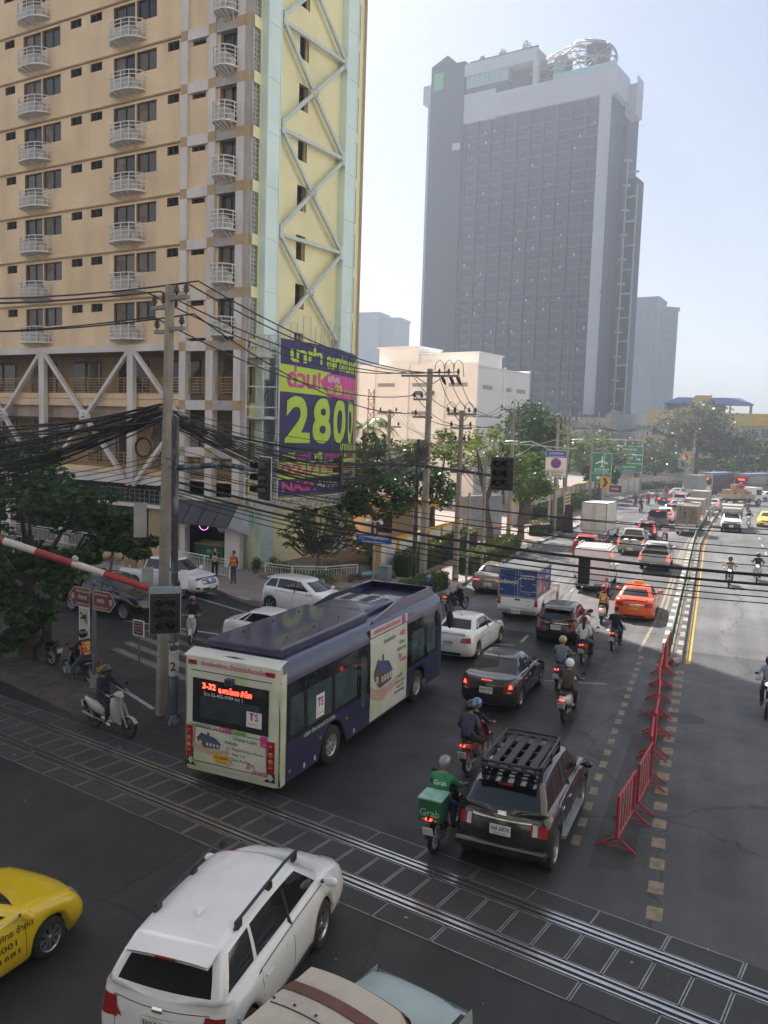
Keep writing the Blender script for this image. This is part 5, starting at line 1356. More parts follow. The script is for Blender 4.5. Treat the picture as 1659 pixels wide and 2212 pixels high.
 def art(place, name):
  q = MB(); P = lambda pts: q.poly([place(a, b, .004) for a, b in pts])
  hand = [(.0,.16),(.10,.10),(.28,.02),(.46,-.02),(.60,.02),(.80,.08),(1.02,.20),(1.06,.26),(.98,.27),(.80,.20),(.62,.16),(.5,.19),(.34,.20),(.15,.26),(0,.36)]
  for i in range(len(hand)//2): 
   j = len(hand)-1-i
   if i+1 < j-0: q.poly([place(*hand[i], .004), place(*hand[i+1], .004), place(*hand[j-1], .004), place(*hand[j], .004)])
  q.build(name+'_hand', [HD], root)
  q = MB(); P = lambda pts, o, m: q.poly([place(a, b, o) for a, b in pts], m)
  P([(.14,.42),(.34,.22),(.34,.55),(.26,.72),(.14,.55)], .007, 0); P([(.34,.22),(.78,.26),(.78,.44),(.34,.52)], .007, 0)
  P([(.26,.74),(.34,.50),(.84,.42),(.66,.64)], .009, 1); P([(.10,.50),(.26,.76),(.29,.74),(.14,.48)], .011, 0)
  P([(.42,.62),(.42,.80),(.48,.80),(.48,.62)], .006, 0)
  for i in range(4): P([(.40+.1*i,.30),(.46+.1*i,.305),(.46+.1*i,.41),(.40+.1*i,.42)], .010, 2)
  P([(.2,.36),(.27,.32),(.27,.44),(.2,.47)], .01, 2)
  q.build(name+'_house', [HS, HR, HW], root)
 art(lambda a, b, o: Vector(rf(.5+(1.0-a*.95)/(2*w), (.78+b*.62-.3)/2.7, .014+o)), 'advert')
 # sides
 SG = GLASS
 for s in (-1, 1):
  sy = lambda z, off=.006: s*(w*(1 if z < 1.1 else lerp(1, .995, min(1, (z-1.1)/.8)) if z < 1.9 else lerp(.995, .965, (z-1.9)/.82))+off)
  def sq(name, x0, x1, z0, z1, m, off=.008, parent=root):
   q = MB(); q.grid(lambda u, v: (lerp(x0,x1,u), sy(lerp(z0,z1,v), off), lerp(z0,z1,v)), max(1, int(abs(x1-x0)/.5)), 4); return q.build(name, [m], parent)
  sq('window_band', .28, L-.5, 1.24, 2.58, SG, .006)
  if s < 0:       # offside, facing us: windows, advert panel
   for x0, x1 in ((.42,.98),(1.15,2.35),(2.5,3.7),(7.35,8.35),(8.6,9.3)):
    o = sq('side_window', x0, x1, 1.36, 2.25, mat('bus_glass2', (.05,.08,.085), .06, 0, .5, 1.2, spec=.8), .011)
   for x in (.34, 1.06, 2.42, 3.78, 4.35): sq('window_post', x, x+.03, 1.3, 2.5, BLACKP, .013)
   sq('emergency_door', 3.95, 4.3, .95, 2.3, mat('bus_glass2'), .012)
   sq('advert_panel', 4.5, 7.0, .40, 2.66, ADW, .016); sq('advert_header', 4.5, 7.0, 2.70, 2.93, ADW, .03)
   SX = Vector((1,0,0)); 
   def st(t, x, z, h, m, wd, bold=.02, off=.024): letters(root, t, (x, 0, z), SX, Z, h, m, bold, wd, proj=lambda p: (p.x, sy(p.z, off), p.z))
   st('ประหยัดพลังงาน เป็นมิตรต่อสิ่งแวดล้อม', 5.55, 2.82, .12, PK, 1.8, .03, .05); sq('bank_mark', 6.60, 6.82, 2.70, 2.93, PK, .04)
   st('บ้านอกรักษ์โลก', 5.75, 2.42, .11, DK, .8); st('GSB', 6.65, 2.42, .14, PK, .34, .05); st('Green', 6.6, 2.18, .13, GR, .4, .05); st('Home Loan', 6.58, 2.0, .12, GR, .66, .05); st('ต่ำๆ', 6.45, 1.78, .13, PK, .26, .04); st('สบายๆ', 6.7, 1.64, .12, PK, .46, .03)
   st('สำหรับซื้อ', 6.45, 1.20, .10, DK, .45, .02); st('ที่อยู่อาศัย Eco House', 6.35, 1.04, .09, DK, 1.05, .015); st('Solar Cell', 6.5, .90, .09, DK, .5, .015); st('Solar Rooftop', 6.45, .76, .09, DK, .7, .015)
   art(lambda a, b, o: Vector((4.5+a*1.75, sy(.85+b*1.7, .022+o), .85+b*1.55)), 'side_advert')
   sq('logo_panel', 1.55, 1.95, 1.42, 1.98, WHITE, .016); st('TS', 1.75, 1.78, .22, PK, .28, .04); st('T', 1.68, 1.79, .2, mat('print_blue'), .12, .04, .028); st('Thai Smile Bus', 1.75, 1.52, .04, DK, .34, .01)
   st('บริษัท ไทย สมายล์ บัส จำกัด', 1.75, 1.20, .10, WHITE, 1.5, .01)
   for x, z in ((.35,.55),(1.75,.86),(3.1,.92),(6.9,.6),(8.75,1.0)): sq('side_marker', x, x+.09, z, z+.06, AMBER, .012)
   for x in (1.0,1.5,3.55): sq('sticker', x, x+.08, .42, .54, WHITE, .012)
   sq('flap_seam', .3, 1.5, .92, .925, INK, .01)
 # wheels
 tm, rm = wheel_pair(.48, .28, .58, 8, mat('truck_rim', (.55,.55,.55), .4, .6, .1))
 for x in (ax_r, ax_f):
  for s in (1, -1):
   t = bpy.data.objects.new('wheel', tm); col.objects.link(t); t.parent = root; t.location = (x, s*(w-.17), .48); t.rotation_euler = (0,0,0 if s > 0 else math.pi)
   m = bpy.data.objects.new('rim', rm); col.objects.link(m); m.parent = t
 ub = MB(); ub.box(.3,-w+.35,.3,L-.3,w-.35,1.0); ub.build('underbody', [BLACKP], root)
 # roof: battery deck, air conditioning pod with fans, parapet fairing in front
 rb = MB(); rb.box(.45,-.98,3.07,4.95,1.02,3.30); rb.build('battery_cover', [ROOFB], root, bevel=.05)
 rf2 = MB()
 for x in (1.3,2.6,3.9):
  for y in (-.6,.6): rf2.obox((x,y,3.31),(x+.1,y+.03,3.33),.03,.03)
 rf2.build('roof_handle', [INK], root)
 ac = MB(); rounded(ac, [(5.1,3.12,.78,.10),(5.3,3.14,.80,.16),(6.9,3.14,.80,.17),(7.1,3.12,.78,.10)], 16, 0, 5); ac.build('air_conditioner', [ROOFB], root)
 gp = MB(); gp.box(5.95,-.55,3.305,6.95,.62,3.33,0)
 for i in range(3):
  for j in range(2):
   c = (6.15+.3*i, -.30+.62*j, 3.335)
   gp.lathe([(.14,0),(.17,.012),(.19,0)], 16, 1, c=c); gp.lathe([(0,.0),(.12,.001)], 12, 1, c=c)
 gp.build('cooling_fans', [mat('fan_plate', (.45,.46,.5), .4, .3), INK], root)
 fr = MB(); hh = lambda x: 3.30
 for s in (-1, 1):
  fr.add([(4.9,s*1.14,3.0),(L-.35,s*1.10,2.98),(L-.6,s*1.05,3.30),(6.6,s*1.08,3.30),(4.9,s*1.13,3.06),
    (4.9,s*1.09,3.0),(L-.35,s*1.05,2.98),(L-.6,s*1.0,3.30),(6.6,s*1.03,3.30),(4.9,s*1.09,3.06)], [(0,1,2,3,4),(9,8,7,6,5),(4,3,8,9),(3,2,7,8),(2,1,6,7)], 0)
 fr.add([(L-.35,-1.10,2.98),(L-.35,1.10,2.98),(L-.6,1.05,3.30),(L-.6,-1.05,3.30),(L-.42,-1.08,2.98),(L-.42,1.08,2.98),(L-.67,1.03,3.30),(L-.67,-1.03,3.30)], [(0,1,2,3),(7,6,5,4),(3,2,6,7)], 0)
 fr.build('roof_fairing', [NAVYB], root)
 mr = MB()
 for s in (-1, 1): mr.tube([(L-.3,s*1.15,2.75),(L+.05,s*1.45,2.75),(L+.08,s*1.5,2.5)],.02,6,0); mr.ell((L+.08,s*1.5,2.15),(.05,.13,.30),12,10,0)
 mr.build('mirror', [BLACKP], root)
 return root
BUS = bus_main()
# ---------------------------------------------------------------- traffic on the main road
r5 = lambda x, y: at(1206.8+.2725*x, 822.8+.2725*y)
r8 = lambda x, y: at(877.7+.4709*x, 1206.9+.4709*y)
P_BLK = paint('paint_black', (.008,.008,.009), .2, .25); P_WHT = paint('paint_white', (.84,.85,.86), .22, .05); P_SIL = paint('paint_silver', (.42,.43,.43), .3, .15)
P_ORG = paint('paint_orange', (.80,.10,.02), .3, .08); P_YEL = paint('paint_yellow', (.80,.56,.0), .3, .06); P_RED = paint('paint_red', (.42,.035,.02), .3, .1)
P_GRY = paint('paint_grey', (.10,.10,.10), .25, .15); P_BRZ = paint('paint_bronze', (.22,.20,.17), .25, .1); P_BLU = paint('paint_steel_blue', (.25,.31,.38), .25, .1)
REF = mat('reflecting_glass', (.05,.07,.07), .03, .0, 0, spec=1.0, coat=1)
D = R(90)
# nissan-like saloon etc. (positions are ground points under the rear bumper centre)
o, c = sedan('black_sedan', 'black saloon with red brake lights beside the bus, ahead of the two-up red motorcycle', P_BLK, (-5.88, 23.35, 0), R(88), '6กก 783', lit=False, tail='tall')
lm = MB(); c.patch(o, 'brake_light', [(-.16,.985),(.16,.985),(.16,1.0),(-.16,1.0)], (1,0,-.3), TAILON, .02)
for s in (1,-1): c.patch(o, 'lit_lamp', [(.70*s,.76),(.82*s,.77),(.80*s,.88),(.73*s,.87)], (1,-.42*s,0), TAILON, .016)
o, c = sedan('white_sedan', 'white saloon with wide red tail lights beside the front of the navy bus', P_WHT, (-8.55, 28.15, 0), R(86), 'กก 5084', lit=False, tail='wrap', spoiler=True)
c.patch(o, 'rear_reflector', [(.5,.42),(.68,.42),(.68,.46),(.5,.46)], (1,0,0), TAILR, .01)
o, c = hatch('black_hatchback', 'glossy black hatchback with tall red tail lights behind the blue box pickup', P_BLK, (-5.45, 32.35, 0), R(89), 'ธกท 7513', L=3.98, W=1.72, sub='กรุงเทพมหานคร')
c.patch(o, 'chrome_strip', [(-.45,.86),(.45,.86),(.45,.89),(-.45,.89)], (1,0,0), CHROME, .012)
o, c = sedan('orange_taxi', 'bright orange taxi with pale roof sign beside the median fence', P_ORG, (-3.02, 38.2, 0), R(90), 'ทก 45', yel=True, trimline='chrome', spoiler=True, roofsign=mat('sign_orange', (.75,.35,.10), .4), L=4.55, W=1.78)
o, c = sedan('bronze_sedan', 'bronze grey saloon at the kerb, left of the blue box pickup', P_BRZ, (-10.45, 40.9, 0), R(90), 'กข 11', lit=False, tail='low', trimline='chrome', L=4.8, W=1.85)
for s in (1,-1): c.patch(o, 'lit_lamp', [(.5*s,.75),(.9*s,.73),(.9*s,.77),(.5*s,.78)], (1,-.42*s,0), TAILON, .016)
# blue advertising box on a white pickup
o, c = pickup('box_pickup', 'white pickup with a blue printed cargo box and pale roof behind the bronze saloon', P_WHT, (-7.75, 35.7, 0), R(88), plate_txt='1ฒก 4870')
BLUEBX = mat('box_blue', (.025,.07,.25), .4, 0, .06, 1, dirt=.1)
bx = cargo_box(o, .02, 2.55, .86, 1.10, 2.35, BLUEBX, mat('box_trim_grey', (.35,.36,.38), .4, .5))
tp = MB(); tp.box(-.03,-.90,2.33,2.6,.90,2.42); tp.build('box_roof', [mat('box_roof_cream', (.72,.68,.62), .6, 0, .1, 1, dirt=.3)], bx, bevel=.04)
X_, Y_, Z_ = Vector((1,0,0)), Vector((0,-1,0)), Vector((0,0,1))
letters(bx, 'JASCO', (-.01,-.42,2.02), Y_, Z_, .17, WHITE, .05); letters(bx, 'เครื่องครัว', (-.01,.40,1.75), Y_, Z_, .15, WHITE, .03); letters(bx, 'www.jasco.co.th', (0,-.42,1.38), Y_, Z_, .06, WHITE, .01); letters(bx, '02-111-4561', (0,-.42,1.27), Y_, Z_, .05, WHITE, .01)
letters(bx, 'JASCO', (2.0,-.875,2.12), X_, Z_, .14, WHITE, .02); letters(bx, 'เครื่องครัว', (1.95,-.875,1.85), X_, Z_, .15, WHITE, .02)
ar = MB()
for i, (x, z, w_, h, m) in enumerate(((.15,1.2,.25,.5,0),(.45,1.3,.2,.6,1),(.7,1.2,.25,.55,0),(.98,1.25,.22,.5,2),(1.25,1.2,.3,.3,1),(.3,1.8,.3,.25,1),(.8,1.85,.3,.2,2),(1.7,1.25,.5,.25,2))):
 ar.poly([(x+w_/2+w_/2*math.cos(t*.785), -.868, z+h/2+h/2*math.sin(t*.785)) for t in range(8)], m)
ar.build('printed_picture', [mat('print_salmon', (.6,.25,.2), .5), mat('print_cream', (.6,.5,.4), .5), mat('print_red', (.5,.08,.1), .5)], bx)
letters(o, 'HILUX', (-.005,-.5,.95), Y_, Z_, .05, mat('chrome_dull', (.4,.4,.4), .4, .8), .02); letters(o, 'REVO', (-.005,-.5,.78), Y_, Z_, .05, mat('chrome_dull'), .02)
# white service van body
o, c = pickup('service_truck', 'white small truck with a plain box and roof rack under the black cables', P_WHT, (-5.75, 44.3, 0), R(90), L=4.7)
bx = cargo_box(o, -.05, 2.35, .88, .92, 2.35, P_WHT, mat('trim_white', (.7,.7,.7), .4), seams=False)
ct = MB(); ct.box(.1,-.78,2.35,2.25,.78,2.46); ct.build('box_roof', [P_WHT], bx, bevel=.03)
rk = MB()
for y in (-.75,.75): rk.tube([(.15,y,2.46),(.15,y,2.60),(2.2,y,2.60),(2.2,y,2.46)],.018,5)
rk.tube([(.15,-.75,2.6),(.15,.75,2.6)],.018,5); rk.build('roof_rack', [WHITE], bx)
# pickups further on
o, c = pickup('silver_pickup', 'silver pickup with an empty bed and black roll bar behind the cables', P_SIL, (-3.2, 53.6, 0), R(89), lit=True, double=True, rollbar=mat('rollbar_silver', (.4,.4,.42), .3, .7))
o, c = pickup('silver_pickup', 'older silver pickup carrying white sacks, left of the roll bar pickup', P_SIL, (-5.25, 60.4, 0), R(90), lit=True)
sk = MB(); rs = random.Random(2)
for i in range(9): sk.ell((.5+rs.random()*1.2, rs.uniform(-.5,.5), .75+rs.random()*.25), (.28,.22,.14), 8, 6)
tag(sk.build('white_sacks', [mat('sack_white', (.6,.6,.6), .8, 0, .2, 6)], None, (-5.25, 60.4, 0), rot=(0,0,R(90))), 'heap of white sacks in the bed of the older silver pickup', 'sacks')
o, c = hatch('red_suv', 'red tall hatchback left of the silver pickups, behind the white truck', P_RED, (-7.9, 56.6, 0), R(88), suv=.6, L=4.2, W=1.76, H=1.62, rad=.33, tail='low')
o, c = pickup('box_truck', 'white pickup with a tall ribbed white cargo box beside the pavement', P_WHT, (-8.75, 67.4, 0), R(82), L=5.3)
cargo_box(o, -.1, 2.9, 1.0, .82, 3.05, mat('box_offwhite', (.66,.66,.63), .5, 0, .06, 1, dirt=.2), mat('box_trim_grey'))
o, c = hatch('black_hatchback', 'small black hatchback with white plate behind the pickup with sacks', P_BLK, (-4.95, 70.6, 0), R(91), lit=True, L=3.8, W=1.68, tail='tall')
o, c = pickup('canopy_pickup', 'dark grey pickup with a black canopy and a lit high brake light', P_GRY, (-4.65, 79.6, 0), R(91), double=True, canopy=P_BLK)
o, c = hatch('white_hatchback', 'white small hatchback ahead of the dark canopy pickup', P_WHT, (-4.4, 86.6, 0), R(88), lit=True, suv=.3)
o, c = hatch('dark_hatchback', 'dark hatchback with lit tail lights ahead of the white hatchback', P_GRY, (-4.1, 92.4, 0), R(86), lit=True, suv=.3)
o, c = sedan('blue_grey_sedan', 'blue grey saloon ahead of the dark hatchback', P_BLU, (-3.9, 99.0, 0), R(86))
o, c = pickup('canopy_pickup', 'white pickup with a black canopy window beside the black saloon', P_WHT, (-3.9, 108.0, 0), R(84), lit=True, double=True, canopy=P_WHT)
o, c = sedan('black_sedan', 'distant black saloon with lit tail lights near the left guard rail', P_BLK, (-5.8, 110, 0), R(84), lit=True)
o, c = sedan('silver_sedan', 'distant silver saloon left of the grey box truck', P_SIL, (-5.3, 124.5, 0), R(74), lit=True)
def boxtruck(label, loc, rz, m, h=2.75, w=.9, lit=True, name='box_truck', pm=P_WHT, L=5.0, ladder=False, camo=False):
 o, c = pickup(name, label, pm, loc, rz, lit=lit, L=L)
 bx = cargo_box(o, .0, 2.6, w, 1.02, h, m, STEEL)
 if ladder:
  ld = MB()
  for y in (.42,.78): ld.cyl((-.06,y,.9),(-.06,y,h+.2),.025,6)
  for i in range(7): ld.cyl((-.06,.42,1.05+i*.27),(-.06,.78,1.05+i*.27),.02,6)
  ld.tube([(.05,-w,h+.02),(.05,-w,h+.2),(2.4,-w,h+.2),(2.4,w,h+.2),(.05,w,h+.2),(.05,-w,h+.2)],.03,5); ld.build('ladder', [STEEL], bx)
 return o
CAMO = mat('camo_canvas', (.16,.13,.08), .8, 0, .75, 2.6, dirt=.6, dcol=(.32,.27,.16), dscale=2.2)
boxtruck('box truck with a dark camouflage rear door and steel ladder beside the median', (-2.0, 76.0, 0), R(88), CAMO, 2.6, ladder=True, lit=False)
BXG = mat('box_grey_doors', (.33,.31,.28), .5, .1, .12, 1, dirt=.3)
boxtruck('grey double door box truck directly ahead of the ladder truck', (-1.75, 86, 0), R(86), BXG, 2.55)
boxtruck('taller grey brown box truck ahead of the double door truck', (-1.4, 97, 0), R(84), mat('box_grey_brown', (.36,.32,.27), .5, .1, .12, 1, dirt=.3), 2.75, lit=False)
o, c = sedan('silver_sedan', 'silver saloon with one lit lamp at the start of the rail bend', P_SIL, (-.2, 104.5, 0), R(80), lit=True)
boxtruck('tall grey box truck in front of the far gold bus', (-3.2, 133, 0), R(66), mat('box_grey', (.30,.31,.31), .5, .1, .1, 1), 3.1, w=1.1, lit=False)
# flatbed lorry loaded with boxes
ft = thing('flatbed_truck', (1.2, 116, 0), R(48), 'white flatbed lorry loaded with brown boxes and a red drum at the bend', 'lorry')
q = MB(); q.box(0,-1.1,.95,4.6,1.1,1.05,0); q.box(0,-1.12,1.05,4.6,-1.07,1.5,0); q.box(0,1.07,1.05,4.6,1.12,1.5,0); q.box(0,-1.1,1.05,.05,1.1,1.5,0); q.build('flatbed', [mat('bed_tan', (.45,.38,.28), .7, 0, .2, 1)], ft)
q = MB(); q.add([(4.7,-1.0,.6),(6.3,-1.0,.6),(6.3,1.0,.6),(4.7,1.0,.6),(4.7,-.95,2.4),(6.0,-.95,2.4),(6.0,.95,2.4),(4.7,.95,2.4)], [(0,3,2,1),(4,5,6,7),(0,1,5,4),(1,2,6,5),(2,3,7,6),(3,0,4,7)]); q.build('cab', [P_WHT], ft, bevel=.08)
q = MB(); q.box(4.9,-1.005,1.4,5.8,1.005,2.1); q.build('cab_window', [GLASS], ft)
q = MB(); q.box(.2,-.4,.6,6,.4,.9); q.box(-.02,-1,.6,.05,1,.8); q.build('chassis', [BLACKP], ft); add_wheels(ft, (1.2, 5.4), .9, .45, .3, 5)
rs = random.Random(8); CB = mat('cardboard', (.40,.25,.13), .8, 0, .1, 2, dirt=.2); CB2 = mat('cardboard_pale', (.50,.36,.22), .8, 0, .1, 2)
def crate(loc, rz, d, label, m=None, group=None, tape=True):
 mb = MB(); mb.box(-d[0]/2,-d[1]/2,0,d[0]/2,d[1]/2,d[2],0); mb.box(-d[0]/2-.003,-.03,d[2]*.0+.002,d[0]/2+.003,.03,d[2]+.004,1); mb.box(-.05,-d[1]/2-.004,d[2]*.55,.05,-d[1]/2,d[2]*.7,2)
 o = mb.build('cardboard_box', [m or CB, mat('tape', (.5,.38,.22), .4), WHITE], None, loc, bevel=.01); o.rotation_euler = (0,0,rz); return tag(o, label, 'box', group)
for i, (x, y, z, d) in enumerate(((1.2,.4,1.05,(1.2,1,1.0)),(2.5,-.4,1.05,(1.1,1.0,1.1)),(3.4,.3,1.05,(1.2,1.2,.9)),(2.4,.3,2.15,(1.0,.9,.6)),(3.6,-.5,1.05,(.9,.8,.8)))):
 c_, s_ = math.cos(R(48)), math.sin(R(48)); crate((1.2+c_*x-s_*y, 116+s_*x+c_*y, z), R(48), d, 'brown carton stacked on the flatbed lorry', group='cartons on the flatbed lorry')
q = MB(); q.lathe([(.0,-.7),(.4,-.7),(.4,.7),(0,.7)], 14, 0, c=(0,0,0), axis='y'); o = q.build('red_drum', [P_RED], None, (1.2+math.cos(R(48))*3.2, 116+math.sin(R(48))*3.2, 2.6)); tag(o, 'red drum lying on top of the load of the flatbed lorry', 'drum')
o, c = sedan('white_sedan', 'white saloon between the flatbed lorry and the white van at the bend', P_WHT, (5.5, 128.5, 0), R(25), lit=True)
o, c = hatch('white_van', 'white long van at the right edge beyond the rail bend', P_WHT, (8.6, 131, 0), R(10), suv=.8, L=5.0, W=1.85, H=2.0)
# far articulated buses
def farbus(loc, rz, label, m_rear, m_side, L=11):
 t = thing('city_bus', loc, rz, label, 'bus', 'buses waiting at the far bend')
 q = MB(); q.box(.05,-1.25,.35,L,1.25,3.1); q.build('body', [m_side], t, bevel=.12)
 q = MB(); q.box(-.02,-1.22,.38,.06,1.22,3.05); q.build('rear_panel', [m_rear], t, bevel=.03); q = MB(); q.box(-.04,-1.0,1.5,-.01,1.0,2.5); q.build('rear_window', [GLASS], t)
 q = MB(); q.box(-.05,-.5,2.3,-.045,.5,2.5); q.build('route_display', [mat('led_red_far', (1,.05,.03), .4, 0, 0, emit=3, ecol=(1,.04,.02))], t)
 for s in (-1,1): q = MB(); q.box(.4,s*1.25,1.4,L-.3,s*1.27,2.5); q.build('side_window', [GLASS2], t)
 q = MB(); q.box(.8,-.9,3.1,L-2,.9,3.35); q.build('battery_cover', [mat('bus_roof_pale', (.25,.27,.4), .4, 0, .1)], t, bevel=.05)
 for s in (-1,1): q = MB(); q.box(-.05,s*1.0,.8,-.0,s*1.2,1.3); q.build('tail_light', [TAILR], t)
 add_wheels(t, (2.4, L-2.6), 1.05, .48, .28, 6); return t
M_DK = paint('bus_dark_blue', (.03,.035,.09), .3); M_GD = paint('bus_gold', (.30,.27,.14), .3); M_RD = paint('bus_red', (.38,.03,.04), .3)
farbus((-1.4, 139, 0), R(69), 'far bus with a gold and white back and dark navy side', M_GD, M_DK); farbus((3.9, 142, 0), R(64), 'far bus with a red back and dark side behind the lorry', M_RD, M_DK)
farbus((8.6, 150, 0), R(58), 'far dark red bus cut off by the right edge', M_RD, M_RD)
# ---------------------------------------------------------------- oncoming side
def face(loc, rz): return loc
fr = pickup('canopy_pickup', 'white oncoming pickup with a tall grey covered back and black grille', P_WHT, (1.75, 86.6, 0), R(-91), front=True, L=5.2)
cg_ = MB(); cg_.box(.0,-.9,1.1,2.6,.9,1.2); cg_.build('box_floor', [STEEL], fr[0]); cargo_box(fr[0], .05, 2.65, .92, 1.1, 2.3, mat('canvas_grey', (.30,.28,.26), .7, 0, .1, 2), STEEL, seams=False)
rr = MB(); rr.add([(2.0,-.93,2.3),(3.3,-.80,2.05),(3.3,.80,2.05),(2.0,.93,2.3),(2.0,-.93,1.7),(3.3,-.8,1.72),(3.3,.8,1.72),(2.0,.93,1.7)], [(0,1,2,3),(0,4,5,1),(3,2,6,7),(1,5,6,2)]); rr.build('front_flap', [mat('canvas_grey')], fr[0])
q = MB(); q.box(5.16,-.80,.42,5.24,.80,.84); q.build('bull_bar', [BLACKP], fr[0], bevel=.05)
o, c = sedan('yellow_taxi', 'yellow oncoming saloon cut off by the right edge of the far road', P_YEL, (5.3, 93.0, 0), R(-95), front=True)
def ride(loc, rz, blabel, plabel, pm, key, P, shirt, pants, scooter=False, headlit=False, lit=True, plate_txt='', bs=1.0, plm=None, **kw):
 b = bike(loc, rz, blabel, pm, scooter=scooter, plate_txt=plate_txt, lit=lit, headlit=headlit, s=bs, plm=plm)
 p = person(loc, rz, plabel, key, P, shirt, pants, s=bs, **kw); return b, p
SIT = pose_sit(); SITF = pose_sit(foot_l=True); SITP = pose_sit(pillion=True)
H_BLK = mat('helmet_black', (.012,.012,.014), .15, 0, 0, coat=.8); H_WHT = mat('helmet_white', (.75,.75,.74), .2, 0, 0, coat=.8); H_RED = mat('helmet_red', (.55,.02,.08), .2, 0, 0, coat=.8)
H_SIL = mat('helmet_silver', (.22,.22,.23), .25, .3, 0, coat=.8); H_BLU = mat('helmet_blue', (.05,.15,.4), .2, 0, .3, 20, coat=.8); H_GLD = mat('helmet_gold', (.35,.26,.10), .25, .3, .7, 14, coat=.8)
B_BLK = paint('bike_black', (.012,.012,.014), .3, .3); B_RED = paint('bike_red', (.4,.02,.02), .3, .3); B_WHT = paint('bike_white', (.62,.62,.6), .3, .3); B_SIL = paint('bike_silver', (.42,.43,.44), .25, .2); B_BLU = paint('bike_blue', (.03,.08,.3), .3, .3)
ride((1.15, 51.4, 0), R(-92), 'black oncoming motorcycle with a beige jacket rider, left of the blue helmet one', 'rider in a beige jacket on the black oncoming motorcycle', B_BLK, 'sit', SIT, C_TAN, C_JEAN, headlit=True, helmet=H_BLK)
ride((2.75, 54.2, 0), R(-94), 'silver oncoming sport motorcycle at the right edge of the cables', 'rider in dark navy with a blue helmet on the oncoming sport motorcycle', B_SIL, 'sit', SIT, C_NAVY, C_BLK, headlit=True, helmet=H_BLU)
ride((1.95, 28.0, 0), R(-93), 'dark oncoming motorcycle with lit headlamp at the right edge', 'rider in a grey jacket and black helmet, nearest oncoming motorcycle', B_BLK, 'sit', SIT, C_LBL, C_JEAN, headlit=True, helmet=H_BLK)
ride((3.35, 88.5, 0), R(-92), 'white oncoming scooter right of the white canopy pickup', 'rider in black on the white oncoming scooter', B_WHT, 'sit', SIT, C_BLK, C_BLK, scooter=True, helmet=H_BLK)
ride((3.9, 108.5, 0), R(-95), 'far oncoming motorcycle below the rail bend', 'rider in dark clothes on the far oncoming motorcycle', B_BLK, 'sit', SIT, C_BRN, C_BLK, helmet=H_SIL)
# ---------------------------------------------------------------- motorcycles going our way
ride((-3.25, 32.6, 0), R(84), 'black motorcycle beside the orange taxi with a blank white plate', 'rider in a black jacket with a white back panel', B_BLK, 'sit', SIT, C_BLK, C_JEAN, hair=True, lit=True)
q = MB(); q.grid(lambda u, v: (-3.25+.13-.02*math.sin(3*u)+(.5-u)*.36, 32.6+.10, 1.02+.20*v+.06*math.sin(u*5)), 6, 3)
ride((-4.25, 37.1, 0), R(92), 'white scooter ridden by the orange vest rider behind the taxi', 'rider with an orange vest numbered 28 and a red helmet', B_WHT, 'sit', SIT, C_BLK, C_BLK, scooter=True, helmet=H_RED, vest=C_OR, number='28', plate_txt='9กก|4410')
ride((-4.05, 30.2, 0), R(86), 'red motorcycle carrying two people beside the black hatchback', 'driver in a grey shirt and white helmet with a woman riding behind', B_RED, 'sit', SIT, C_LBL, C_JEAN, helmet=H_WHT, full=False, plate_txt='1กก|6051')
person((-4.05, 30.2, 0), R(86), 'woman with a long black ponytail and white top riding pillion', 'pil', SITP, C_WHT, C_JEAN, hair='tail')
ride((-4.3, 26.6, 0), R(88), 'blue motorcycle just ahead of the white scooter', 'rider in a grey shirt and patterned gold helmet', B_BLU, 'sit', SIT, C_GRY, C_JEAN, helmet=H_GLD, full=True)
ride((-3.62, 23.7, 0), R(86), 'silver white scooter with a red edged plate ahead of the black four-wheel drive', 'rider in a dark jacket with a plain white helmet', B_WHT, 'sit', SIT, C_BRN, C_BLK, scooter=True, helmet=H_WHT, full=False, plate_txt='6กจ|8953', bs=1.03)
ride((-5.12, 18.9, 0), R(84), 'red motorcycle carrying two men behind the black saloon', 'front rider in black with a dark helmet, half hidden', B_RED, 'sit', SIT, C_BLK, C_BLK, helmet=H_BLU, full=False, plate_txt='693|8936', plm=PLATEW, bs=1.03)
person((-5.12, 18.9, 0), R(84), 'passenger in a dark plum checked shirt and dark helmet on the red motorcycle', 'pil', SITP, C_PLUM, C_BLK, helmet=H_BLK, full=False, shorts=True, s=1.03)
gb, gp_ = ride((-4.66, 14.95, 0), R(88), 'dark delivery motorcycle under the green box beside the black four-wheel drive', 'delivery rider in a green jacket and silver helmet', B_BLK, 'sit', SIT, C_GRN, C_JEAN, helmet=H_SIL, full=False, logo='Grab', bs=1.05)
gx = thing('delivery_box', gb.location.copy(), R(88), 'green insulated delivery box on the rack of the green jacket rider', 'box'); gx.scale = (1.05,)*3
q = MB(); q.box(-.34,-.22,.70,.10,.22,1.12); q.build('box_body', [mat('box_green', (.012,.10,.05), .55, 0, .1, 3)], gx, bevel=.02)
q = MB(); q.box(-.37,-.24,1.12,.12,.24,1.16); q.build('lid', [mat('lid_mint', (.22,.42,.34), .35, 0, .3, 5, bump=.6, bscale=9)], gx, bevel=.02); letters(gx, 'Grab', (-.345,0,.88), Y_, Z_, .14, mat('print_mint', (.2,.5,.3), .5), .02)
ride((-3.35, 68.0, 0), R(90), 'motorcycle with lit red lamp between the two lanes of pickups', 'rider in a pink jacket behind the small black hatchback', B_BLK, 'sit', SIT, C_PINK, C_BLK, helmet=H_BLK)
ride((-9.5, 85.5, 0), R(88), 'distant motorcycle beyond the tall white box truck', 'rider with an orange vest and white helmet beyond the tall box truck', B_BLK, 'sit', SIT, C_BLK, C_BLK, helmet=H_WHT, vest=C_OR)
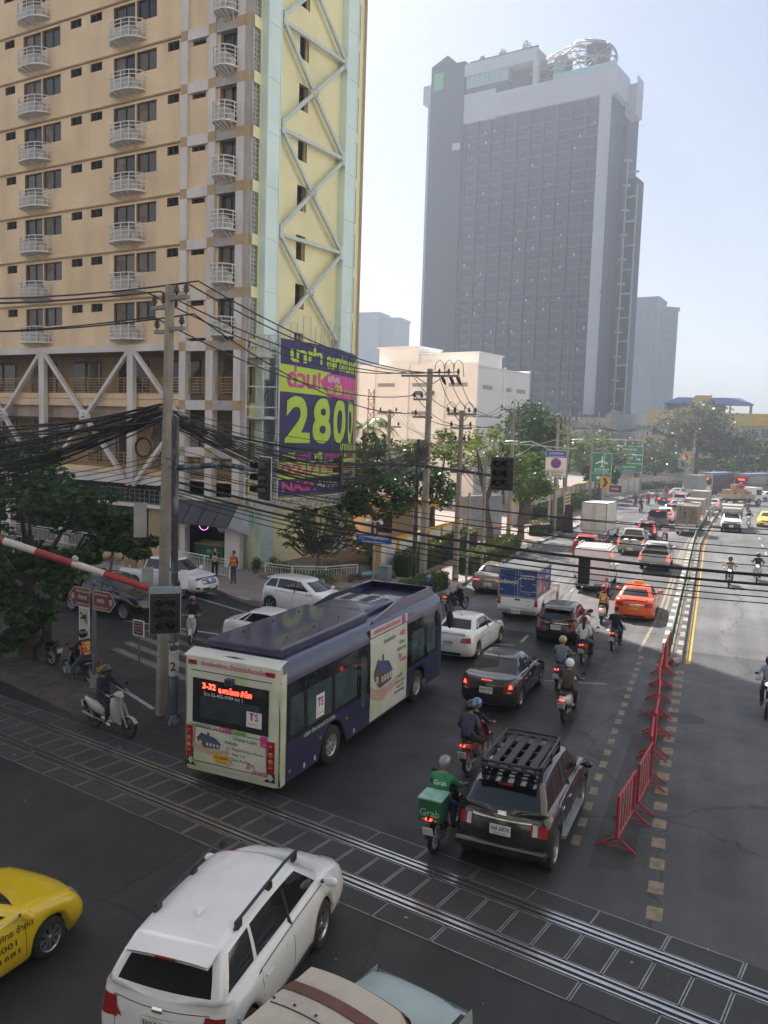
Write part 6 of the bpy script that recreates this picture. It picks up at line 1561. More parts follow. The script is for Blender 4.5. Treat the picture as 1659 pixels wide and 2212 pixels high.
ride((-7.6, 97, 0), R(86), 'distant dark motorcycle with one bright tail light', 'rider all in black on the distant dark motorcycle', B_BLK, 'sit', SIT, C_BLK, C_BLK, helmet=H_BLK)
ride((-9.0, 105.5, 0), R(84), 'far motorcycle nearest the left guard rail', 'rider in dark clothes nearest the left guard rail', B_BLK, 'sit', SIT, C_BRN, C_BLK, helmet=H_BLK)
ride((-7.7, 108.5, 0), R(84), 'far motorcycle carrying a red jacket rider', 'rider in a red jacket and white helmet on the far road', B_RED, 'sit', SIT, C_RED, C_BLK, helmet=H_WHT)
ride((-7.0, 113.5, 0), R(82), 'far motorcycle left of the black distant saloon', 'rider in a tan jacket near the bend', B_BLK, 'sit', SIT, C_TAN, C_BLK, helmet=H_BLK)
ride((-6.7, 128.5, 0), R(74), 'farthest motorcycle left of the distant silver saloon', 'rider in red at the far bend', B_RED, 'sit', SIT, C_RED, C_BLK, helmet=H_BLK)
ride((-10.95, 36.0, 0), R(72), 'black motorcycle at the kerb in front of the hedge', 'rider in a pale pink shirt and dark trousers at the kerb', B_BLK, 'sitf', SITF, C_PINK, C_BLK, helmet=H_SIL, full=False)
ride((-12.05, 35.4, 0), R(75), 'motorcycle hidden behind the front of the navy bus', 'rider with a blue helmet showing above the bus roof', B_BLU, 'sitf', SITF, C_NAVY, C_BLK, helmet=H_BLU)
# ---------------------------------------------------------------- black four-wheel drive with roof rack
o, c = hatch('black_suv', 'black four-wheel drive with a black roof basket, nearest vehicle beside the dashed line', P_BLK, (-3.28, 14.55, 0), R(88), 'ฆฬ 6876', L=4.65, W=1.84, H=1.80, suv=.9, zb=.36, rad=.385, spokes=6, wbh=2.75,
             tailq=[[(.60,.86),(.93,.83),(.93,1.05),(.60,1.07)]], chrome=True)
for s in (1,-1): c.patch(o, 'lamp_clear', [(.60*s,.86),(.69*s,.86),(.69*s,1.06),(.60*s,1.07)], (1,-.1*s,0), LENS, .016)
c.patch(o, 'chrome_strip', [(-.56,1.06),(.56,1.06),(.56,1.10),(-.56,1.10)], (1,0,0), CHROME, .02); c.patch(o, 'badge', [(-.08,1.13),(.08,1.13),(.08,1.22),(-.08,1.22)], (1,0,0), CHROME, .012)
q = MB(); q.box(-.03,-.88,.46,.12,.88,.64); q.build('rear_bumper', [P_BLK], o, bevel=.05)
rk = MB(); x0, x1, y0, z0 = .62, 2.35, .56, 1.87
for z in (z0, z0+.10): rk.tube([(x0,-y0,z),(x1,-y0,z),(x1+.08,-y0+.08,z),(x1+.08,y0-.08,z),(x1,y0,z),(x0,y0,z),(x0-.08,y0-.08,z),(x0-.08,-y0+.08,z),(x0,-y0,z)], .03, 6, 0)
for y in (-.38,-.13,.13,.38): rk.box(x0-.05,y-.07,z0-.02,x1+.05,y+.07,z0+.02,0)
for x in (.75,1.2,1.65,2.1): rk.box(x-.03,-y0,z0-.05,x+.03,y0,z0-.02,0)
for x in (.7,1.5,2.25):
 for y in (-y0,y0): rk.box(x-.04,y-.04,1.66,x+.04,y+.04,z0+.10,0)
rk.build('roof_rack', [mat('rack_black', (.03,.032,.035), .4, .3, .1)], o)
for s in (1,-1):
 q = MB(); q.box(1.3,s*.86,.36,3.2,s*.98,.42); q.build('side_step', [STEEL], o)
# ---------------------------------------------------------------- white SUV in the foreground
o, c = hatch('white_suv', 'large white estate with black roof rails driving away in the near foreground', P_WHT, (-5.95, 7.85, 0), R(95), '3ขส 5619', L=4.8, W=1.9, H=1.70, suv=.55, rad=.36, zb=.26, spokes=5, tail='low', wbh=2.67)
for s in (1,-1): c.patch(o, 'tail_light', [(.55*s,.80),(.92*s,.84),(.92*s,.98),(.72*s,.95)], (1,-.42*s,0), TAILR, .012)
rl = MB()
for s in (1,-1):
 rl.tube([(.95,s*.60,1.66),(1.1,s*.60,1.74),(2.5,s*.61,1.79),(2.95,s*.60,1.74),(3.05,s*.59,1.70)], .024, 8); 
 for x in (1.05,2.0,2.9): rl.box(x-.06,s*.57,1.62,x+.06,s*.63,1.74)
rl.build('roof_rail', [BLACKP], o)
fn_ = MB(); fn_.add([(1.02,-.03,1.70),(1.22,-.03,1.71),(1.22,.03,1.71),(1.02,.03,1.70),(1.03,-.005,1.80),(1.06,-.005,1.80),(1.06,.005,1.80),(1.03,.005,1.80)], [(0,3,2,1),(4,5,6,7),(0,1,5,4),(1,2,6,5),(2,3,7,6),(3,0,4,7)]); fn_.build('shark_fin_aerial', [P_WHT], o)
q = MB()
for s in (1,-1): q.box(1.15,s*.88,.27,3.3,s*.93,.36)
q.build('sill_trim', [BLACKP], o); c.patch(o, 'badge', [(-.07,.98),(.07,.98),(.07,1.04),(-.07,1.04)], (1,0,0), CHROME, .012)
for s in (1,-1): c.patch(o, 'headlight', [(.55*s,.72),(.88*s,.74),(.9*s,.82),(.62*s,.80)], (-1,-.5*s,0), LENS, .01)
# ---------------------------------------------------------------- yellow taxi at the left edge
o, c = sedan('yellow_taxi', 'yellow taxi with lettering on its door at the lower left edge', P_YEL, (-10.1, 5.8, 0), R(86), '', front=True, spokes=8, L=4.6, W=1.8)
for s in (-1,):
 f = lambda p: (lambda h: h if h is not None else p)(c.ray((p.x, -3, p.z), (0,1,0), .006))
 letters(o, 'สหกรณ์สุขุมพัทธ จำกัด', (2.6,-1,.78), X_, Z_, .09, INK, .02, w=1.3, proj=f); letters(o, 'แท็กซี่ 8001', (2.5,-1,.62), X_, Z_, .09, INK, .02, w=.9, proj=f); letters(o, 'โทร. 1681', (2.6,-1,.47), X_, Z_, .08, INK, .02, w=.8, proj=f)
# ---------------------------------------------------------------- old pickup bus with a canvas roof at the bottom
t = thing('old_canvas_truck', (-4.12, 5.5, 0), R(77), 'faded teal old pickup with a brown edged cream canvas roof at the bottom edge', 'truck')
TEAL = mat('faded_teal', (.33,.42,.42), .45, .1, .18, 1.5, coat=.3, dirt=.5, dcol=(.45,.45,.42), dscale=1.2)
q = MB()
q.grid(lambda u, v: (3.25+1.2*u-.06*(2*v-1)**2*u, (v-.5)*(1.42-.08*u), 1.08-.07*u*u-.05*(2*v-1)**4-.16*max(0,u-.85)/.15), 12, 12)
q.grid(lambda u, v: (4.42-.02*(2*u-1)**2, (u-.5)*1.44, lerp(.45,.90,v)), 8, 4)
for s in (-1,1): q.grid(lambda u, v: (lerp(2.2,4.4,u), s*(.76+.02*math.sin(v*3.1)-.03*u), lerp(.42, 1.02-.06*u, v)), 12, 5)
q.grid(lambda u, v: (lerp(2.25,2.96,u), (v-.5)*1.42, lerp(1.62,1.62,u)), 3, 3) 
q.build('body', [TEAL], t)
q = MB(); q.quad((2.95,-.66,1.62),(3.3,-.70,1.08),(3.3,.70,1.08),(2.95,.66,1.62)); q.build('windscreen', [GLASS], t)
for s in (-1,1): q = MB(); q.box(4.36,s*.50,.66,4.44,s*.70,.86); q.build('headlight', [LENS], t)
q = MB(); q.box(4.34,-.74,.38,4.5,.74,.50); q.build('bumper', [STEEL], t, bevel=.03); add_wheels(t, (.6, 3.6), .68, .32, .2, 5); 
add_mirrors(t, type('m', (), {'W': 1.6})(), 3.15, 1.15, BLACKP)
CANV = mat('canvas_cream', (.52,.47,.40), .8, 0, .12, 1.2, bump=.3, bscale=5, dirt=.6, dcol=(.28,.26,.23), dscale=1.4); CBR = mat('canvas_brown', (.13,.055,.04), .75, 0, .25, 2, bump=.3)
def cv(u, v, off=0): a = 2*v-1; return (lerp(-.3,2.85,u), a*.80, 1.86-.10*a*a-.28*max(0,(abs(a)-.8)/.2)**2+off+.012*math.sin(u*25))
q = MB(); q.grid(lambda u, v: cv(u, v), 16, 20); q.build('canvas_roof', [CANV], t)
q = MB(); q.grid(lambda u, v: (lambda p: (p[0]+.0, p[1]*1.01, p[2]+.012-.10*u*u))(cv(.84+.19*u, v)), 6, 20); q.grid(lambda u, v: (2.93+.02*u, (2*v-1)*.86, lerp(cv(1,v)[2]-.08, 1.50, u)), 2, 12); q.build('canvas_edge', [CBR], t)
q = MB()
for i in range(5):
 for j in range(5): p = cv(.1+.17*i, .12+.19*j, .01); q.ell(p, (.02,.02,.01), 6, 4)
for i in range(3): q.tube([cv(.2+.28*i, v/8, .006) for v in range(9)], .008, 4)
q.build('canvas_stud', [BLACKP], t)
q = MB()
for s in (-1,1):
 for x in (-.2,.8,1.8): q.cyl((x,s*.80,.7),(x,s*.80,1.7),.02,6)
 q.box(-.3,s*.76,.5,2.2,s*.80,.95)
q.build('side_frame', [TEAL], t)
# motorbike mirror corner at bottom-left edge is out of the frame; the scooter at the crossing
ride((-15.15, 17.4, 0), R(-10), 'silver scooter waiting on the dark asphalt beside the rails', 'rider in a dark hooded jacket with black helmet and white shoes', B_SIL, 'sitf', SITF, C_NAVY, C_BLK, scooter=True, lit=False, helmet=H_BLK, shoe=SHOEW, bs=1.05)
ride((-17.75, 20.2, 0), R(165), 'dark motorcycle with a yellow plate behind the signpost', 'motorcycle taxi rider with an orange vest numbered 9', B_BLK, 'sitf', SITF, C_NAVY, C_JEAN, lit=False, helmet=H_BLK, vest=C_OR, number='9', plm=PLATEY, headlit=True)
ride((-20.35, 21.3, 0), R(170), 'second dark motorcycle hidden behind the roadside tree', 'rider bending behind the roadside tree trunk', B_BLK, 'sitf', SITF, C_BLK, C_BLK, helmet=H_BLK, lit=False)
ride((-24.5, 19.5, 0), R(-60), 'maroon motorcycle parked at the left edge under the tree', 'rider beside the tree at the left edge', B_RED, 'sitf', SITF, C_BRN, C_BLK, helmet=H_RED, lit=False)
b_, p_ = ride((-18.5, 26.75, 0), R(-60), 'white sport motorcycle coming towards the bus', 'rider in a blue and white racing jacket with a red patterned helmet', B_WHT, 'sit', pose_sit(lean=.10), C_NAVY, C_BLK, helmet=mat('helmet_pattern', (.35,.05,.05), .2, 0, .9, 12, coat=.8), headlit=False)
q = MB(); q.ell((0,0,0),(.28,.26,.20),14,8); o = q.build('top_case', [mat('case_black', (.02,.02,.022), .3, 0, .1, coat=.4)], None, (-18.65, 27.0, 1.05), rot=(0,0,R(-60))); tag(o, 'black rounded top case on the back of the white sport motorcycle', 'top case')
# cross street cars
o, c = pickup('white_pickup', 'white pickup loaded with cardboard cartons on the cross street', P_WHT, (-27.2, 33.9, 0), R(-7), front=True, double=True, L=5.3, W=1.86, H=1.78)
for i, (x, y, d) in enumerate(((.6,.3,(.9,.8,.75)),(.62,-.35,(.8,.7,.7)),(1.2,.0,(.55,1.3,1.25)))):
 c_, s_ = math.cos(R(-7)), math.sin(R(-7)); crate((-27.2+c_*x-s_*y, 33.9+s_*x+c_*y, .72), R(-7), d, ('brown carton at the tail of the white pickup bed, far side','low brown carton at the near side of the white pickup bed','tall pale brown carton right behind the cab of the white pickup')[i], m=CB2 if i == 2 else CB)
o, c = pickup('black_pickup', 'dark grey double cab pickup behind the red and white barrier arm', P_BLK, (-26.6, 28.9, 0), R(-6), double=True, L=5.2, canopy=P_BLK, H=1.75)
o, c = hatch('white_crossover', 'white crossover turning behind the bus roof at the corner', P_WHT, (-18.7, 33.0, 0), R(-8), L=4.3, W=1.77, H=1.62, suv=.35, rad=.34, tail='low', spokes=5, front=True)
o, c = sedan('white_sedan', 'white car almost hidden behind the bus roof below the crossover', P_WHT, (-16.9, 26.9, 0), R(-4), front=True)
o, c = sedan('dark_sedan', 'dark saloon half hidden behind the tree at the left edge', P_GRY, (-36.0, 30.5, 0), R(-5), front=True)
o, c = sedan('silver_sedan', 'silver saloon behind the tree on the far side of the cross street', P_SIL, (-38, 35.6, 0), R(-7), front=True)
# pedestrians
pw1 = person((-24.2, 36.9, .14), R(-60), 'woman standing on the pavement in black with long hair', 'stand', pose_stand(), C_BLK, C_BLK, shoe=SHOEW, hair='long', sleeves=False, mask=True)
bg_ = thing('backpack', (-24.2, 36.9, .14), R(-60), 'beige backpack worn on the chest of the woman in black', 'backpack')
q = MB(); rounded(q, [(.13,1.12,.13,.15),(.20,1.12,.14,.17),(.27,1.10,.11,.13)], 14); q.build('bag', [C_TAN], bg_)
q = MB()
for s in (-1,1): q.tube([(.17,s*.10,1.26),(.10,s*.12,1.42),(-.02,s*.12,1.46),(-.12,s*.11,1.35)],.02,6)
q.build('strap', [C_TAN], bg_)
person((-22.6, 36.2, .14), R(-100), 'motorcycle taxi man in an orange vest standing on the pavement', 'stand', pose_stand(), C_BRN, C_JEAN, hair=True, vest=C_OR)
# ---------------------------------------------------------------- poles, cables, signals, signs
DKI = mat('insulator_brown', (.05,.025,.02), .3, 0, .2)
def insul(mb, p, m=1, h=.32, s=1.0):
 x, y, z = p; mb.lathe([(.02*s,0),(.02*s,.06*s),(.085*s,.08*s),(.05*s,.11*s),(.10*s,.14*s),(.05*s,.18*s),(.08*s,.21*s),(.04*s,.25*s),(.05*s,.30*s),(0,.32*s)], 10, m, c=(x,y,z))
def pole(loc, h, label, arms=(), w=.30, w1=.19, group=None, rz=0, z0=.14, mt=None, bolts=True):
 """tapered square concrete pole; arms: (height, x from, x to, insulator xs, hanging xs)"""
 t = thing('utility_pole', (loc[0], loc[1], z0), rz, label, 'utility pole', group)
 q = MB(); a, b = w/2, w1/2; c = .15
 def ring(r, z): return [(-r,-r*(1-c*2),z),(-r*(1-c*2),-r,z),(r*(1-c*2),-r,z),(r,-r*(1-c*2),z),(r,r*(1-c*2),z),(r*(1-c*2),r,z),(-r*(1-c*2),r,z),(-r,r*(1-c*2),z)]
 vs = ring(a, 0)+ring(b, h); q.add(vs, [(i,(i+1)%8,8+(i+1)%8,8+i) for i in range(8)]+[tuple(range(8,16)), tuple(range(7,-1,-1))])
 if bolts:
  for i in range(int(h/.45)):
   z = .8+i*.45
   if z < h-.2: q.lathe([(0,-.006),(.022,-.006),(.022,.0)], 6, 1, c=(0,-lerp(a,b,z/h),z), axis='y')
 q.build('shaft', [mt or CONC, INK], t)
 for (z, xa, xb, ins, hang) in arms:
  m = MB(); m.box(xa,-.06,z-.05,xb,.06,z+.05,0)
  if xa*xb < 0 and xb-xa > 1.3: m.obox((xa*.5,.0,z-.04),(0,0,z-.5),.04,.04,0); m.obox((xb*.5,.0,z-.04),(0,0,z-.5),.04,.04,0)
  o = m.build('crossarm', [mat('arm_grey', (.20,.20,.19), .6, .2, .15, 2)], t)
  for x in ins: i_ = MB(); insul(i_, (x,0,z+.05), 0); i_.build('insulator', [DKI], o)
  for x in hang: i_ = MB(); i_.tube([(x,0,z-.05),(x+.02,.25,z-.22),(x+.03,.5,z-.38)], [.07,.09,.05], 8); i_.build('insulator', [DKI], o)
 return t
hvx = .36
PA, PB, PC = Vector((-14.15,18.95,0)), Vector((-13.83,40.5,0)), Vector((-12.75,42.8,0))
_pa = pole(PA, 11.9, 'nearest square concrete pole wrapped in cables at the left, behind the signal', arms=((11.55,.05,.95,(.35,.85),()),(11.35,-.95,.0,(-.85,-.35),()),(10.7,-.75,0,(-.68,),()),(10.75,0,.75,(.65,),())), w=.27, w1=.20, z0=0, rz=R(-25))
pole(PB, 11.3, 'concrete pole with one long top crossarm behind the bus front', arms=((10.95,-1.55,1.5,(.5,1.0,1.5),(.65,1.1,1.45)),(9.75,-.85,0,(-.8,-.4),()),(8.85,-.85,.2,(-.7,),())), w=.34, w1=.24)
pole(PC, 9.3, 'concrete pole with stacked transformer fuses, second along the pavement', arms=((9.1,-.8,.8,(-.75,-.4,.4,.75),()),(8.35,-.6,.6,(-.55,.5),()),(7.6,-.5,.5,(-.3,.2,.45),()),(6.0,-.5,.8,(0,),())), w=.30, w1=.2)
pole((-13.76,59.3), 10.0, 'pale concrete pole with looped jumper wires beside the round tree', arms=((9.9,-1.0,1.4,(-.9,.6,1.3),(-.3,.3,1.0)),(8.5,-1.2,.9,(-.5,.7),())), w=.3, w1=.2)
pole((-12.28,69.2), 9.6, 'pair of weathered poles left of the no stopping sign, taller one', arms=((9.4,-.2,1.0,(.1,.5,.9),()),), w=.3, w1=.2)
pole((-13.3,80.5), 9.8, 'pole behind the no stopping sign beside the wall', arms=((9.6,-.8,.8,(-.7,0,.7),()),(8.7,-.6,.6,(-.5,.5),())), w=.28, w1=.2, bolts=False)
pole((-13.9,101.8), 9.8, 'pole left of the airport sign', arms=((9.6,-.8,.8,(-.7,0,.7),()),), w=.3, w1=.2, bolts=False)
pole((-10.3,129), 10.2, 'tall pole rising behind the three line direction sign', arms=((9.9,-.9,.9,(-.8,0,.8),()),), w=.35, w1=.25, bolts=False)
pole((-3.6,150), 9.5, 'far pole with a grey cabinet at the bend in front of the big hazy tree', arms=((8.8,-.8,.8,(-.7,.7),()),), w=.4, w1=.28, bolts=False)
pole((-21.7,55), 9.6, 'weathered pole with fuse switches rising above the palm', arms=((9.4,-.75,.9,(-.7,.5),()),(8.4,-.7,.9,(-.6,-.2,.7),())), w=.3, w1=.2)
pole((-12.35,43.6), 4.9, 'short steel post standing right beside the fuse pole', w=.12, w1=.12, mt=STEEL, bolts=False)
pole((-15.0,56.5), 6.6, 'slim grey post in front of the two round trees', w=.16, w1=.12, mt=STEEL, bolts=False)
pole((-12.2,46.2), 6.8, 'slim leaning post by the second hedge', w=.14, w1=.12, mt=CONC, bolts=False)
bx_ = MB(); bx_.box(-.25,-.18,0,.25,.18,.9); tag(bx_.build('pole_cabinet', [STEEL], None, (-3.6,149.7,6.2), bevel=.02), 'grey cabinet fixed to the far pole at the bend', 'cabinet')
# cables
def sagline(a, b, sag, n=14):
 a, b = Vector(a), Vector(b); return [a.lerp(b, i/n)-Vector((0,0,4*sag*(i/n)*(1-i/n))) for i in range(n+1)]
def cable(a, b, sag, r, label, group, n=14, name='power_cable'):
 q = MB(); q.tube(sagline(a, b, sag, n), r, 5); return tag(q.build(name, [CABLE], None), label, 'cable', group)
rc = random.Random(11)
HV = 'high voltage wires strung across the sky from pole to pole'
_pa.rotation_euler = (0, R(1.7), R(-25))
hv = [(-15.0,18.9,11.75),(-14.5,18.8,11.75),(-13.8,19.0,11.98),(-13.3,18.8,11.98),(-14.8,18.9,11.1),(-13.5,18.9,11.15)]
tb = [(-14.9,40.5,11.3),(-13.4,40.5,11.3),(-12.9,40.5,11.3),(-12.35,40.5,11.3),(-14.6,40.5,10.1),(-14.5,40.5,9.2)]
for i, p in enumerate(hv):
 p = (p[0]+hvx, p[1], p[2])
 q = (p[0]-18, p[1]-.8+.3*i, p[2]+1.0-.1*i)
 cable(q, p, .55, .022, 'thin black wire entering from the left edge to the top of the nearest concrete pole', HV)
 cable(p, tb[i], .8, .022, 'thin black wire from the nearest concrete pole to the crossarm pole', 'wires between the two front poles')
nx = [(-13.5,42.8,9.5),(-13.1,42.8,9.5),(-12.4,42.8,9.5),(-12.0,42.8,9.5),(-13.2,42.8,8.7),(-12.3,42.8,8.7)]
chain = [tb, nx, [(-14.7+.45*i,59.3,10.3-.3*(i>3)) for i in range(6)], [(-13.0+.3*i,69.2,9.9-.3*(i>3)) for i in range(6)], [(-14+.3*i,80.5,9.8) for i in range(6)], [(-14.6+.3*i,101.8,9.8) for i in range(6)], [(-11+.3*i,129,10.2) for i in range(6)], [(-4.4+.3*i,150,8.9) for i in range(6)]]
for k in range(len(chain)-1):
 for i in range(6):
  cable(chain[k][i], chain[k+1][i], .25+.02*math.dist(chain[k][i], chain[k+1][i]), .018 if k < 4 else .03, 'thin wire running on along the line of pavement poles', 'wires along the pavement poles', 10)
for i in range(5): cable((-21.9+.3*i,55,9.6), (-13.4+.2*i,43,8.2-.3*i), .6, .015, 'thin wire from the weathered pole above the palm to the fuse pole', 'wires from the palm side pole', 10)
for k, (px, py, z) in enumerate(((-13.83,40.5,11.3),(-13.76,59.3,10.2),(-12.9,42.8,9.3))):
 for j in range(3):
  q = MB(); x = px+(.5,.05,-.45)[k]+.5*j; q.tube([(x-.25,py,z+.05),(x-.2,py,z+.42),(x,py,z+.6),(x+.22,py,z+.4),(x+.3,py,z-.25)], .018, 5)
  tag(q.build('jumper_wire', [CABLE], None), ('looped jumper wire above the long crossarm','looped jumper wire on the pale pole by the round tree','looped jumper wire on top of the fuse pole')[k], 'cable', 'jumper loops '+str(k+1))
# sagging telecom bundles either side of the nearest pole
BL = 'tangled telecom cables sagging to the left of the nearest pole'; BRt = 'tangled telecom cables sagging between the front poles'
for i in range(46):
 z = 8.55+rc.uniform(-.28,.22); u = rc.random(); a = (-14.1+rc.uniform(-.12,.12), 18.85+rc.uniform(-.1,.1), z)
 b = (-27.5+rc.uniform(-1.5,1.5), 16.4+rc.uniform(-1.5,1.5), 8.0-u*2.2+rc.uniform(-.2,.2)); cable(a, b, .25+u*.9+rc.uniform(0,.3), rc.choice((.011,.014,.02,.028)), 'black telecom cable fanning out left from the nearest concrete pole', BL, 16, 'telecom_cable')
for i in range(36):
 z = 8.5+rc.uniform(-.3,.2); u = rc.random(); a = (-14.0+rc.uniform(-.1,.1), 19.0+rc.uniform(-.1,.1), z)
 b = (-13.8+rc.uniform(-.3,.3), 40.4+rc.uniform(-.1,.1), 7.6-rc.uniform(-.25,.3)-.7*u*u); cable(a, b, .3+u*1.5+rc.uniform(0,.3), rc.choice((.010,.013,.017,.024)), 'black telecom cable strung between the nearest pole and the crossarm pole', BRt, 18, 'telecom_cable')
for i in range(20):
 u = rc.random(); cable((-13.8,40.5,7.6+rc.uniform(-.4,.3)), (-12.8+rc.uniform(-.2,.2),42.9,6.9+rc.uniform(-.6,.3)), .1, .014, 'short telecom cable between the crossarm pole and fuse pole', 'short cables at the crossarm pole', 4, 'telecom_cable') if i < 6 else cable((-12.8,42.9,6.9+rc.uniform(-.5,.4)), (-13.8,59.2,6.6+rc.uniform(-.8,.3)), .5+u*1.3, .016, 'telecom cable along the pavement hedges', 'telecom cables along the hedges', 12, 'telecom_cable')
for i in range(10): cable((-13.8,40.4,7.6+rc.uniform(-.4,.2)), (-21.7,55,7.4+rc.uniform(-.6,.3)), .7+rc.random(), .015, 'telecom cable running back to the weathered pole by the palm', 'telecom cables to the palm side pole', 12, 'telecom_cable')
for i in range(8): cable((-14.1,18.9,6.4+i*.14), (-30,20.5+rc.uniform(-1,1),4.6+i*.22), .6, .012, 'low thin cable leaving the nearest pole to the left over the tree', 'low cables over the roadside tree', 12, 'telecom_cable')
# cables crossing the whole road in front of us
cr = [(.012,6.75,6.55),(.010,6.55,6.25),(.014,6.5,6.08),(.010,6.3,5.90),(.036,6.15,5.72),(.030,5.95,5.55),(.016,5.85,5.42),(.014,5.75,5.30),(.012,5.6,5.20),(.010,7.0,6.9)]
for i, (r, z0, z1) in enumerate(cr):
 cable((-14.0, 18.75+.05*i, z0+.55), (7.5, 18.4+.12*i, z1+.05), .55+.04*i, r, 'black cable slung across the whole road in front of the traffic', 'cables crossing the road', 24, 'crossing_cable')
# coils and pole boxes
def coil(loc, r, label, rz=0):
 q = MB()
 for k in range(3): q.tube([(r*(1-.05*k)*math.cos(a*.449), .02*k, r*(1-.05*k)*1.25*math.sin(a*.449)) for a in range(15)], .016, 5)
 return tag(q.build('cable_coil', [CABLE], None, loc, rot=(0,0,rz)), label, 'cable coil')
coil((-14.65,18.75,7.55), .22, 'coil of black cable hanging left of the nearest pole above the tree', R(30)); coil((-14.75,18.7,5.1), .22, 'coil of black cable hanging low left of the nearest pole, under the grey box', R(30))
coil((-13.3,40.5,5.6), .3, 'larger of the cable coils beside the crossarm pole', R(30)); coil((-12.85,40.6,5.5), .22, 'smaller of the cable coils beside the crossarm pole', R(30))
for loc, d, lb in (((-14.7,18.7,5.55),(.34,.22,.95),'tall grey metal box hung left of the nearest pole'),((-13.28,18.75,4.0),(.2,.2,.5),'white control box fixed on the black signal post'),((-14.45,18.7,4.0),(.3,.22,.45),'small grey box on the nearest pole below the tall one')):
 q = MB(); q.cbox((0,0,0), d); q.box(-d[0]/2+.03,-d[1]/2-.006,-d[2]/2+.03,d[0]/2-.03,-d[1]/2,d[2]/2-.03); tag(q.build('control_box', [STEEL if 'grey' in lb else WHITE], None, loc, bevel=.02, rot=(0,0,R(35))), lb, 'box')
# signal post next to pole A with its mast arm
sp = thing('signal_post', (-13.45, 18.55, 0), 0, 'peeling black signal post with number 2 stickers and a long mast arm', 'signal post')
q = MB(); PEEL = mat('peeling_black', (.03,.032,.036), .6, .1, .4, 2, dirt=.95, dcol=(.32,.42,.48), dscale=4); PBL = mat('post_blue_grey', (.10,.13,.15), .6, .1, .4, 2, dirt=.7, dcol=(.03,.03,.03), dscale=3)
q.cyl((0,0,0),(0,0,1.3),.13,14,1); q.cyl((0,0,1.3),(0,0,8.4),.10,14,0); q.cyl((0,0,0),(0,0,.25),.24,14,0,.17); q.build('post', [PEEL, PBL], sp)
q = MB(); q.cyl((0,0,1.35),(0,0,2.05),.135,16); o = q.build('sticker', [mat('sticker_white', (.55,.55,.54), .6, 0, .2, 5, dirt=.3)], sp)
d_ = Vector((13.45,-18.55,0)).normalized(); e_ = Vector((-d_.y, d_.x, 0))
for off, z in ((.0,1.62),): letters(sp, '2', d_*.142+Vector((0,0,z))-e_*.02, Vector((-d_.y,d_.x,0)), (0,0,1), .24, INK, .02)
letters(sp, '2', Vector((.112,-.04,1.9)), Vector((.4,.9,0)), (0,0,1), .2, INK, .02); letters(sp, 'no 43', d_*.112+Vector((0,0,2.25)), Vector((-d_.y,d_.x,0)), (0,0,1), .09, WHITE, .01)
q = MB(); q.tube([(0,0,7.05),(1.6,-.1,7.22),(2.9,-.35,7.1)], [.08,.07,.06], 8); q.build('mast_arm', [PEEL], sp)
def signal(loc, rz, cols, rows, label, frame=WHITE, rim=.05, s=.30, facing=True):
 """signal head with hooded black lenses, its back or front towards -y"""
 t = thing('traffic_light', loc, rz, label, 'traffic light'); w, h = cols*s/2+.05, rows*s/2+.05
 q = MB(); q.box(-w,0,-h,w,.12,h,0); q.build('housing', [BLACKP], t, bevel=.03)
 q = MB(); q.box(-w-rim,.06,-h-rim,w+rim,.09,h+rim,0); q.build('backboard', [frame], t, bevel=.02)
 q = MB(); q.box(-w-rim+.02,.045,-h-rim+.02,w+rim-.02,.062,h+rim-.02,0); q.build('backboard_face', [BLACKP], t)
 for i in range(cols):
  for j in range(rows):
   c = ((i-(cols-1)/2)*s, 0, (j-(rows-1)/2)*s)
   q = MB(); q.lathe([(0,-.012),(s*.36,-.008),(s*.38,.0)], 16, 0, c=c, axis='y')
   q.grid(lambda u, v: (c[0]+s*.41*math.cos(math.pi*(1.12-1.24*u)), -.24*v, c[2]+s*.41*math.sin(math.pi*(1.12-1.24*u))), 10, 2, 1)
   q.build('lens', [mat('lens_off', (.03,.02,.02), .2), BLACKP], t)
 return t
s1 = signal((-13.3,17.95,3.2), R(38), 2, 3, 'near traffic light with six unlit lenses and scuffed white frame, on the black post', mat('frame_scuffed', (.5,.52,.54), .6, 0, .2, 4, dirt=.6), s=.31)
q = MB(); q.box(-.42,-.05,-.08,.42,.16,.08); o = q.build('top_strip', [mat('strip_blue', (.25,.33,.42), .5, 0, .2, 5, dirt=.5)], s1, (0,.05,.62))
signal((-10.5,18.1,6.93), R(-38), 2, 3, 'traffic light hanging on the mast arm in front of the banner', mat('frame_scuffed'), s=.30)
ms = thing('signal_post', (-14.43, 40.8, .14), 0, 'slim dark signal mast with a long horizontal arm reaching right over the road', 'signal post')
q = MB(); q.cyl((0,0,0),(0,0,3.2),.12,12,1); q.cyl((0,0,3.2),(0,0,7.7),.10,12,0); q.build('post', [PEEL, PEEL], ms)
q = MB(); q.tube([(-4.9,-2.2,6.35),(0,0,6.35),(3.0,-2.4,6.3),(5.7,-4.6,6.2)], [.05,.08,.07,.06], 8); q.build('mast_arm', [PEEL], ms)
signal((-8.75,35.9,6.5), R(-2), 2, 3, 'six lens traffic light hanging over the road left of the no stopping sign', mat('frame_grey', (.22,.24,.27), .6, 0, .2), s=.42, rim=.06)
signal((-13.06,28.17,6.68), R(-70), 1, 3, 'slim traffic light seen from behind in front of the banner lettering', BLACKP, s=.36)
q = signal((-4.16,30.28,3.42), R(170), 1, 3, 'black signal back hanging on the crossing cables in front of the white service truck', BLACKP, s=.28, rim=.03)
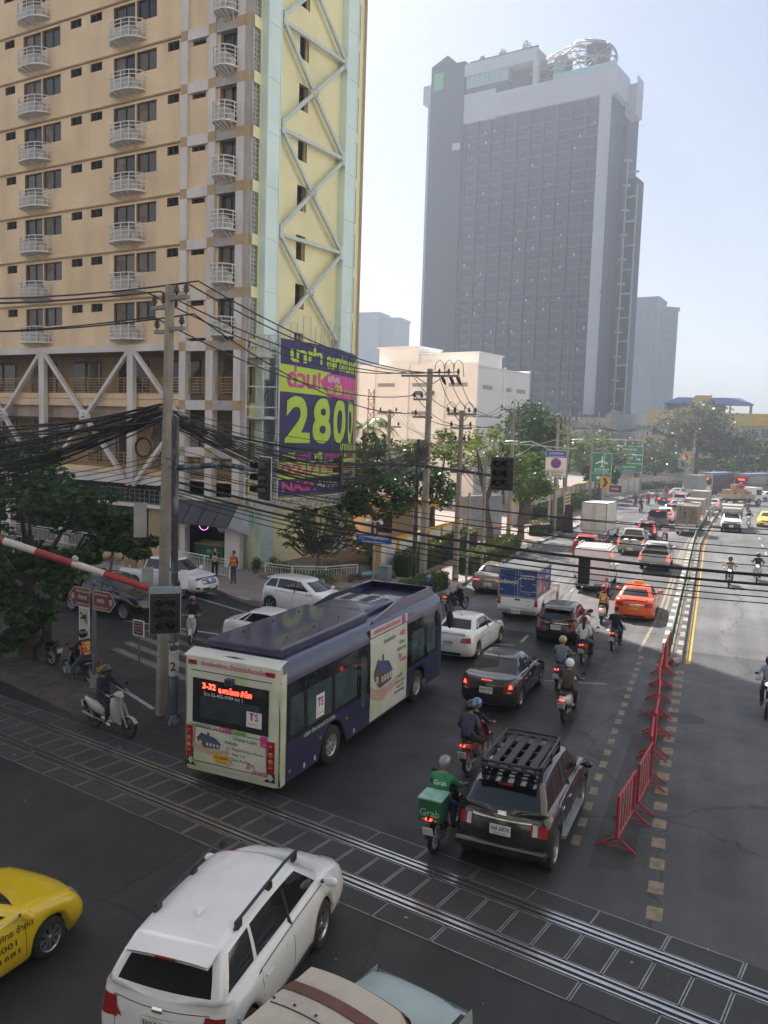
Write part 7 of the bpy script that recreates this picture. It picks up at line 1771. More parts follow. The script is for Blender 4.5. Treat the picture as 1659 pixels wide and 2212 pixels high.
# street lamps
def lamp(loc, z, arm, label, h0=0, curve=True):
 t = thing('street_lamp', loc, 0, label, 'street lamp'); q = MB()
 q.tube([(0,0,z-1.6),(arm*.35,0,z-.55),(arm*.7,0,z-.08),(arm,0,z)], .028, 6); q.build('arm', [mat('arm_grey')], t)
 q = MB(); s = 1 if arm > 0 else -1; q.ell((arm+.35*s,0,z+.02),(.36,.13,.07),14,8,0); q.build('lamp_head', [mat('lamp_grey', (.45,.47,.48), .4, .2)], t)
 q = MB(); q.ell((arm+.45*s,0,z-.05),(.24,.13,.10),12,6,0,-1,0); q.build('lamp_glass', [LENS], t); return t
lamp((-12.75,42.8,0), 7.85, 2.4, 'street lamp with clear bowl on a curved arm from the fuse pole'); lamp((-13.76,59.3,0), 8.0, 4.2, 'street lamp on a long arm from the pale pole near the no stopping sign')
lamp((-13.4,92,0), 7.4, 3.4, 'street lamp arching beside the airport sign'); lamp((-12.6,103,0), 6.3, 3.2, 'street lamp beside the direction sign'); lamp((-10.3,129,0), 5.6, 5.6, 'farthest street lamp before the big tree')
# signs over the road
def board(t, x0, x1, z0, z1, m, rim=WHITE, y=-.06):
 q = MB(); q.box(x0,y,z0,x1,y+.03,z1,0); o = q.build('sign_panel', [rim], t)
 q = MB(); q.quad((x0+.05,y-.004,z0+.05),(x1-.05,y-.004,z0+.05),(x1-.05,y-.004,z1-.05),(x0+.05,y-.004,z1-.05)); q.build('sign_face', [m], o); return o
SGR = mat('sign_green', (.0,.22,.10), .45, 0, .05); SBL = mat('sign_blue', (.02,.10,.42), .45, 0, .05); SBR = mat('sign_maroon', (.12,.02,.02), .5, 0, .1, 3, dirt=.2)
XX, ZZ = Vector((1,0,0)), Vector((0,0,1))
def frameposts(t, xs, z, w=.12, m=STEEL):
 q = MB()
 for x in xs: q.cyl((x,.05,0),(x,.05,z),w,10)
 q.build('post', [m], t)
t = thing('no_stopping_sign', (-12.75, 68.8, .14), R(4), 'white no stopping sign with a blue street name panel and Anytime below', 'sign')
frameposts(t, (.15,.65), 6.9, .10); q = MB(); q.tube([(.1,.05,6.95),(-1.6,.05,7.6),(-2.6,.05,7.45)],.05,6); q.tube([(-2.6,.05,7.35),(2.2,.05,7.1)],.045,6); q.build('bracket', [STEEL], t)
board(t, -.35, 1.35, 4.75, 6.95, WHITE); q = MB(); q.quad((-.32,-.07,6.35),(1.32,-.07,6.35),(1.32,-.07,6.92),(-.32,-.07,6.92)); q.build('name_panel', [SBL], t)
letters(t, 'ถ.รามคำแหง', (.5,-.08,6.70), XX, ZZ, .20, WHITE, .02, w=1.2); letters(t, 'Ramkhamhaeng Rd', (.5,-.08,6.45), XX, ZZ, .12, WHITE, .01, w=1.35)
q = MB(); q.lathe([(0,-.075),(.36,-.075)], 28, 0, c=(.5,0,5.88), axis='y'); q.lathe([(.36,-.08),(.43,-.08)], 28, 1, c=(.5,0,5.88), axis='y')
for s in (-1,1): q.add([(.5-s*.28-.04,-.082,5.6),(.5-s*.28+.04,-.082,5.6),(.5+s*.28+.04,-.082,6.16),(.5+s*.28-.04,-.082,6.16)], [(0,1,2,3)], 1)
q.build('symbol', [SBL, mat('sign_red', (.6,.03,.03), .5)], t)
q = MB(); q.tube([(-.28,-.08,5.3),(1.28,-.08,5.3),(1.28,-.08,4.83),(-.28,-.08,4.83),(-.28,-.08,5.3)],.012,4,smooth=False); q.add([(-.1,-.08,4.98),(-.06,-.08,4.98),(-.06,-.08,5.16),(-.1,-.08,5.16)],[(0,1,2,3)]); q.add([(-.15,-.08,5.15),(-.01,-.08,5.15),(-.08,-.08,5.26)],[(0,1,2)]); q.add([(-.15,-.08,4.99),(-.08,-.08,4.88),(-.01,-.08,4.99)],[(0,1,2)]); q.build('symbol', [INK], t)
letters(t, 'ตลอดเวลา', (.6,-.08,5.14), XX, ZZ, .17, INK, .02, w=1.05); letters(t, 'Anytime', (.6,-.08,4.93), XX, ZZ, .13, INK, .02, w=.9)
t = thing('airport_sign', (-12.9, 103, .14), R(8), 'green airport sign with a white aeroplane and a left turn arrow', 'sign'); frameposts(t, (.35,), 6.3, .14)
board(t, -1.1, 1.25, 2.7, 6.3, SGR)
def sym(t, pts, y=-.075, m=WHITE): q = MB(); q.poly([(a, y, b) for a, b in pts]); return q.build('symbol', [m], t)
cx, cz = .1, 5.25
sym(t, [(cx-.07,cz+.55),(cx,cz+.72),(cx+.07,cz+.55),(cx+.08,cz+.15),(cx+.75,cz-.18),(cx+.75,cz-.32),(cx+.07,cz-.12),(cx+.06,cz-.5),(cx+.25,cz-.65),(cx+.25,cz-.74),(cx,cz-.66),(cx-.25,cz-.74),(cx-.25,cz-.65),(cx-.06,cz-.5),(cx-.07,cz-.12),(cx-.75,cz-.32),(cx-.75,cz-.18),(cx-.08,cz+.15)])
letters(t, 'สุวรรณภูมิ', (.08,-.075,4.28), XX, ZZ, .30, WHITE, .02, w=1.7); letters(t, 'Suvarnabhumi', (.08,-.075,4.0), XX, ZZ, .15, WHITE, .01, w=1.6)
q = MB(); q.box(-1.05,-.075,3.78,1.2,-.07,3.82); q.build('divider', [WHITE], t)
sym(t, [(-.55,3.3),(-.2,3.6),(-.2,3.38),(.45,3.38),(.45,2.85),(.25,2.85),(.25,3.2),(-.2,3.2),(-.2,3.0)])
t = thing('direction_sign', (-13.9, 127, 0), R(12), 'green three line direction sign on a curved steel arm', 'sign'); frameposts(t, (-2.7,), 8.0, .16)
q = MB(); q.tube([(-2.7,.05,7.0),(-2.4,.05,7.7),(-1.5,.05,8.0),(4.2,.05,8.05)],.08,8); q.build('mast_arm', [STEEL], t)
for i, (a, b, ar_) in enumerate((('พระโขนง','Phra Khanong','u'),('เพชรบุรี','Phetchaburi','r'),('พัฒนาการ','Phatthanakan','l'))):
 z = 6.55-1.3*i; board(t, -.3, 3.9, z-.63, z+.63, SGR); letters(t, a, (2.0 if i != 1 else 1.5,-.08,z+.14), XX, ZZ, .36, WHITE, .02, w=2.0); letters(t, b, (2.0 if i != 1 else 1.5,-.08,z-.33), XX, ZZ, .16, WHITE, .01, w=1.5)
 c = (.3, z) if i != 1 else (3.3, z); k = {'u': 0, 'r': -90, 'l': 90}[ar_]; cs, sn = math.cos(R(k)), math.sin(R(k))
 sym(t, [(c[0]+cs*x-sn*y, c[1]+sn*x+cs*y) for x, y in ((0,.35),(.28,.02),(.09,.08),(.09,-.35),(-.09,-.35),(-.09,.08),(-.28,.02))], -.085)
t = thing('lane_sign', (11.6, 152, 0), R(-4), 'green and white lane sign with two arrows at the right edge', 'sign'); frameposts(t, (1.5,), 7.2, .12); board(t, 0, 3, 3.4, 5.4, WHITE); board(t, 0, 3, 5.4, 6.9, SGR)
q = MB(); q.lathe([(0,-.08),(.45,-.08)], 16, 0, c=(.75,0,6.15), axis='y'); q.build('symbol', [WHITE], t); letters(t, 'โรงพยาบาล', (2.1,-.08,6.2), XX, ZZ, .3, WHITE, .02, w=1.4)
for x in (.8,1.9): sym(t, [(x-.06,3.6),(x+.06,3.6),(x+.06,4.7),(x+.2,4.7),(x,5.1),(x-.2,4.7),(x-.06,4.7)], -.08, INK)
def chevron(loc, label, z=3.4, s=1.0, rz=0):
 t = thing('chevron_sign', loc, rz, label, 'sign'); q = MB(); q.cyl((0,.05,0),(0,.05,z+.4),.06,8); q.build('post', [STEEL], t); q = MB(); q.box(-.4*s,-.02,z-.5*s,.4*s,.0,z+.5*s); q.build('sign_panel', [mat('sign_orange_yellow', (.75,.40,.02), .5)], t)
 q = MB()
 for d in (0,): q.add([(-.22*s,-.03,z+.4*s),(.02*s,-.03,z+.4*s),(.26*s,-.03,z),(.02*s,-.03,z-.4*s),(-.22*s,-.03,z-.4*s),(.02*s,-.03,z)], [(0,1,2,5),(5,2,3,4)])
 q.build('symbol', [INK], t)
chevron((-11.5,96,.14), 'orange chevron sign with solar panel beside the airport sign', 3.1, 1.3); chevron((-4.6,146,0), 'orange chevron sign at the far bend left of the pole', 5.4, 1.3)
t = thing('brown_sign', (-11.0, 97.5, .14), 0, 'small maroon direction board behind the airport sign posts', 'sign'); frameposts(t, (.2,.9), 2.4, .05); board(t, -.2, 1.3, 1.9, 2.8, SBR); letters(t, 'ท่าเรือ', (.5,-.08,2.35), XX, ZZ, .25, WHITE, .02)
t = thing('hospital_sign', (-5.9, 148, 0), 0, 'pale board with a green round emblem at the far bend', 'sign'); frameposts(t, (0,1.8), 5.2, .06); board(t, -.1, 2.0, 3.6, 5.6, mat('board_pale', (.5,.55,.5), .6)); q = MB(); q.lathe([(0,-.08),(.5,-.08)], 18, 0, c=(.9,0,4.6), axis='y'); q.build('symbol', [SGR], t)
t = thing('stripe_sign', (-11.75, 72.5, .14), R(0), 'cream board with black diagonal stripes behind the leaning banner', 'sign'); q = MB(); q.box(-.25,-.02,1.6,.25,.0,3.3,0)
for i in range(5): q.add([(-.2,-.03,1.75+.3*i),(.2,-.03,1.9+.3*i),(.2,-.03,2.0+.3*i),(-.2,-.03,1.85+.3*i)], [(0,1,2,3)], 1)
q.cyl((0,.03,0),(0,.03,1.7),.05,6,0); q.build('sign_panel', [mat('board_cream', (.6,.56,.42), .6), INK], t)
q = MB(); q.add([(-.5,0,0),(.5,0,0),(.35,-.1,2.4),(-.2,-.1,2.4)], [(0,1,2,3)]); q.add([(-.5,.06,0),(.5,.06,0),(.35,-.04,2.4),(-.2,-.04,2.4)], [(3,2,1,0)]); tag(q.build('folded_canopy', [mat('dark_cloth', (.04,.02,.03), .8, 0, .3)], None, (-11.3,70.3,.14)), 'folded dark cloth parasol leaning beside the wall pole', 'parasol')
# blue street-name sign with cameras
t = thing('street_name_sign', (-16.5, 40.2, .14), R(8), 'blue street name sign on a silver post with two white cameras', 'sign')
q = MB(); q.cyl((0,0,0),(0,0,3.3),.07,10,0); q.cyl((.25,.3,0),(.25,.3,2.6),.06,8,0); q.build('post', [STEEL], t)
q = MB(); q.box(-.95,-.10,2.15,.95,-.07,2.62); q.build('sign_panel', [SBL], t); letters(t, 'ถนนรามคำแหง', (0,-.11,2.46), XX, ZZ, .19, WHITE, .02, w=1.6); letters(t, 'Ramkhamhaeng Rd', (0,-.11,2.25), XX, ZZ, .10, WHITE, .01, w=1.2)
for s in (-1,1): q = MB(); q.tube([(0,0,3.3),(s*.3,-.1,3.35)],.03,6,0); q.cyl((s*.3,-.05,3.38),(s*.45,-.35,3.30),.10,10,0); q.build('security_camera', [WHITE], t)
t = thing('bus_stop_sign', (-23.4, 39.2, .14), R(-20), 'slim green and white stop sign on a pole by the white railing', 'sign'); q = MB(); q.cyl((0,0,0),(0,0,3.6),.04,8); q.cyl((0,0,0),(0,0,.05),.25,12); q.build('post', [STEEL], t); q = MB(); q.box(-.2,-.03,2.6,.2,0,3.5); q.build('sign_panel', [mat('stop_green', (.15,.4,.32), .5)], t)
# maroon police signs by the crossing
PSX = (-17.16, 19.67)
t = thing('police_direction_sign', (PSX[0], PSX[1], 0), R(-10), 'two maroon arrow boards on a grey post with a concrete foot', 'sign'); t.scale = (.78,1,1)
q = MB(); q.cyl((0,0,0),(0,0,.55),.16,14,1,.13); q.cyl((0,0,.5),(0,0,3.3),.07,12,0); q.ell((0,0,3.38),(.10,.10,.12),10,6,0); q.build('post', [mat('post_grey', (.13,.14,.16), .5, .2, .2), CONC], t)
q = MB(); q.poly([(-1.05,-.09,2.60),(-.10,-.09,2.60),(-.10,-.09,3.20),(-1.05,-.09,3.20),(-1.38,-.09,2.90)]); ao = q.build('arrow_board', [mat('sign_rim', (.45,.40,.36), .5)], t)
q = MB(); q.poly([(-1.04,-.095,2.63),(-.13,-.095,2.63),(-.13,-.095,3.17),(-1.04,-.095,3.17),(-1.33,-.095,2.90)]); q.build('arrow_face', [SBR], ao)
q = MB(); q.poly([(.10,-.09,2.60),(1.05,-.09,2.60),(1.38,-.09,2.90),(1.05,-.09,3.20),(.10,-.09,3.20)]); ao = q.build('arrow_board', [mat('sign_rim')], t)
q = MB(); q.poly([(.13,-.095,2.63),(1.04,-.095,2.63),(1.33,-.095,2.90),(1.04,-.095,3.17),(.13,-.095,3.17)]); q.build('arrow_face', [SBR], ao)
CRM = mat('print_cream_sign', (.6,.55,.48), .5)
letters(t, 'ท้องที่สถานีตำรวจนครบาล', (-.52,-.10,3.08), XX, ZZ, .075, CRM, .01, w=.78); letters(t, 'หัวหมาก', (-.52,-.10,2.90), XX, ZZ, .14, CRM, .02, w=.5); letters(t, 'Hua Mak Police Area', (-.52,-.10,2.70), XX, ZZ, .07, CRM, .01, w=.78)
letters(t, 'ท้องที่สถานีตำรวจนครบาล', (.56,-.10,3.08), XX, ZZ, .075, CRM, .01, w=.78); letters(t, 'คลองตัน', (.52,-.10,2.90), XX, ZZ, .14, CRM, .02, w=.42); letters(t, 'Klong Tan Police Area', (.56,-.10,2.70), XX, ZZ, .07, CRM, .01, w=.78)
for s in (-1,1): q = MB(); q.lathe([(0,-.10),(.10,-.10)], 12, 0, c=(s*1.1,0,2.90), axis='y'); q.build('emblem', [mat('emblem_grey', (.4,.33,.3), .5)], t)
t = thing('truck_sign', (-18.4, 20.68, 0), R(-10), 'white sign with a crossed black truck above a time panel', 'sign'); t.scale = (.75,)*3; q = MB(); q.cyl((0,0,0),(0,0,2.9),.05,8); q.build('post', [mat('post_grey')], t)
board(t, -.33, .33, 2.2, 3.1, mat('sign_offwhite', (.5,.5,.48), .5)); board(t, -.33, .33, 1.5, 2.17, mat('sign_offwhite'))
sym(t, [(-.2,2.55),(.18,2.62),(.18,2.80),(.0,2.78),(-.02,2.68),(-.2,2.66)], -.08, INK); sym(t, [(-.25,2.85),(-.2,2.9),(.25,2.45),(.2,2.4)], -.085, INK); letters(t, 'ห้ามจอด', (0,-.08,1.98), XX, ZZ, .12, INK, .01, w=.4); letters(t, '6 ชั่วโมง', (0,-.08,1.72), XX, ZZ, .12, INK, .01, w=.5)
t = thing('notice_sign', (-16.77, 21.3, 0), R(-8), 'small maroon notice board on a thin post right of the scooter', 'sign'); t.scale = (.74,)*3; q = MB(); q.cyl((0,0,0),(0,0,2.7),.045,8); q.build('post', [mat('post_grey')], t); board(t, -.33, .33, 1.95, 2.65, SBR)
for i in range(4): letters(t, ('ที่หยุดรถไฟคลองตัน','โปรดระวังรถไฟ','เขตทางรถไฟ','ห้ามจอดรถ')[i], (0,-.075,2.52-.13*i), XX, ZZ, .07, CRM, .01, w=.5)
# crossing gate arm across the left
ga = thing('crossing_gate', (-20.3, 15.9, 0), R(0), 'red and white striped railway barrier arm slanting across the left', 'barrier gate')
q = MB(); A_, B_ = Vector((-19.9,15.6,6.35)), Vector((-12.45,14.75,4.0)); A_ = Vector((-17.2,13.46,6.1)); B_ = Vector((-11.87,15.4,4.46))
AR = MB(); n = 7; W7 = [0,.15,.41,.54,.69,.82,1.0]
A0 = A_-Vector((-20.3,15.9,0)); B0 = B_-Vector((-20.3,15.9,0))
for i in range(6): AR.tube([A0.lerp(B0, W7[i]), A0.lerp(B0, W7[i+1])], [.095-.02*W7[i], .095-.02*W7[i+1]], 10, i % 2)
AR.build('arm', [mat('gate_white', (.55,.54,.52), .5, 0, .1, 3, dirt=.3), mat('gate_red', (.33,.03,.025), .5, 0, .15, 3, dirt=.3)], ga)
q = MB()
for s in (-.15,.18): c = A0.lerp(B0, .84)+Vector((s,.1,.42)); q.lathe([(0,-.06),(.10,-.05),(.11,.04),(.09,.05),(.04,.12)], 14, 0, c=c, axis='x')
q.cyl(A0.lerp(B0,.84), A0.lerp(B0,.84)+Vector((0,.1,.4)), .03, 6, 1); q.build('warning_lamp', [mat('lamp_rust', (.28,.20,.11), .5, 0, .2, 6), DKSTEEL], ga)
q = MB(); c = A0.lerp(B0,.70)+Vector((0,0,.12)); q.ell(c, (.09,.06,.09), 8, 6); q.build('reflector', [STEEL], ga)
q = MB(); q.box(-.3,-.3,0,.3,.3,1.3); q.obox((0,0,1.2), A0, .2, .2); q.build('gate_machine', [DKSTEEL], ga)
# red crowd barriers down the centre
def crowd_barrier():
 t = thing('crowd_barrier', (0,0,0), 0, 'x', 'barrier', 'red crowd barriers in a line down the road'); m = mat('barrier_red', (.42,.02,.03), .5, 0, .15, 3, dirt=.35, dcol=(.2,.1,.08), dscale=2)
 q = MB(); L_ = 1.5; q.tube([(0,0,.25),(0,0,1.12),(L_,0,1.12),(L_,0,.25),(0,0,.25)], .028, 6, 0, smooth=False)
 q.build('frame', [m], t)
 for i in range(11): x = .12+i*(L_-.24)/10; q = MB(); q.box(x-.016,-.006,.26,x+.016,.006,1.11); q.build('bar', [mat('barrier_white', (.40,.36,.36), .6, 0, .3, 4, dirt=.6, dcol=(.35,.05,.05), dscale=3) if i % 2 else m], t)
 for x in (.05, L_-.05): q = MB(); q.tube([(x,-.38,.02),(x,-.30,.07),(x,0,.27),(x,.30,.07),(x,.38,.02)], .022, 6); q.tube([(x,-.3,.07),(x,.3,.07)], .016, 5); q.build('foot', [m], t)
 return t
cb = crowd_barrier()
bl = [(-1.36,16.5,83),(-1.12,18.4,84),(-1.0,20.3,92),(-1.02,22.1,91),(-1.06,23.8,92),(-1.14,25.4,93),(-1.2,27.0,91),(-1.24,28.6,92),(-1.22,30.2,88)]
nm_ = ['nearest red crowd barrier, standing slightly apart at the front of the line','second red crowd barrier, tilting towards the dashed line','third red crowd barrier from the front','fourth red crowd barrier, just before the left round patch','fifth red crowd barrier, beside the round patch','sixth red crowd barrier, beyond the round patches','seventh red crowd barrier from the front','eighth red crowd barrier, near the median nose','last red crowd barrier, touching the kerb of the median']
for i, (x, y, a) in enumerate(bl):
 o = cb if i == 0 else copy_tree(cb); place(o, (x, y, 0), R(a), nm_[i])
cn = MB(); cn.box(-.22,-.22,0,.22,.22,.04); cn.lathe([(.17,.04),(.06,.7),(.03,.72)], 14); tag(cn.build('traffic_cone', [mat('cone_red', (.5,.06,.03), .5)], None, (-1.3,31.2,0)), 'faded red cone at the nose of the median', 'cone')
# green median fence
mf = thing('median_fence', (0,0,0), 0, 'green railing along the kerbed median between the two carriageways', 'fence'); GF = mat('fence_green', (.02,.13,.07), .5, .1, .15, 2, dirt=.3, dcol=(.15,.15,.12)); GFT = mat('fence_rail_steel', (.32,.34,.32), .45, .4, .15, 2)
pth = walk([(mx_(y)-.05, y) for y in [32.4]+list(range(34, 92, 2))], 2.0)
q = MB(); q.tube([(p.x, p.y, 1.02) for p in pth], .03, 6, 0); q.build('top_rail', [GFT], mf); q = MB(); q.tube([(p.x, p.y, .28) for p in pth], .02, 5, 0); q.build('bottom_rail', [GF], mf)
for p in pth[:30]: q = MB(); q.box(p.x-.03,p.y-.03,.12,p.x+.03,p.y+.03,1.03); q.build('post', [GF], mf)
for a, b in zip(pth[:30], pth[1:31]):
 q = MB()
 for i in range(1, 20): c = a.lerp(b, i/20); q.box(c.x-.008,c.y-.012,.28,c.x+.008,c.y+.012,1.0)
 q.build('mesh_panel', [GF], mf)
# steel guard rails at the bend
def guard(path, label, z=.75, group=None):
 t = thing('guard_rail', (path[0][0], path[0][1], 0), 0, label, 'guard rail'); o0 = Vector((path[0][0], path[0][1], 0)); pt = [p-o0 for p in walk(path, 2.0)]; q = MB()
 vs = []; prof = [(-.02,-.16),(.03,-.10),(-.01,-.02),(-.01,.02),(.03,.10),(-.02,.16)]
 for i, p in enumerate(pt):
  d = (pt[min(i+1,len(pt)-1)]-pt[max(0,i-1)]).normalized(); n = Vector((-d.y,d.x,0)); vs += [p+n*a+Vector((0,0,z+b)) for a, b in prof]
 q.add(vs, [(i*6+j,(i+1)*6+j,(i+1)*6+j+1,i*6+j+1) for i in range(len(pt)-1) for j in range(5)], 0, True); q.build('rail', [STEEL], t)
 for p in pt[::2]: q = MB(); q.cyl(p, p+Vector((0,0,z+.1)), .06, 6); q.build('post', [STEEL], t)
guard([(mx_(y)+.1, y) for y in range(90, 150, 2)], 'curved steel guard rail on the median where the road bends right'); guard([(kx(y)-.3, y) for y in range(98, 136, 2)], 'steel guard rail at the left edge beyond the airport sign')
# kerb railing, cabinet, crates by the corner
def railing(pts, label, h=1.0, step=.14, m=RAILW, name='railing', gap=None, cat='railing'):
 t = thing(name, tuple(pts[0])+(.14,), 0, label, cat); o0 = Vector(pts[0]+(0,)) if isinstance(pts[0], tuple) else pts[0]
 P = [Vector((x,y,0))-Vector((pts[0][0],pts[0][1],0)) for x, y in pts]
 q = MB(); q.tube([p+Vector((0,0,h)) for p in P], .03, 6, smooth=False); q.tube([p+Vector((0,0,.12)) for p in P], .022, 6, smooth=False); q.tube([p+Vector((0,0,h-.14)) for p in P], .016, 5, smooth=False); q.build('rails', [m], t)
 q = MB(); w_ = walk([(p.x,p.y) for p in P], step)
 for p in w_: q.cyl((p.x,p.y,.12),(p.x,p.y,h-.14),.012,5)
 q.build('pickets', [m], t)
 for p in P: q = MB(); q.cyl(p, p+Vector((0,0,h)), .035, 6); q.build('post', [m], t)
railing([(-27.6,38.6),(-25.6,38.0),(-23.6,37.4)], 'white pedestrian railing beside the woman, in front of the shop'); railing([(-31.8,40.2),(-29.8,39.5),(-27.9,38.9)], 'white pedestrian railing behind the white pickup cartons'); railing([(-46,43.5),(-40,42.3),(-36,41.5),(-32.5,40.5)], 'long white railing behind the roadside tree')
railing([(-22.3,38.9),(-20.6,38.8),(-19.0,39.6),(-17.9,41.3)], 'curved white fence round the planting by the yellow wall', .75, .16, name='planter_fence', cat='fence'); railing([(-17.6,42.8),(-16.9,41.9),(-16.7,45),(-16.65,48)], 'white picket fence beside the pavement wall', 1.0, .2, name='picket_fence', cat='fence')
q = MB(); q.box(-.3,-.25,0,.3,.25,1.3); q.box(-.32,-.27,1.3,.32,.27,1.36); tag(q.build('utility_cabinet', [mat('cabinet_grey', (.20,.24,.26), .6, .1, .15)], None, (-15.1,38.3,.14), bevel=.02), 'grey utility cabinet behind the bus front by the black mast', 'cabinet')
for loc, m, lb in (((-16.0,37.6,.14),(.6,.40,.04),'yellow plastic crate on the pavement'),((-15.2,37.3,.14),(.03,.22,.16),'green plastic crate on the pavement'),((-14.75,37.0,.14),(.05,.2,.45),'blue plastic basket next to the green crate')):
 q = MB(); q.box(-.35,-.25,0,.35,.25,.03)
 for a in ((-.35,-.25,.35,-.22),(-.35,.22,.35,.25),(-.35,-.22,-.32,.22),(.32,-.22,.35,.22)): q.box(a[0],a[1],.03,a[2],a[3],.28)
 tag(q.build('plastic_crate', [mat('plastic_'+lb[:4].strip(), m, .4)], None, loc), lb, 'crate')
# cafe chairs
for i, x in enumerate((-7.0,-5.8)):
 p = ab(x, -1.6, .14); t = thing('cafe_chair', p, R(20+15*i), ('left','right')[i]+'most pale plastic chair outside the shop pillar', 'chair', 'pale chairs outside the shop'); q = MB(); q.box(-.22,-.2,.43,.22,.2,.46); q.build('seat', [RAILW], t); q = MB(); q.box(-.22,.18,.46,.22,.21,.88); q.build('backrest', [RAILW], t)
 for a in (-1,1):
  for b in (-1,1): q = MB(); q.cyl((.18*a,.17*b,0),(.18*a,.17*b,.44),.015,5); q.build('leg', [STEEL], t)
# ---------------------------------------------------------------- trees, hedges, walls
def leafmat(name, c1, c2, trans=.35):
 m = bpy.data.materials.new(name); m.use_nodes = True; nt = m.node_tree; N = nt.nodes; L = nt.links; N.remove(N['Principled BSDF'])
 g_ = N.new('ShaderNodeNewGeometry'); r = N.new('ShaderNodeValToRGB'); r.color_ramp.elements[0].color = tuple(c1)+(1,); r.color_ramp.elements[1].color = tuple(c2)+(1,)
 L.new(g_.outputs['Random Per Island'], r.inputs['Fac']); d = N.new('ShaderNodeBsdfDiffuse'); t = N.new('ShaderNodeBsdfTranslucent'); gl = N.new('ShaderNodeBsdfGlossy'); gl.inputs['Roughness'].default_value = .35; gl.inputs['Color'].default_value = (.5,.5,.5,1)
 L.new(r.outputs['Color'], d.inputs['Color']); L.new(r.outputs['Color'], t.inputs['Color'])
 a = N.new('ShaderNodeMixShader'); a.inputs[0].default_value = trans; L.new(d.outputs[0], a.inputs[1]); L.new(t.outputs[0], a.inputs[2])
 b = N.new('ShaderNodeMixShader'); b.inputs[0].default_value = .07; L.new(a.outputs[0], b.inputs[1]); L.new(gl.outputs[0], b.inputs[2]); L.new(b.outputs[0], N['Material Output'].inputs[0]); return m
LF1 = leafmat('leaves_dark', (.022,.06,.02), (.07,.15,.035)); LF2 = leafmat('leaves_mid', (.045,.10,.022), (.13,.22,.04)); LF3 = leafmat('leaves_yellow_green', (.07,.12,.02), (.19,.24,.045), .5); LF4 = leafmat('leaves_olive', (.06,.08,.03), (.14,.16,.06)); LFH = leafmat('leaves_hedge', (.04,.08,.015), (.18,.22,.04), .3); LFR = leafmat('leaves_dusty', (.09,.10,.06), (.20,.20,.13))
BARK = mat('bark', (.10,.08,.06), .9, 0, .3, 4, bump=.6)
def leaves(mb, c, r, n, s, rnd, flat=.7, shape='quad'):
 for _ in range(n):
  a = rnd.random()*6.2832; b = math.asin(rnd.uniform(-1,1)); q = rnd.random()**.35
  p = Vector((c[0]+r[0]*q*math.cos(a)*math.cos(b), c[1]+r[1]*q*math.sin(a)*math.cos(b), c[2]+r[2]*q*math.sin(b)))
  u = Vector((rnd.gauss(0,1), rnd.gauss(0,1), rnd.gauss(0,.5))).normalized(); v = u.cross(Vector((rnd.gauss(0,1), rnd.gauss(0,1), rnd.gauss(0,1)))).normalized(); k = s*rnd.uniform(.6,1.3)
  if shape == 'quad': mb.add([p-u*k, p-v*k*.5-u*k*.1, p+u*k, p+v*k*.5-u*k*.1], [(0,1,2,3)])
  else: mb.add([p, p+u*k*.6-v*k*.22, p+u*k*1.6, p+u*k*.6+v*k*.22], [(0,1,2,3)])
def crown(seed, rx, ry, rz, nclump, per, ls, cr=.33, drop=.15):
 rnd = random.Random(seed); mb = MB(); C = []
 for i in range(nclump):
  a = rnd.random()*6.2832; b = math.asin(rnd.uniform(-.55,1)); q = rnd.uniform(.55,1)**.6
  c = (rx*q*math.cos(a)*math.cos(b)*rnd.uniform(.8,1.08), ry*q*math.sin(a)*math.cos(b)*rnd.uniform(.8,1.08), rz*q*math.sin(b)*rnd.uniform(.85,1.1)); C.append(c)
  k = cr*rnd.uniform(.6,1.25); leaves(mb, c, (rx*k, ry*k, rz*k*.75), per, ls, rnd)
 return mb, C
def tree(loc, name, label, seed, h, rx, ry, rz, m, nclump=34, per=60, ls=.2, trunk=.22, lean=(0,0), group=None, fork=None, cat='tree', limbs=6, tm=None):
 t = thing(name, loc, 0, label, cat, group); mb, C = crown(seed, rx, ry, rz, nclump, per, ls); mb2 = MB(); cz = h-rz
 mb.v = [v+Vector((lean[0], lean[1], cz)) for v in mb.v]; mb.build('crown', [m], t)
 rnd = random.Random(seed+1); fz = fork or max(.8, (cz-rz*.5)); T = MB(); tp = Vector((lean[0]*.5, lean[1]*.5, fz))
 T.tube([(0,0,-.1),(lean[0]*.1+.04,.03,fz*.3),(lean[0]*.3-.05,lean[1]*.2,fz*.7),tp], [trunk*1.3,trunk,trunk*.85,trunk*.7], 9)
 for i in range(limbs):
  c = C[int(rnd.random()*len(C))]; e = Vector((c[0]*.8+lean[0], c[1]*.8+lean[1], c[2]*.8+cz)); mid = tp.lerp(e, .5)+Vector((rnd.uniform(-.2,.2), rnd.uniform(-.2,.2), rnd.uniform(-.1,.3)))
  T.tube([tp-Vector((0,0,.1)), mid, e], [trunk*.55, trunk*.35, trunk*.12], 6)
 T.build('trunk', [tm or BARK], t); return t
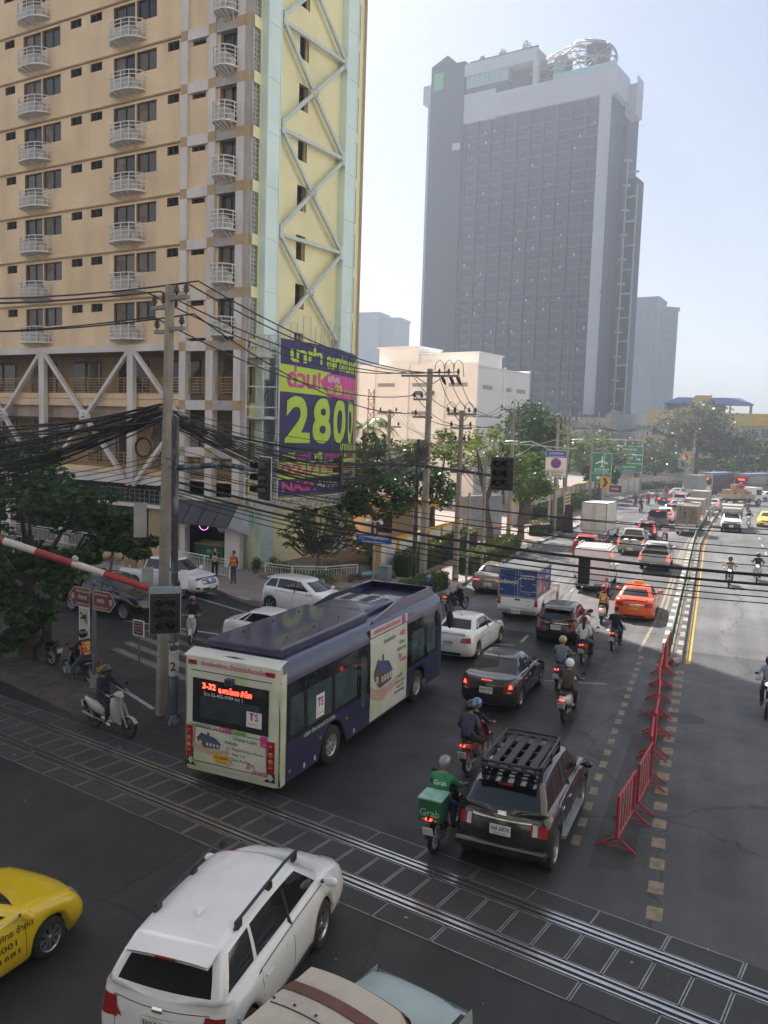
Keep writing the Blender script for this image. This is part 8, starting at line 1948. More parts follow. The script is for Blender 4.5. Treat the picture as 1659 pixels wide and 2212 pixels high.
# foreground tree at the left with low skirts of leaves
t = thing('roadside_tree', (-21.4, 21.4, .1), 0, 'dark leafy roadside tree in front of the cross street, under the telecom cables', 'tree')
mb = MB(); rnd = random.Random(21)
LC = [(0,0,5.6,1.7,2.0,1.4),(-2.6,-.5,5.7,1.6,1.8,1.6),(1.8,.3,5.3,1.5,1.5,1.1),(3.1,.4,4.7,1.2,1.2,.8),(-1.2,.6,6.9,1.5,1.4,1.0),(-3.8,0,6.8,1.5,1.5,1.2),(-.4,-.6,3.8,1.9,1.5,1.2),(-2.6,-.6,3.7,1.9,1.5,1.3),(1.5,-.3,3.2,1.3,1.2,.9),(2.6,-.2,3.9,1.0,.9,.6),(-1.2,-.9,2.3,1.5,1.2,.9),(.6,-.7,2.0,1.1,.9,.8),(-3.3,-.8,2.1,1.3,1.1,1.0),(-.3,-1.1,.9,1.2,.9,.7),(-4.8,-.5,4.8,1.5,1.4,1.3),(4.0,.6,4.1,.8,.8,.5),(-5.2,0,3.0,1.3,1.2,1.2)]
for (x, y, z, a, b, c) in LC:
 for k in range(9):
  d = Vector((rnd.gauss(0,1), rnd.gauss(0,1), rnd.gauss(0,.8))).normalized(); leaves(mb, (x+d.x*a*.62, y+d.y*b*.62, z+d.z*c*.62), (a*.45, b*.45, c*.36), 125, .135, rnd)
mb.build('crown', [LF1], t)
T = MB(); T.tube([(0,0,0),(.1,0,1.2),(-.1,.1,2.6),(0,0,4.2)], [.30,.24,.2,.14], 10); T.tube([(-.5,.2,0),(-.6,.2,1.5),(-1.3,.1,3.2),(-2.2,0,5)], [.2,.17,.12,.06], 8); T.tube([(.7,-.1,0),(.75,-.1,1.2),(1.2,0,2.8),(2.2,.2,4.4)], [.11,.09,.07,.04], 8)
for e in LC[:10]: T.tube([(0,0,2.6),(e[0]*.5,e[1]*.5,3+(e[2]-3)*.4),(e[0],e[1],e[2])], [.12,.08,.03], 6)
T.build('trunk', [BARK], t)
tree((-12.95,60.0,.14), 'street_tree', 'round crowned street tree with a forked dark trunk behind the signal arm', 31, 7.3, 2.2, 2.0, 1.9, LF2, 30, 60, .17, .28, lean=(-.8,0), fork=2.6) if False else None
tree((-15.3,60.0,.14), 'street_tree', 'street tree with a leaning forked trunk left of the pale pole', 31, 8.6, 2.6, 2.2, 2.2, LF3, 30, 60, .17, .27, lean=(-.9,.3), fork=3.2)
tree((-13.9,64.0,.14), 'street_tree', 'round leafy street tree right of the pale pole', 32, 6.6, 2.5, 2.3, 2.3, LF2, 44, 75, .16, .26, fork=2.4)
tree((-15.6,74.0,.14), 'tall_tree', 'taller dark green tree rising behind the round one', 33, 11.2, 2.8, 2.6, 4.2, LF1, 50, 60, .22, .3)
tree((-18.5,56.0,.14), 'street_tree', 'yellow green tree behind the fuse pole', 34, 8.4, 2.6, 2.4, 2.0, LF3, 30, 55, .17, .2, fork=3.0)
tree((-23.5,57.0,.14), 'garden_tree', 'dark garden tree beside the guard house', 35, 8.0, 3.0, 2.6, 2.8, LF1, 40, 60, .2, .28)
tree((-20.3,49.5,.14), 'garden_tree', 'dense dark tree right behind the planting at the yellow wall', 36, 5.4, 2.3, 2.3, 1.9, LF1, 40, 70, .18, .25)
tree((-26.5,64.0,.14), 'garden_tree', 'garden tree far behind the planting', 37, 7.2, 3.2, 2.8, 2.4, LF2, 34, 55, .2, .25)
tree((-17.8,52.0,.14), 'garden_tree', 'low sprawling dark tree between the crossarm pole and guard house', 38, 5.8, 2.2, 2.0, 1.7, LF1, 30, 60, .17, .2)
k = 40
for x, y, h, r, m, lb in ((-18.5,84,7.5,2.8,LF2,'mid green tree behind the no stopping sign'),(-18,92,8.0,3.0,LF3,'sunlit yellow green tree left of the airport sign'),(-19,100,7.6,3.0,LF2,'tree behind the airport sign'),(-18,108,8.6,3.2,LF3,'yellow green tree right of the airport sign'),(-15.2,116,7.4,3.0,LF1,'dark tree below the direction sign'),(-15.8,124,8.4,3.4,LF3,'sunlit tree behind the direction sign'),(-14,132,7.6,3.2,LF1,'dark tree behind the direction sign pole'),(-11.5,140,8.6,3.4,LF4,'olive tree right of the direction sign'),
 (-23,95,9.5,3.4,LF2,'taller tree in the row behind the wall'),(-24,110,10,3.8,LF4,'olive tree in the second row behind the wall'),(-22,125,10.5,4.0,LF3,'tall light green tree in the second row'),(-18,142,10,4.2,LF4,'tree in front of the yellow building corner'),(-30,130,9.5,4,LF2,'tree far back below the grey tower'),(-34,105,9.5,3.6,LF2,'tree far back beside the white building'),(-16.2,78,5.2,2.0,LF2,'low leafy tree left of the no stopping posts'),(-13.5,108,5.0,2.2,LF1,'dark low tree at the left guard rail')):
 k += 1; tree((x, y, .1), 'roadside_tree', lb, k, h, r, r*.9, h*.36, m, 30, 42, .30, .25)
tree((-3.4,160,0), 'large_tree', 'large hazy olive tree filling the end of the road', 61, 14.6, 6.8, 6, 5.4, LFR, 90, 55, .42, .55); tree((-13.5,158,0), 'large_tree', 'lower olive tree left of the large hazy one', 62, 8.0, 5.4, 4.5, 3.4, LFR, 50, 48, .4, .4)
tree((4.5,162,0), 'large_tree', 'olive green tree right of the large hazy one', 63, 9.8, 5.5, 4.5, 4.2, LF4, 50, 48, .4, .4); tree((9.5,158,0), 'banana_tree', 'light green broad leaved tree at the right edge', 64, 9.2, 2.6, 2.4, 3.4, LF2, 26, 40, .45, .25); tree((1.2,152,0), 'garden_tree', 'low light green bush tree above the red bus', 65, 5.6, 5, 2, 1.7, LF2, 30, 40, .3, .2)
tree((-9.5,148,0), 'garden_tree', 'dark hedge like tree behind the grey box truck', 66, 6.5, 4.5, 2.4, 2.6, LF1, 36, 46, .3, .25); tree((12,156,0), 'garden_tree', 'dark low tree below the lane sign', 67, 6, 4, 2.4, 2.4, LF4, 30, 44, .3, .25)
# frangipani in the planting
t = thing('frangipani_tree', (-20.4, 41.3, .14), 0, 'frangipani with long glossy leaves and cream blossoms in the fenced planting', 'tree'); mb = MB(); fb = MB(); rnd = random.Random(5); T = MB(); T.tube([(0,0,0),(.1,0,.8),(0,0,1.5)], [.12,.10,.09], 7)
for i in range(85):
 a = rnd.random()*6.28; r_ = 2.1*math.sqrt(rnd.random()); p = Vector((r_*math.cos(a), r_*math.sin(a)*.8, 1.6+rnd.random()*2.6*(1-.3*r_/2))); T.tube([(0,0,1.4), (p.x*.5,p.y*.5,p.z*.6), p], [.05,.04,.03], 5)
 for j in range(13):
  b = j*.483+rnd.random()*.3; d = Vector((math.cos(b), math.sin(b), rnd.uniform(-.25,.6))).normalized(); v = d.cross(Vector((0,0,1))).normalized(); L_ = rnd.uniform(.34,.52)
  mb.add([p, p+d*L_*.55-v*.07, p+d*L_-Vector((0,0,.10)), p+d*L_*.55+v*.07], [(0,1,2,3)])
 if rnd.random() < .3:
  for j in range(8): q = p+Vector((rnd.uniform(-.14,.14),rnd.uniform(-.14,.14),.10+rnd.random()*.1)); fb.ell(q, (.05,.05,.03), 5, 3)
mb.build('crown', [LF2], t); T.build('trunk', [mat('bark_grey', (.2,.18,.16), .9, 0, .2, 4)], t); fb.build('blossoms', [mat('blossom_cream', (.6,.48,.25), .7)], t)
# palm
def palm(loc, h, label, seed, n=15, L_=2.6):
 t = thing('palm_tree', loc, 0, label, 'palm tree'); rnd = random.Random(seed); T = MB(); T.tube([(0,0,0),(.1,0,h*.5),(0,.05,h)], [.2,.15,.13], 9); T.build('trunk', [BARK], t)
 for i in range(n):
  a = 6.2832*i/n+rnd.uniform(-.2,.2); up = rnd.uniform(.15,1.1); q = MB(); P = []
  for k in range(10): s = k/9; P.append(Vector((math.cos(a)*L_*s*(1-.12*s), math.sin(a)*L_*s*(1-.12*s), h+L_*(up*s-1.15*s*s*(.5+up*.4)))))
  q.tube(P, [.03*(1-.8*k/9)+.004 for k in range(10)], 4)
  for k in range(1, 10):
   for j in range(3):
    p = P[k-1].lerp(P[k], j/3); d = (P[k]-P[k-1]).normalized(); s_ = d.cross(Vector((0,0,1))).normalized(); l = .75*math.sin(max(.25, (k+j/3)/9.5)*2.9)+.12
    for sd in (-1,1): e = p+s_*sd*l*.8+d*l*.45-Vector((0,0,l*.45)); q.add([p-d*.03, p+d*.03, e], [(0,1,2)])
  q.build('frond', [LF2], t)
 return t
palm((-24.3,56.5,.14), 8.3, 'palm with arching fronds between the banner and the crossarm pole', 3, 16, 3.0); palm((-19.2,46.5,.14), 1.3, 'low spiky palm in the garden beside the wall', 4, 18, 1.5); palm((-27.5,56,.14), 5.6, 'smaller palm just right of the banner', 5, 12, 2.4)
# shrubs and hedges: boxes of small leaves
def hedge(path, w, h, label, name='hedge', m=LFH, dens=420, ls=.055, cat='hedge', round_=.1):
 t = thing(name, (path[0][0], path[0][1], .14), 0, label, cat); rnd = random.Random(int(abs(path[0][0]*7+path[0][1]*13))); o0 = Vector((path[0][0],path[0][1],0)); mb = MB(); inner = MB(); P = [Vector((x,y,0))-o0 for x, y in path]
 for a, b in zip(P, P[1:]):
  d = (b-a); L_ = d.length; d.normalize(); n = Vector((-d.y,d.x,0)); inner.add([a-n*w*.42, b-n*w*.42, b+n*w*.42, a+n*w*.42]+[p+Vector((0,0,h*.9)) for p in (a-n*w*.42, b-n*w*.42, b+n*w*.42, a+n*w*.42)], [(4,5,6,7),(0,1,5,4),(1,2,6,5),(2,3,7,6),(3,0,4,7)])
  for _ in range(int(L_*dens)):
   s = rnd.random(); f = rnd.random(); z = rnd.random(); nx = rnd.uniform(-.5,.5)
   if f < .45: z = 1+rnd.gauss(0,.03)
   elif f < .9: nx = (.5 if rnd.random() < .5 else -.5)+rnd.gauss(0,.03)
   p = a+d*(L_*s)+n*(nx*w)+Vector((0,0,h*z+.04*math.sin(L_*s*3.1)+.03*rnd.gauss(0,1)))
   if p.z < .02: continue
   u = Vector((rnd.gauss(0,1),rnd.gauss(0,1),rnd.gauss(0,1))).normalized(); v = u.cross(Vector((rnd.gauss(0,1),rnd.gauss(0,1),rnd.gauss(0,1)))).normalized(); k = ls*rnd.uniform(.7,1.5); mb.add([p-u*k, p-v*k*.6, p+u*k, p+v*k*.6], [(0,1,2,3)])
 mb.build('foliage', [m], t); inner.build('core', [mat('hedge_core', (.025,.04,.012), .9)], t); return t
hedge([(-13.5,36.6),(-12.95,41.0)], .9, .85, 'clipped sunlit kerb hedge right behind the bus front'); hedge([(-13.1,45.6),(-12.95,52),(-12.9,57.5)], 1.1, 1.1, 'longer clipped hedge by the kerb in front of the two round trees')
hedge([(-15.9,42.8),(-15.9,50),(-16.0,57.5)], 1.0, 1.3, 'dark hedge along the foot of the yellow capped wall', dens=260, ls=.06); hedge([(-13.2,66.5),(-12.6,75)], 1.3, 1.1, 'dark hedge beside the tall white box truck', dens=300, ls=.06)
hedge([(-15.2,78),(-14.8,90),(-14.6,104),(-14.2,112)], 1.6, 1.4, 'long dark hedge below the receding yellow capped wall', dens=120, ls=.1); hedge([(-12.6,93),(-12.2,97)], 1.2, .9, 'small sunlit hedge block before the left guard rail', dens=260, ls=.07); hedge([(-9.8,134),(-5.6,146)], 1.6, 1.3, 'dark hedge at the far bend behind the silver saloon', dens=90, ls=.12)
for i, (x, y, r, h, lb) in enumerate(((-22.2,40.3,.7,.9,'leafy shrub at the foot of the pale blue column'),(-21.3,39.6,.7,.8,'low shrub inside the curved white fence'),(-19.2,40.6,.9,1.1,'broad leaved shrub right of the frangipani'),(-18.0,43.5,.8,1.3,'bushy shrub behind the street name sign'),(-18.6,38.3,.8,.7,'shrub spilling over the planter wall beside the white crossover'),(-17.4,46.8,.9,1.2,'shrub beside the white picket fence'),(-23.4,39.9,.35,.8,'potted shrub by the shop doorway'),(-19.8,38.0,.6,.5,'low shrub at the pavement edge behind the orange vest man'))):
 t = thing('shrub', (x, y, .14), 0, lb, 'shrub'); mb = MB(); rnd = random.Random(90+i); 
 for k in range(10): a = rnd.random()*6.28; leaves(mb, (r*.55*math.cos(a), r*.55*math.sin(a), h*(.25+.6*rnd.random())), (r*.5,r*.5,h*.3), 55, .10, rnd, shape='blade')
 mb.build('foliage', [LF2], t); T = MB(); [T.tube([(0,0,0),(.2*math.cos(q),.2*math.sin(q),h*.8)], .015, 4) for q in (0,2,4)]; T.build('stem', [BARK], t)
q = MB(); pts = [(-22.4,38.5),(-20.5,38.3),(-18.8,39.0),(-17.6,40.8),(-17.0,42.2)]
for a, b in zip(pts, pts[1:]): q.obox((a[0],a[1],.15),(b[0],b[1],.15),.2,.34)
q.build('planter_kerb', [mat('planter_stone', (.28,.24,.18), .9, 0, .2, 2, dirt=.4)], None, (0,0,.14))['kind'] = 'structure'
q = MB(); q.obox((-17.6,36.3,.3),(-15.6,37.4,.3),.25,.45); q.obox((-17.6,36.3,.3),(-18.6,38.4,.3),.25,.45); tag(q.build('planter_wall', [mat('planter_stone')], None), 'low cream stone planter wall behind the white crossover', 'wall')
q = MB(); q.tube([(-17.3,40.4,.5),(-16.8,41.2,.5),(-16.4,41.9,.5)], .13, 10, 0); q.tube([(-17.7,39.9,.14),(-17.6,39.9,.5),(-17.3,40.3,.5)], .12, 10, 1); q.tube([(-16.4,41.9,.5),(-16.2,42.2,.45),(-16.1,42.3,.14)], .14, 10, 1); tag(q.build('water_pipe', [mat('pipe_blue', (.18,.36,.42), .5, 0, .2, 3), mat('pipe_rust', (.10,.09,.08), .8, 0, .3)], None), 'pale blue water pipe with rusty elbows at the fence corner', 'pipe')
# white wall with yellow caps
def capwall(path, h, label, step=2.6, name='boundary_wall'):
 t = thing(name, (path[0][0], path[0][1], 0), 0, label, 'wall'); o0 = Vector((path[0][0],path[0][1],0)); pt = [p-o0 for p in walk(path, step)]; WW = mat('wall_white', (.66,.66,.64), .8, 0, .08, .6, dirt=.35, dcol=(.35,.33,.3)); YC = mat('wall_yellow', (.66,.36,.03), .7, 0, .1, 1.5, dirt=.2)
 q = MB(); y = MB()
 for a, b in zip(pt, pt[1:]):
  q.obox(a+Vector((0,0,h/2)), b+Vector((0,0,h/2)), .14, h); y.obox(a+Vector((0,0,h+.06)), b+Vector((0,0,h+.06)), .24, .14); n = Vector((-(b-a).y,(b-a).x,0)).normalized()
 q.build('wall_panel', [WW], t); y.build('coping', [YC], t)
 for p in pt: y = MB(); y.box(p.x-.15,p.y-.15,0,p.x+.15,p.y+.15,h+.12); y.build('wall_pillar', [YC], t)
capwall([(-16.9,41.8),(-16.7,50),(-16.7,58)], 2.0, 'near white boundary wall with yellow pillars and coping by the guard house'); capwall([(-16.6,72),(-16.4,92),(-16.2,104),(-15.8,114),(-13,124),(-9.5,140),(-5.5,150)], 2.2, 'far white boundary wall with yellow pillars along the pavement', 3.0)
gt = thing('gate_barrier', (-16.6,59.5,.14), 0, 'red and white barrier arm across the gateway beyond the round trees', 'barrier gate'); q = MB(); q.box(-.2,-.2,0,.2,.2,1.1); q.build('post', [P_YEL], gt); q = MB()
for i in range(8): q.cyl((.75*i*.72,1.3*i*.75,1.0),(.75*(i+1)*.72,1.3*(i+1)*.75,1.0),.07,8,i%2)
q.build('arm', [mat('gate_red'), mat('gate_white')], gt)
gs = thing('gate_sign_wall', (-17.2,64,.14), R(60), 'blue grey sign wall with a yellow ring beside the gateway', 'wall'); q = MB(); q.box(-2.5,0,0,2.5,.25,3.2); q.build('wall_panel', [mat('sign_wall_blue', (.30,.35,.45), .6)], gs); q = MB(); q.tube([(-1.6+.8*math.cos(a*.4),-.02,1.8+1.0*math.sin(a*.4)) for a in range(13)],.08,6); q.build('ring_mark', [mat('wall_yellow')], gs)
# guard house
gh = thing('guard_house', (-21.6, 53.5, .14), R(-6), 'cream guard house with yellow flat roof edge behind the near white wall', 'building'); q = MB(); holed(q, lambda a, b, d: (a, d, b), -2.2, 2.6, 0, 2.9, [(-.6,1.0,1.0,2.3)], .15, 0, 0); q.box(2.45,0.01,0,2.6,3.6,2.9); q.box(-2.2,3.5,0,2.6,3.6,2.9); q.build('wall', [mat('guard_cream', (.62,.52,.42), .8, 0, .08, 1)], gh); q = MB(); q.box(-2.6,-.5,2.9,3.1,4,3.3); q.build('roof', [mat('wall_yellow')], gh); q = MB(); q.box(-.6,.12,1.0,1.0,.16,2.3); q.build('window', [GLASS2], gh); q = MB(); q.box(.18,.08,1.0,.24,.13,2.3); q.box(-.62,.08,.97,1.02,.13,1.03); q.build('window_frame', [BRONZE], gh)
for i, (x, y) in enumerate(((-22.8,50.6),(-19.4,51.0))): q = MB(); q.lathe([(.0,.7),(.55,.72),(.55,.78),(0,.78)],16); q.lathe([(.25,0),(.1,.35),(.15,.7)],10); tag(q.build('garden_table', [mat('table_stone',(.5,.42,.36),.8)], None, (x,y,.14)), ('round stone garden table near the palm','round stone garden table by the guard house')[i], 'table')
struct(MB().quad((-34,46,.15),(-17,46,.15),(-17,71,.15),(-34,71,.15)).build('garden_path', mat('garden_paving', (.45,.30,.22), .8, 0, .2, 1)))
# ---------------------------------------------------------------- buildings beyond
WB = mat('white_concrete', (.90,.90,.90), .8, 0, .05, .3, dirt=.35, dcol=(.62,.58,.53), dscale=.25); WB2 = mat('white_shade_and_slats', (.74,.75,.76), .7, 0, .04, .3)  # right face gets a cooler, dimmer white as painted shade; slats share it
wb = thing('white_building', (-24.7, 88.3, 0), R(-14), 'windowless white concrete building with small louvre strips behind the poles', 'building')
# local x to the left face (-x), y to the depth
H_ = 16.0; q = MB(); q.box(-16.5,0,0,0,.3,H_,0); q.box(-.3,.3,0,0,13,H_-.3,1); q.box(-16.5,12.7,0,0,13,H_,0); q.box(-16.5,0,0,-16.2,13,H_,0); q.box(-16.5,.3,H_-.5,0,13,H_-.4,0); q.box(.0,5.9,0,.25,6.3,H_-.1,1)
for x in (-14.6,-9.8,-4.9): q.box(x-.9,-.25,0,x+.9,0,H_-.05,0)
q.build('wall', [WB, WB2], wb); q = MB(); q.box(-14.2,1.2,H_-.4,-8.6,6,H_+2.0,0); q.box(-8.6,1.6,H_-.4,-.8,7,H_+1.2,0); q.box(-14.4,1.0,H_+2.0,-8.4,6.2,H_+2.15,0); q.box(-8.8,1.4,H_+1.2,-.6,7.2,H_+1.32,0); q.build('penthouse', [WB], wb)
def strip_win(x, z, w_=2.4, h=.42, side=0):
 q = MB()
 if side: q.box(.0,x-w_/2,z,.03,x+w_/2,z+h,0)
 else: q.box(x-w_/2,-.03,z,x+w_/2,0,z+h,0)
 n = int(w_/.16)
 for i in range(n):
  c = x-w_/2+w_*(i+.5)/n
  if side: q.box(.03,c-.02,z,.05,c+.02,z+h,1)
  else: q.box(c-.02,-.05,z,c+.02,-.03,z+h,1)
 q.build('louvre_window', [mat('louvre_dark', (.12,.12,.12), .6), WB2], wb)
for z in (13.4,10.2,7.0): 
 for x in (-12.2,-7.3,-2.4): strip_win(x, z)
for x in (2.4,7.0,10.6): strip_win(x, 13.2, 2.2, .45, 1)
strip_win(9.8, 8.6, 1.2, .8, 1)
for z in (3.6,6.9,10.1): q = MB(); q.box(-16.5,-.012,z,0,-.0,z+.04); q.box(0,0,z,.012,13,z+.04); q.build('wall_joint', [mat('joint_grey', (.4,.39,.37), .8)], wb)
for x in (-7.9,-6.2): q = MB(); q.add([(x,-.3,12.9),(x+.9,-.3,12.9),(x+.9,-1.0,12.4),(x,-1.0,12.4),(x,-.3,12.4),(x+.9,-.3,12.4)], [(0,1,2,3),(0,3,4),(1,5,2)]); q.build('window_awning', [mat('awning_blue', (.06,.08,.22), .6)], wb)
lt = thing('lattice_mast', (-33.5,80,0), 0, 'rusty lattice mast just right of the banner', 'mast'); q = MB()
for a in ((-.5,-.5),(.5,-.5),(0,.5)): q.obox((a[0],a[1],0),(a[0]*.6,a[1]*.6,12.5),.08,.08)
for i in range(12):
 z = i*1.04
 for a, b in (((-.5,-.5),(.5,-.5)),((.5,-.5),(0,.5)),((0,.5),(-.5,-.5))): q.obox((a[0]*.8,a[1]*.8,z),(b[0]*.8,b[1]*.8,z+1.04),.05,.05); q.obox((a[0]*.8,a[1]*.8,z),(b[0]*.8,b[1]*.8,z),.05,.05)
q.build('lattice', [mat('mast_rust', (.35,.17,.12), .7)], lt)
# the big dark tower
TW = thing('dark_tower', (-29.8, 217, 0), R(-12.4), 'dark grey condominium tower with white trim and an oval lattice crown on its roof', 'building')
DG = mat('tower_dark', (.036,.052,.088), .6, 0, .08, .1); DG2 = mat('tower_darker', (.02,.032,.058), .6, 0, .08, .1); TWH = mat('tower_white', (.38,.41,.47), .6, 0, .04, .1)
WF, DP = 51.5, 22; q = MB(); q.box(-41,.6,0,0,.9,93,0); q.box(-.3,.9,0,0,DP,95,0); q.box(-WF,DP-.3,0,0,DP,97,0); q.box(-WF,-.9,0,-41,DP-1,108.6,1); q.box(-41,1,92,0,DP,92.4,0); q.box(-43.5,-.4,0,-40.6,.9,106,1)
q.build('wall', [DG, DG2], TW); q = MB(); q.add([(-WF,-.9,108.6),(-41,-.9,106.5),(-41,8,106.5),(-WF,8,108.6),(-WF,-.9,109),(-46.5,-.9,111.2),(-46.5,8,111.2),(-WF,8,109)], [(0,1,5,4),(1,2,6,5),(4,5,6,7),(3,7,6,2),(0,4,7,3)]); q.build('tower_cap', [DG2], TW)
q = MB(); q.box(-WF-3.2,3,12,-WF,9,103,0); q.box(-WF-4.6,2.5,101,-WF,9.5,106,0); q.build('left_fin', [TWH], TW)
q = MB(); q.box(-41,-.6,92.5,0,.4,98.6,0); q.box(-41,-.62,92.2,-31.5,.4,99.8,0); q.box(0,-.6,92.5,1.6,9,98.6,0); q.box(.6,9,90,3.4,14,97.5,0); q.box(-41,-.9,104.5,-20,6,107.6,0); q.box(-21,-.5,98.6,-19.6,1,104.6,0); q.box(-2.6,-.6,14,0,.6,92.5,0)
q.build('white_band', [TWH], TW); q = MB(); q.box(-30,-.64,94.2,-13,-.58,97.4,0); q.build('band_panel', [mat('tower_grey', (.38,.39,.42), .6)], TW)
q = MB(); q.box(-40.8,-.2,98.8,-28.2,4,101.4,1); q.box(-40.8,-.2,101.4,-28.2,4,104.4,0); q.box(-28,2,98.8,-12,4,104,1)
for i in range(8): q.box(-40.6+i*1.55,-.3,101.5,-40.4+i*1.55,-.2,104.3,2)
q.build('sky_lounge_glazing', [mat('glass_teal', (.20,.34,.36), .1, 0, .1, .3, spec=.8), DG2, TWH], TW)
q = MB(); q.box(-16,1.2,98.6,-13,4,105,1); q.box(-16,.9,98.6,0,1.0,100.6,0); q.box(0,1,98.6,.2,12,100.4,0); q.box(3.3,9,97.5,3.4,14,99.4,0); q.box(-40,0,107.6,-20,.2,108.4,2); q.build('roof_glass', [mat('glass_pale_teal', (.30,.50,.50), .1, 0, 0, spec=.8), mat('glass_teal'), LF1], TW)
# bays with fins, balconies and slab edges
q = MB()
for i in range(11): x = -40.6+i*3.83; q.box(x-.35,-.15,10,x+.35,.6,92.2,0)
q.box(-41,-.3,44.6,0,.6,45.3,0); q.build('facade_fin', [DG], TW)
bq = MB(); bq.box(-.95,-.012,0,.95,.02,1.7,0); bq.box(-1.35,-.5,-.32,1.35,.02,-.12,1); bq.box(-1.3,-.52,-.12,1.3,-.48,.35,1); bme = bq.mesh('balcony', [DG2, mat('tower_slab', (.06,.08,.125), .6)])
acm = MB(); acm.box(.5,-.45,-.1,1.0,-.1,.75); acme = acm.mesh('ac_unit', [TWH]); st_ = MB(); rnd = random.Random(4); cnt = 0
for j in range(31):
 z = 88.5-j*2.66
 for i in range(10):
  x = -38.7+i*3.83
  if i == 9: x = -4.6
  big = j in (1,) 
  if cnt < 100 and j >= 1 and (j % 3 == 1):
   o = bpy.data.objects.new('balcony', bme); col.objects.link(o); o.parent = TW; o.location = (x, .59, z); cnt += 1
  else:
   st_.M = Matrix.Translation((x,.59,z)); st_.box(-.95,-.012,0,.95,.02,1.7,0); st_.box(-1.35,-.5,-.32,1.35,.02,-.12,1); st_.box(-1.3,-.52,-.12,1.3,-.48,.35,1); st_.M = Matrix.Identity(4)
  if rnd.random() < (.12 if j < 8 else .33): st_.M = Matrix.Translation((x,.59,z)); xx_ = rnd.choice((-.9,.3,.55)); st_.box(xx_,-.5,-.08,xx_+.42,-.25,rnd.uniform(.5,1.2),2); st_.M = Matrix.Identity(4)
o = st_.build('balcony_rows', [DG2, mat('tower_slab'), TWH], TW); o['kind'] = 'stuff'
q = MB()
for j in range(12): z = 13+j*7; lg = MB(); lg.box(-2.7,-.72,z,.15,-.6,z+.2,0); lg.build('bracket', [TWH], TW)
for j in range(11):
 z = 15+j*6.2; lg = MB(); lg.box(0,13.5,z,3.6,14,z+.45,0); lg.build('bracket', [TWH], TW); lg = MB(); lg.box(1.0,9.2,z+2,2.6,11,z+2.3,0); lg.build('bracket', [TWH], TW)
q = MB(); q.box(0,10,0,1.2,12,88,0); q.box(0,4,0,.05,9,90,1); q.box(1.2,11.0,6,1.5,11.4,80,2); q.box(3.2,13.6,6,3.5,14,74,2); q.box(0,14,0,3,20,76,1); q.build('side_glazing', [DG, DG2, TWH], TW)
q = MB(); q.box(-8,-6,0,6,12,9,0); q.box(-12,-4,9,2,0,14,1); q.box(2,3,8,9,16,14.5,2); q.build('podium', [DG, DG, mat('tower_grey')], TW)
q = MB(); q.box(-44,-1.0,85.6,-41.6,-.92,87.4,0); q.box(-50.5,-1.0,102.5,-47.6,-.92,107,1); q.build('facade_mark', [TWH, mat('mark_green', (.05,.35,.12), .5)], TW)
# oval lattice crown
cr_ = MB(); rnd = random.Random(12); C0 = Vector((-13.6, 6.0, 0)); RX, RY, RZ = 12.4, 6.0, 6.0
def cro(a, b):
 return Vector((C0.x+RX*math.cos(a)*math.cos(b), C0.y+RY*math.sin(a)*math.cos(b), 103.2+RZ*math.sin(b)*(.82+.18*math.cos(a))+ .3*RX*.2*math.cos(a)))
for i in range(210):
 a = rnd.random()*6.2832; b = rnd.uniform(-1.0,1.45); a2 = a+rnd.uniform(-.9,.9); b2 = max(-1.1, min(1.5, b+rnd.uniform(-.9,.9)))
 pts = [cro(lerp(a,a2,k/4), lerp(b,b2,k/4)) for k in range(5)]; cr_.tube(pts, .13, 4)
for b in (-1.0,-.1): cr_.tube([cro(6.2832*k/30, b) for k in range(31)], .22, 5)
cr_.build('lattice_crown', [mat('lattice_bronze', (.28,.25,.25), .4, .4, .1, .3)], TW); q = MB(); q.box(-8.5,4,98.6,-4,9,107.5,0); q.box(-17,4,98.6,-4,8,101,1); q.build('crown_core', [DG2, mat('glass_teal')], TW)
# rooftop plants and other towers
for i, (x, z, s, lb) in enumerate(((-53.5,106,1.6,'shrub on the left shoulder of the dark tower'),(-37,107.8,1.1,'small shrub on the upper roof edge of the dark tower, left'),(-31,108,1.2,'small shrub on the middle of the upper roof edge of the dark tower'),(-24,108,1.4,'rooftop plant at the right end of the upper roof edge of the dark tower'))):
 c_, s_ = math.cos(R(-12.4)), math.sin(R(-12.4)); y = 1.5 if i else 5; mb = MB(); leaves(mb, (0,0,s), (s*.9,s*.9,s), 130, .3, random.Random(i)); mb.tube([(0,0,0),(0,0,s)], .08, 5); tag(mb.build('rooftop_shrub', [LF4], None, (-29.8+c_*x-s_*y, 217+s_*x+c_*y, z)), lb, 'shrub')
def tower(loc, rz, w_, d, h, label, m, nx, nz, fin=None, name='tower'):
 t = thing(name, loc, rz, label, 'building'); q = MB(); q.box(0,0,0,w_,d,h,0); q.build('wall', [m], t); g_ = MB(); s = w_/nx
 for i in range(nx): g_.box(s*(i+.2),-.1,3,s*(i+.8),0,h-3,0)
 for j in range(nz): z = 2+(h-4)*j/nz; g_.box(0,-.14,z,w_,-.08,z+.5,1); g_.box(w_,0,z,w_+.1,d,z+.5,1)
 g_.build('window_band', [fin or mat('glass_teal_dark', (.14,.20,.25), .2, 0, .2, .1), m], t); q = MB(); q.box(-.4,-.4,h,w_+.4,d+.4,h+1.5,0); q.build('parapet', [m], t); return t
tower((-41.5,351,0), R(-8), 16.5, 14, 63, 'slimmer teal glass tower behind the right side of the dark tower', mat('tower_blue_grey', (.16,.20,.26), .5, 0, .1, .1), 9, 20); tower((-24.9,353.5,0), R(40), 9, 10, 60, 'narrow grey side block joined right of the teal glass tower', mat('tower_blue_grey'), 4, 20)
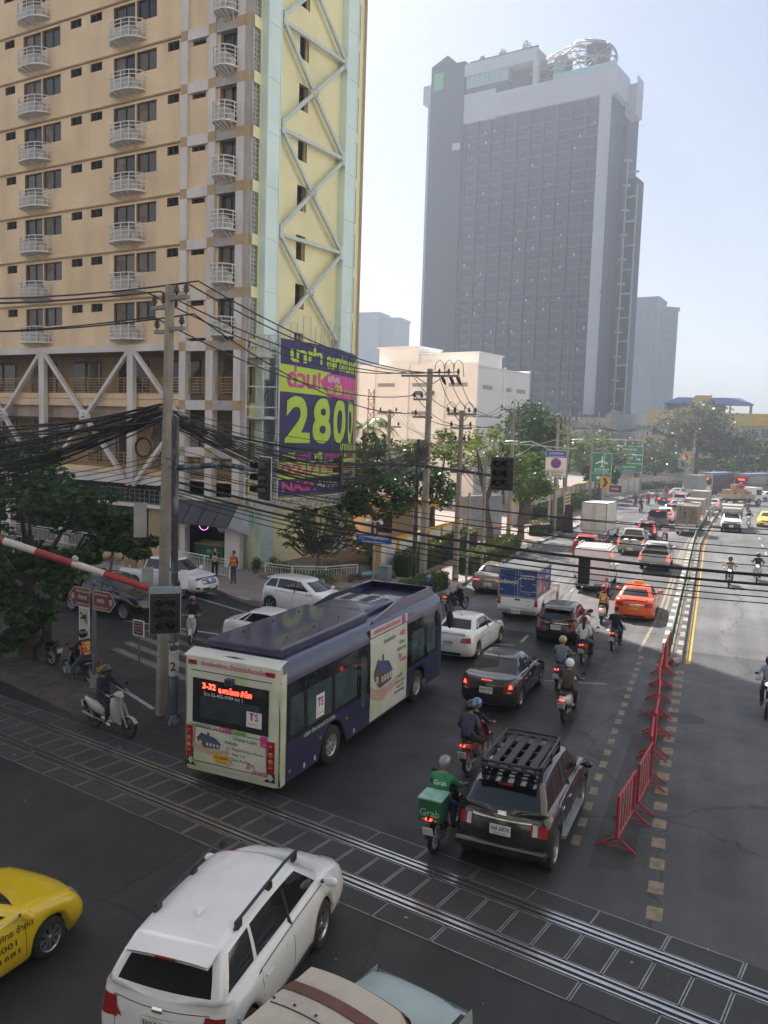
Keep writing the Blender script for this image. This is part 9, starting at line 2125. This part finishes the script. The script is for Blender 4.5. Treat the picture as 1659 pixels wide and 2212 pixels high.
tower((-175,390,0), R(0), 14, 14, 66, 'distant hazy blue block right of the yellow building, left part', mat('tower_hazy', (.12,.17,.24), .7), 5, 20); tower((-161,393,0), R(0), 10, 14, 63.5, 'lower distant hazy block right of its neighbour', mat('tower_hazy'), 3, 20)
tower((-24.5,239,0), R(0), 7.5, 8, 13.2, 'low white building with square windows right of the dark tower', TWH, 3, 4, DG2)
# yellow school-like building at the end of the road
YB = thing('yellow_building', (-15.7, 210, 0), R(0), 'long cream building with yellow bands and a blue roofed hall on top', 'building'); YW = mat('cream_wall', (.55,.50,.38), .8, 0, .06, .3); YY = mat('band_yellow', (.60,.47,.16), .8, 0, .06, .3); YY2 = mat('band_orange', (.75,.45,.05), .7)
q = MB(); q.box(0,0,0,44,12,12.6,0); q.build('wall', [YW], YB)
q = MB(); q.box(-.6,-1.0,12.2,12,.0,15.4,0); q.box(7,-1.3,12.0,13.3,0,16.1,0); q.box(12,-1.0,12.0,44,0,14.9,0); q.box(9.5,-1.1,12.3,12,-.95,15.5,1); q.box(23,-1.1,12.1,29,-.95,14.8,1); q.box(-.6,-.8,8.3,44,-.0,9.0,1); q.box(12,-1.3,0,12.8,0,12,0)
q.add([(8.7,-1.2,16.1),(12.2,-1.2,16.1),(13.9,-1.2,18.9),(10.2,-1.2,18.9),(8.7,2,16.1),(12.2,2,16.1),(13.9,2,18.9),(10.2,2,18.9)], [(0,1,2,3),(7,6,5,4),(0,3,7,4),(1,5,6,2),(3,2,6,7)], 0); q.build('yellow_band', [YY, YY2], YB)
for r_ in range(3):
 for i in range(11):
  z = 9.4-3.6*r_; x = 1+i*4; q = MB(); q.box(x,-.06,z,x+2.6,0,z+2.0,0)
  for k in (1,2): q.box(x+2.6*k/3-.05,-.1,z,x+2.6*k/3+.05,-.05,z+2.0,1)
  q.build('window', [GLASS2, TWH], YB)
q = MB(); q.add([(3,0,17),(23,0,17),(20,5,18.7),(6,5,18.7),(3,10,17),(23,10,17)], [(0,1,2,3),(3,2,5,4),(0,3,4),(1,5,2)]); q.build('blue_roof', [mat('roof_blue', (.08,.12,.32), .5, .2)], YB)
for x in (3.5,9,14,18,22.5):
 for y in (.2,9.5): q = MB(); q.box(x-.15,y,12,x+.15,y+.3,17); q.build('hall_post', [mat('hall_grey', (.22,.23,.26), .6)], YB)
q = MB(); q.box(3.5,9.4,15.2,17,9.6,17); q.build('hall_wall', [mat('hall_grey', (.22,.23,.26), .6)], YB)
sc2 = thing('site_hoarding', (-32,206,0), R(-10), 'tan construction netting and scaffold at the foot of the dark tower', 'scaffold'); q = MB(); q.box(-9,0,0,8,.3,13,0); q.box(8,0,0,8.3,6,15,0); q.build('netting', [mat('netting_tan', (.40,.32,.25), .9, 0, .2, .4)], sc2); q = MB()
for i in range(8): q.cyl((-9+i*2.4,-.3,0),(-9+i*2.4,-.3,14.5),.1,5)
for z in (6,10,13): q.cyl((-9,-.3,z),(8,-.3,z),.08,5)
q.build('scaffold_pole', [STEEL], sc2)
t = thing('radio_mast', (-30.5,180,0), 0, 'thin dark mast rising in front of the dark tower', 'mast'); q = MB(); q.tube([(0,0,0),(0,0,30),(.1,0,42)], [.45,.25,.05], 6); q.build('pole', [DKSTEEL], t)
# distant city edge and haze
bk = MB(); rnd = random.Random(77)
for i in range(60):
 a = R(-75+i*2.2); d = 600+rnd.random()*500; x, y = math.sin(a)*d, math.cos(a)*d
 if -.9 < x/y < .4: h = rnd.uniform(8,16)
 else: h = rnd.uniform(10,30)
 bk.box(x-20,y-8,0,x+20,y+8,h)
tag(bk.build('far_city', [mat('far_concrete', (.3,.3,.3), .9)], None), 'hazy low rooftops of the distant city along the horizon', 'city', kind='stuff')
for (lo_, rz_, w_, h_, lb) in (((-110,-62,0), 0, 140, 80, 'added pale block behind the viewer, out of view, bouncing light onto the facades'), ((34,-25,0), R(82), 105, 70, 'added pale block right of the road, out of view, bouncing light onto the side wall')):  # two unseen blocks added to bounce sunlight onto the shaded facades
 t = thing('bounce_block', lo_, rz_, lb, 'building'); q = MB(); q.box(0,0 if rz_ else -12,0,w_,-12 if rz_ else 0,h_,0); q.build('wall', [mat('bounce_block_pale', (.78,.74,.66), .7, 0, .05, .2)], t)
 y_ = 0.02
 for j in range(int(h_/4)-1): q = MB(); q.box(2,0,3+j*4,w_-2,.05,4.4+j*4,0) if not rz_ else q.box(2,0,3+j*4,w_-2,.05,4.4+j*4,0); q.build('window_band', [GLASS2], t)
# ---------------------------------------------------------------- air
hz = MB(); hz.box(-1250,-1250,-1.2,1250,1250,128)
hm = bpy.data.materials.new('haze_air'); hm.use_nodes = True; N = hm.node_tree.nodes; N.remove(N['Principled BSDF']); v = N.new('ShaderNodeVolumePrincipled')
v.inputs['Color'].default_value = (.76,.85,1.0,1); v.inputs['Density'].default_value = .0011; v.inputs['Anisotropy'].default_value = .3
hm.node_tree.links.new(v.outputs[0], N['Material Output'].inputs['Volume'])
tag(hz.build('haze', [hm]), kind='stuff')
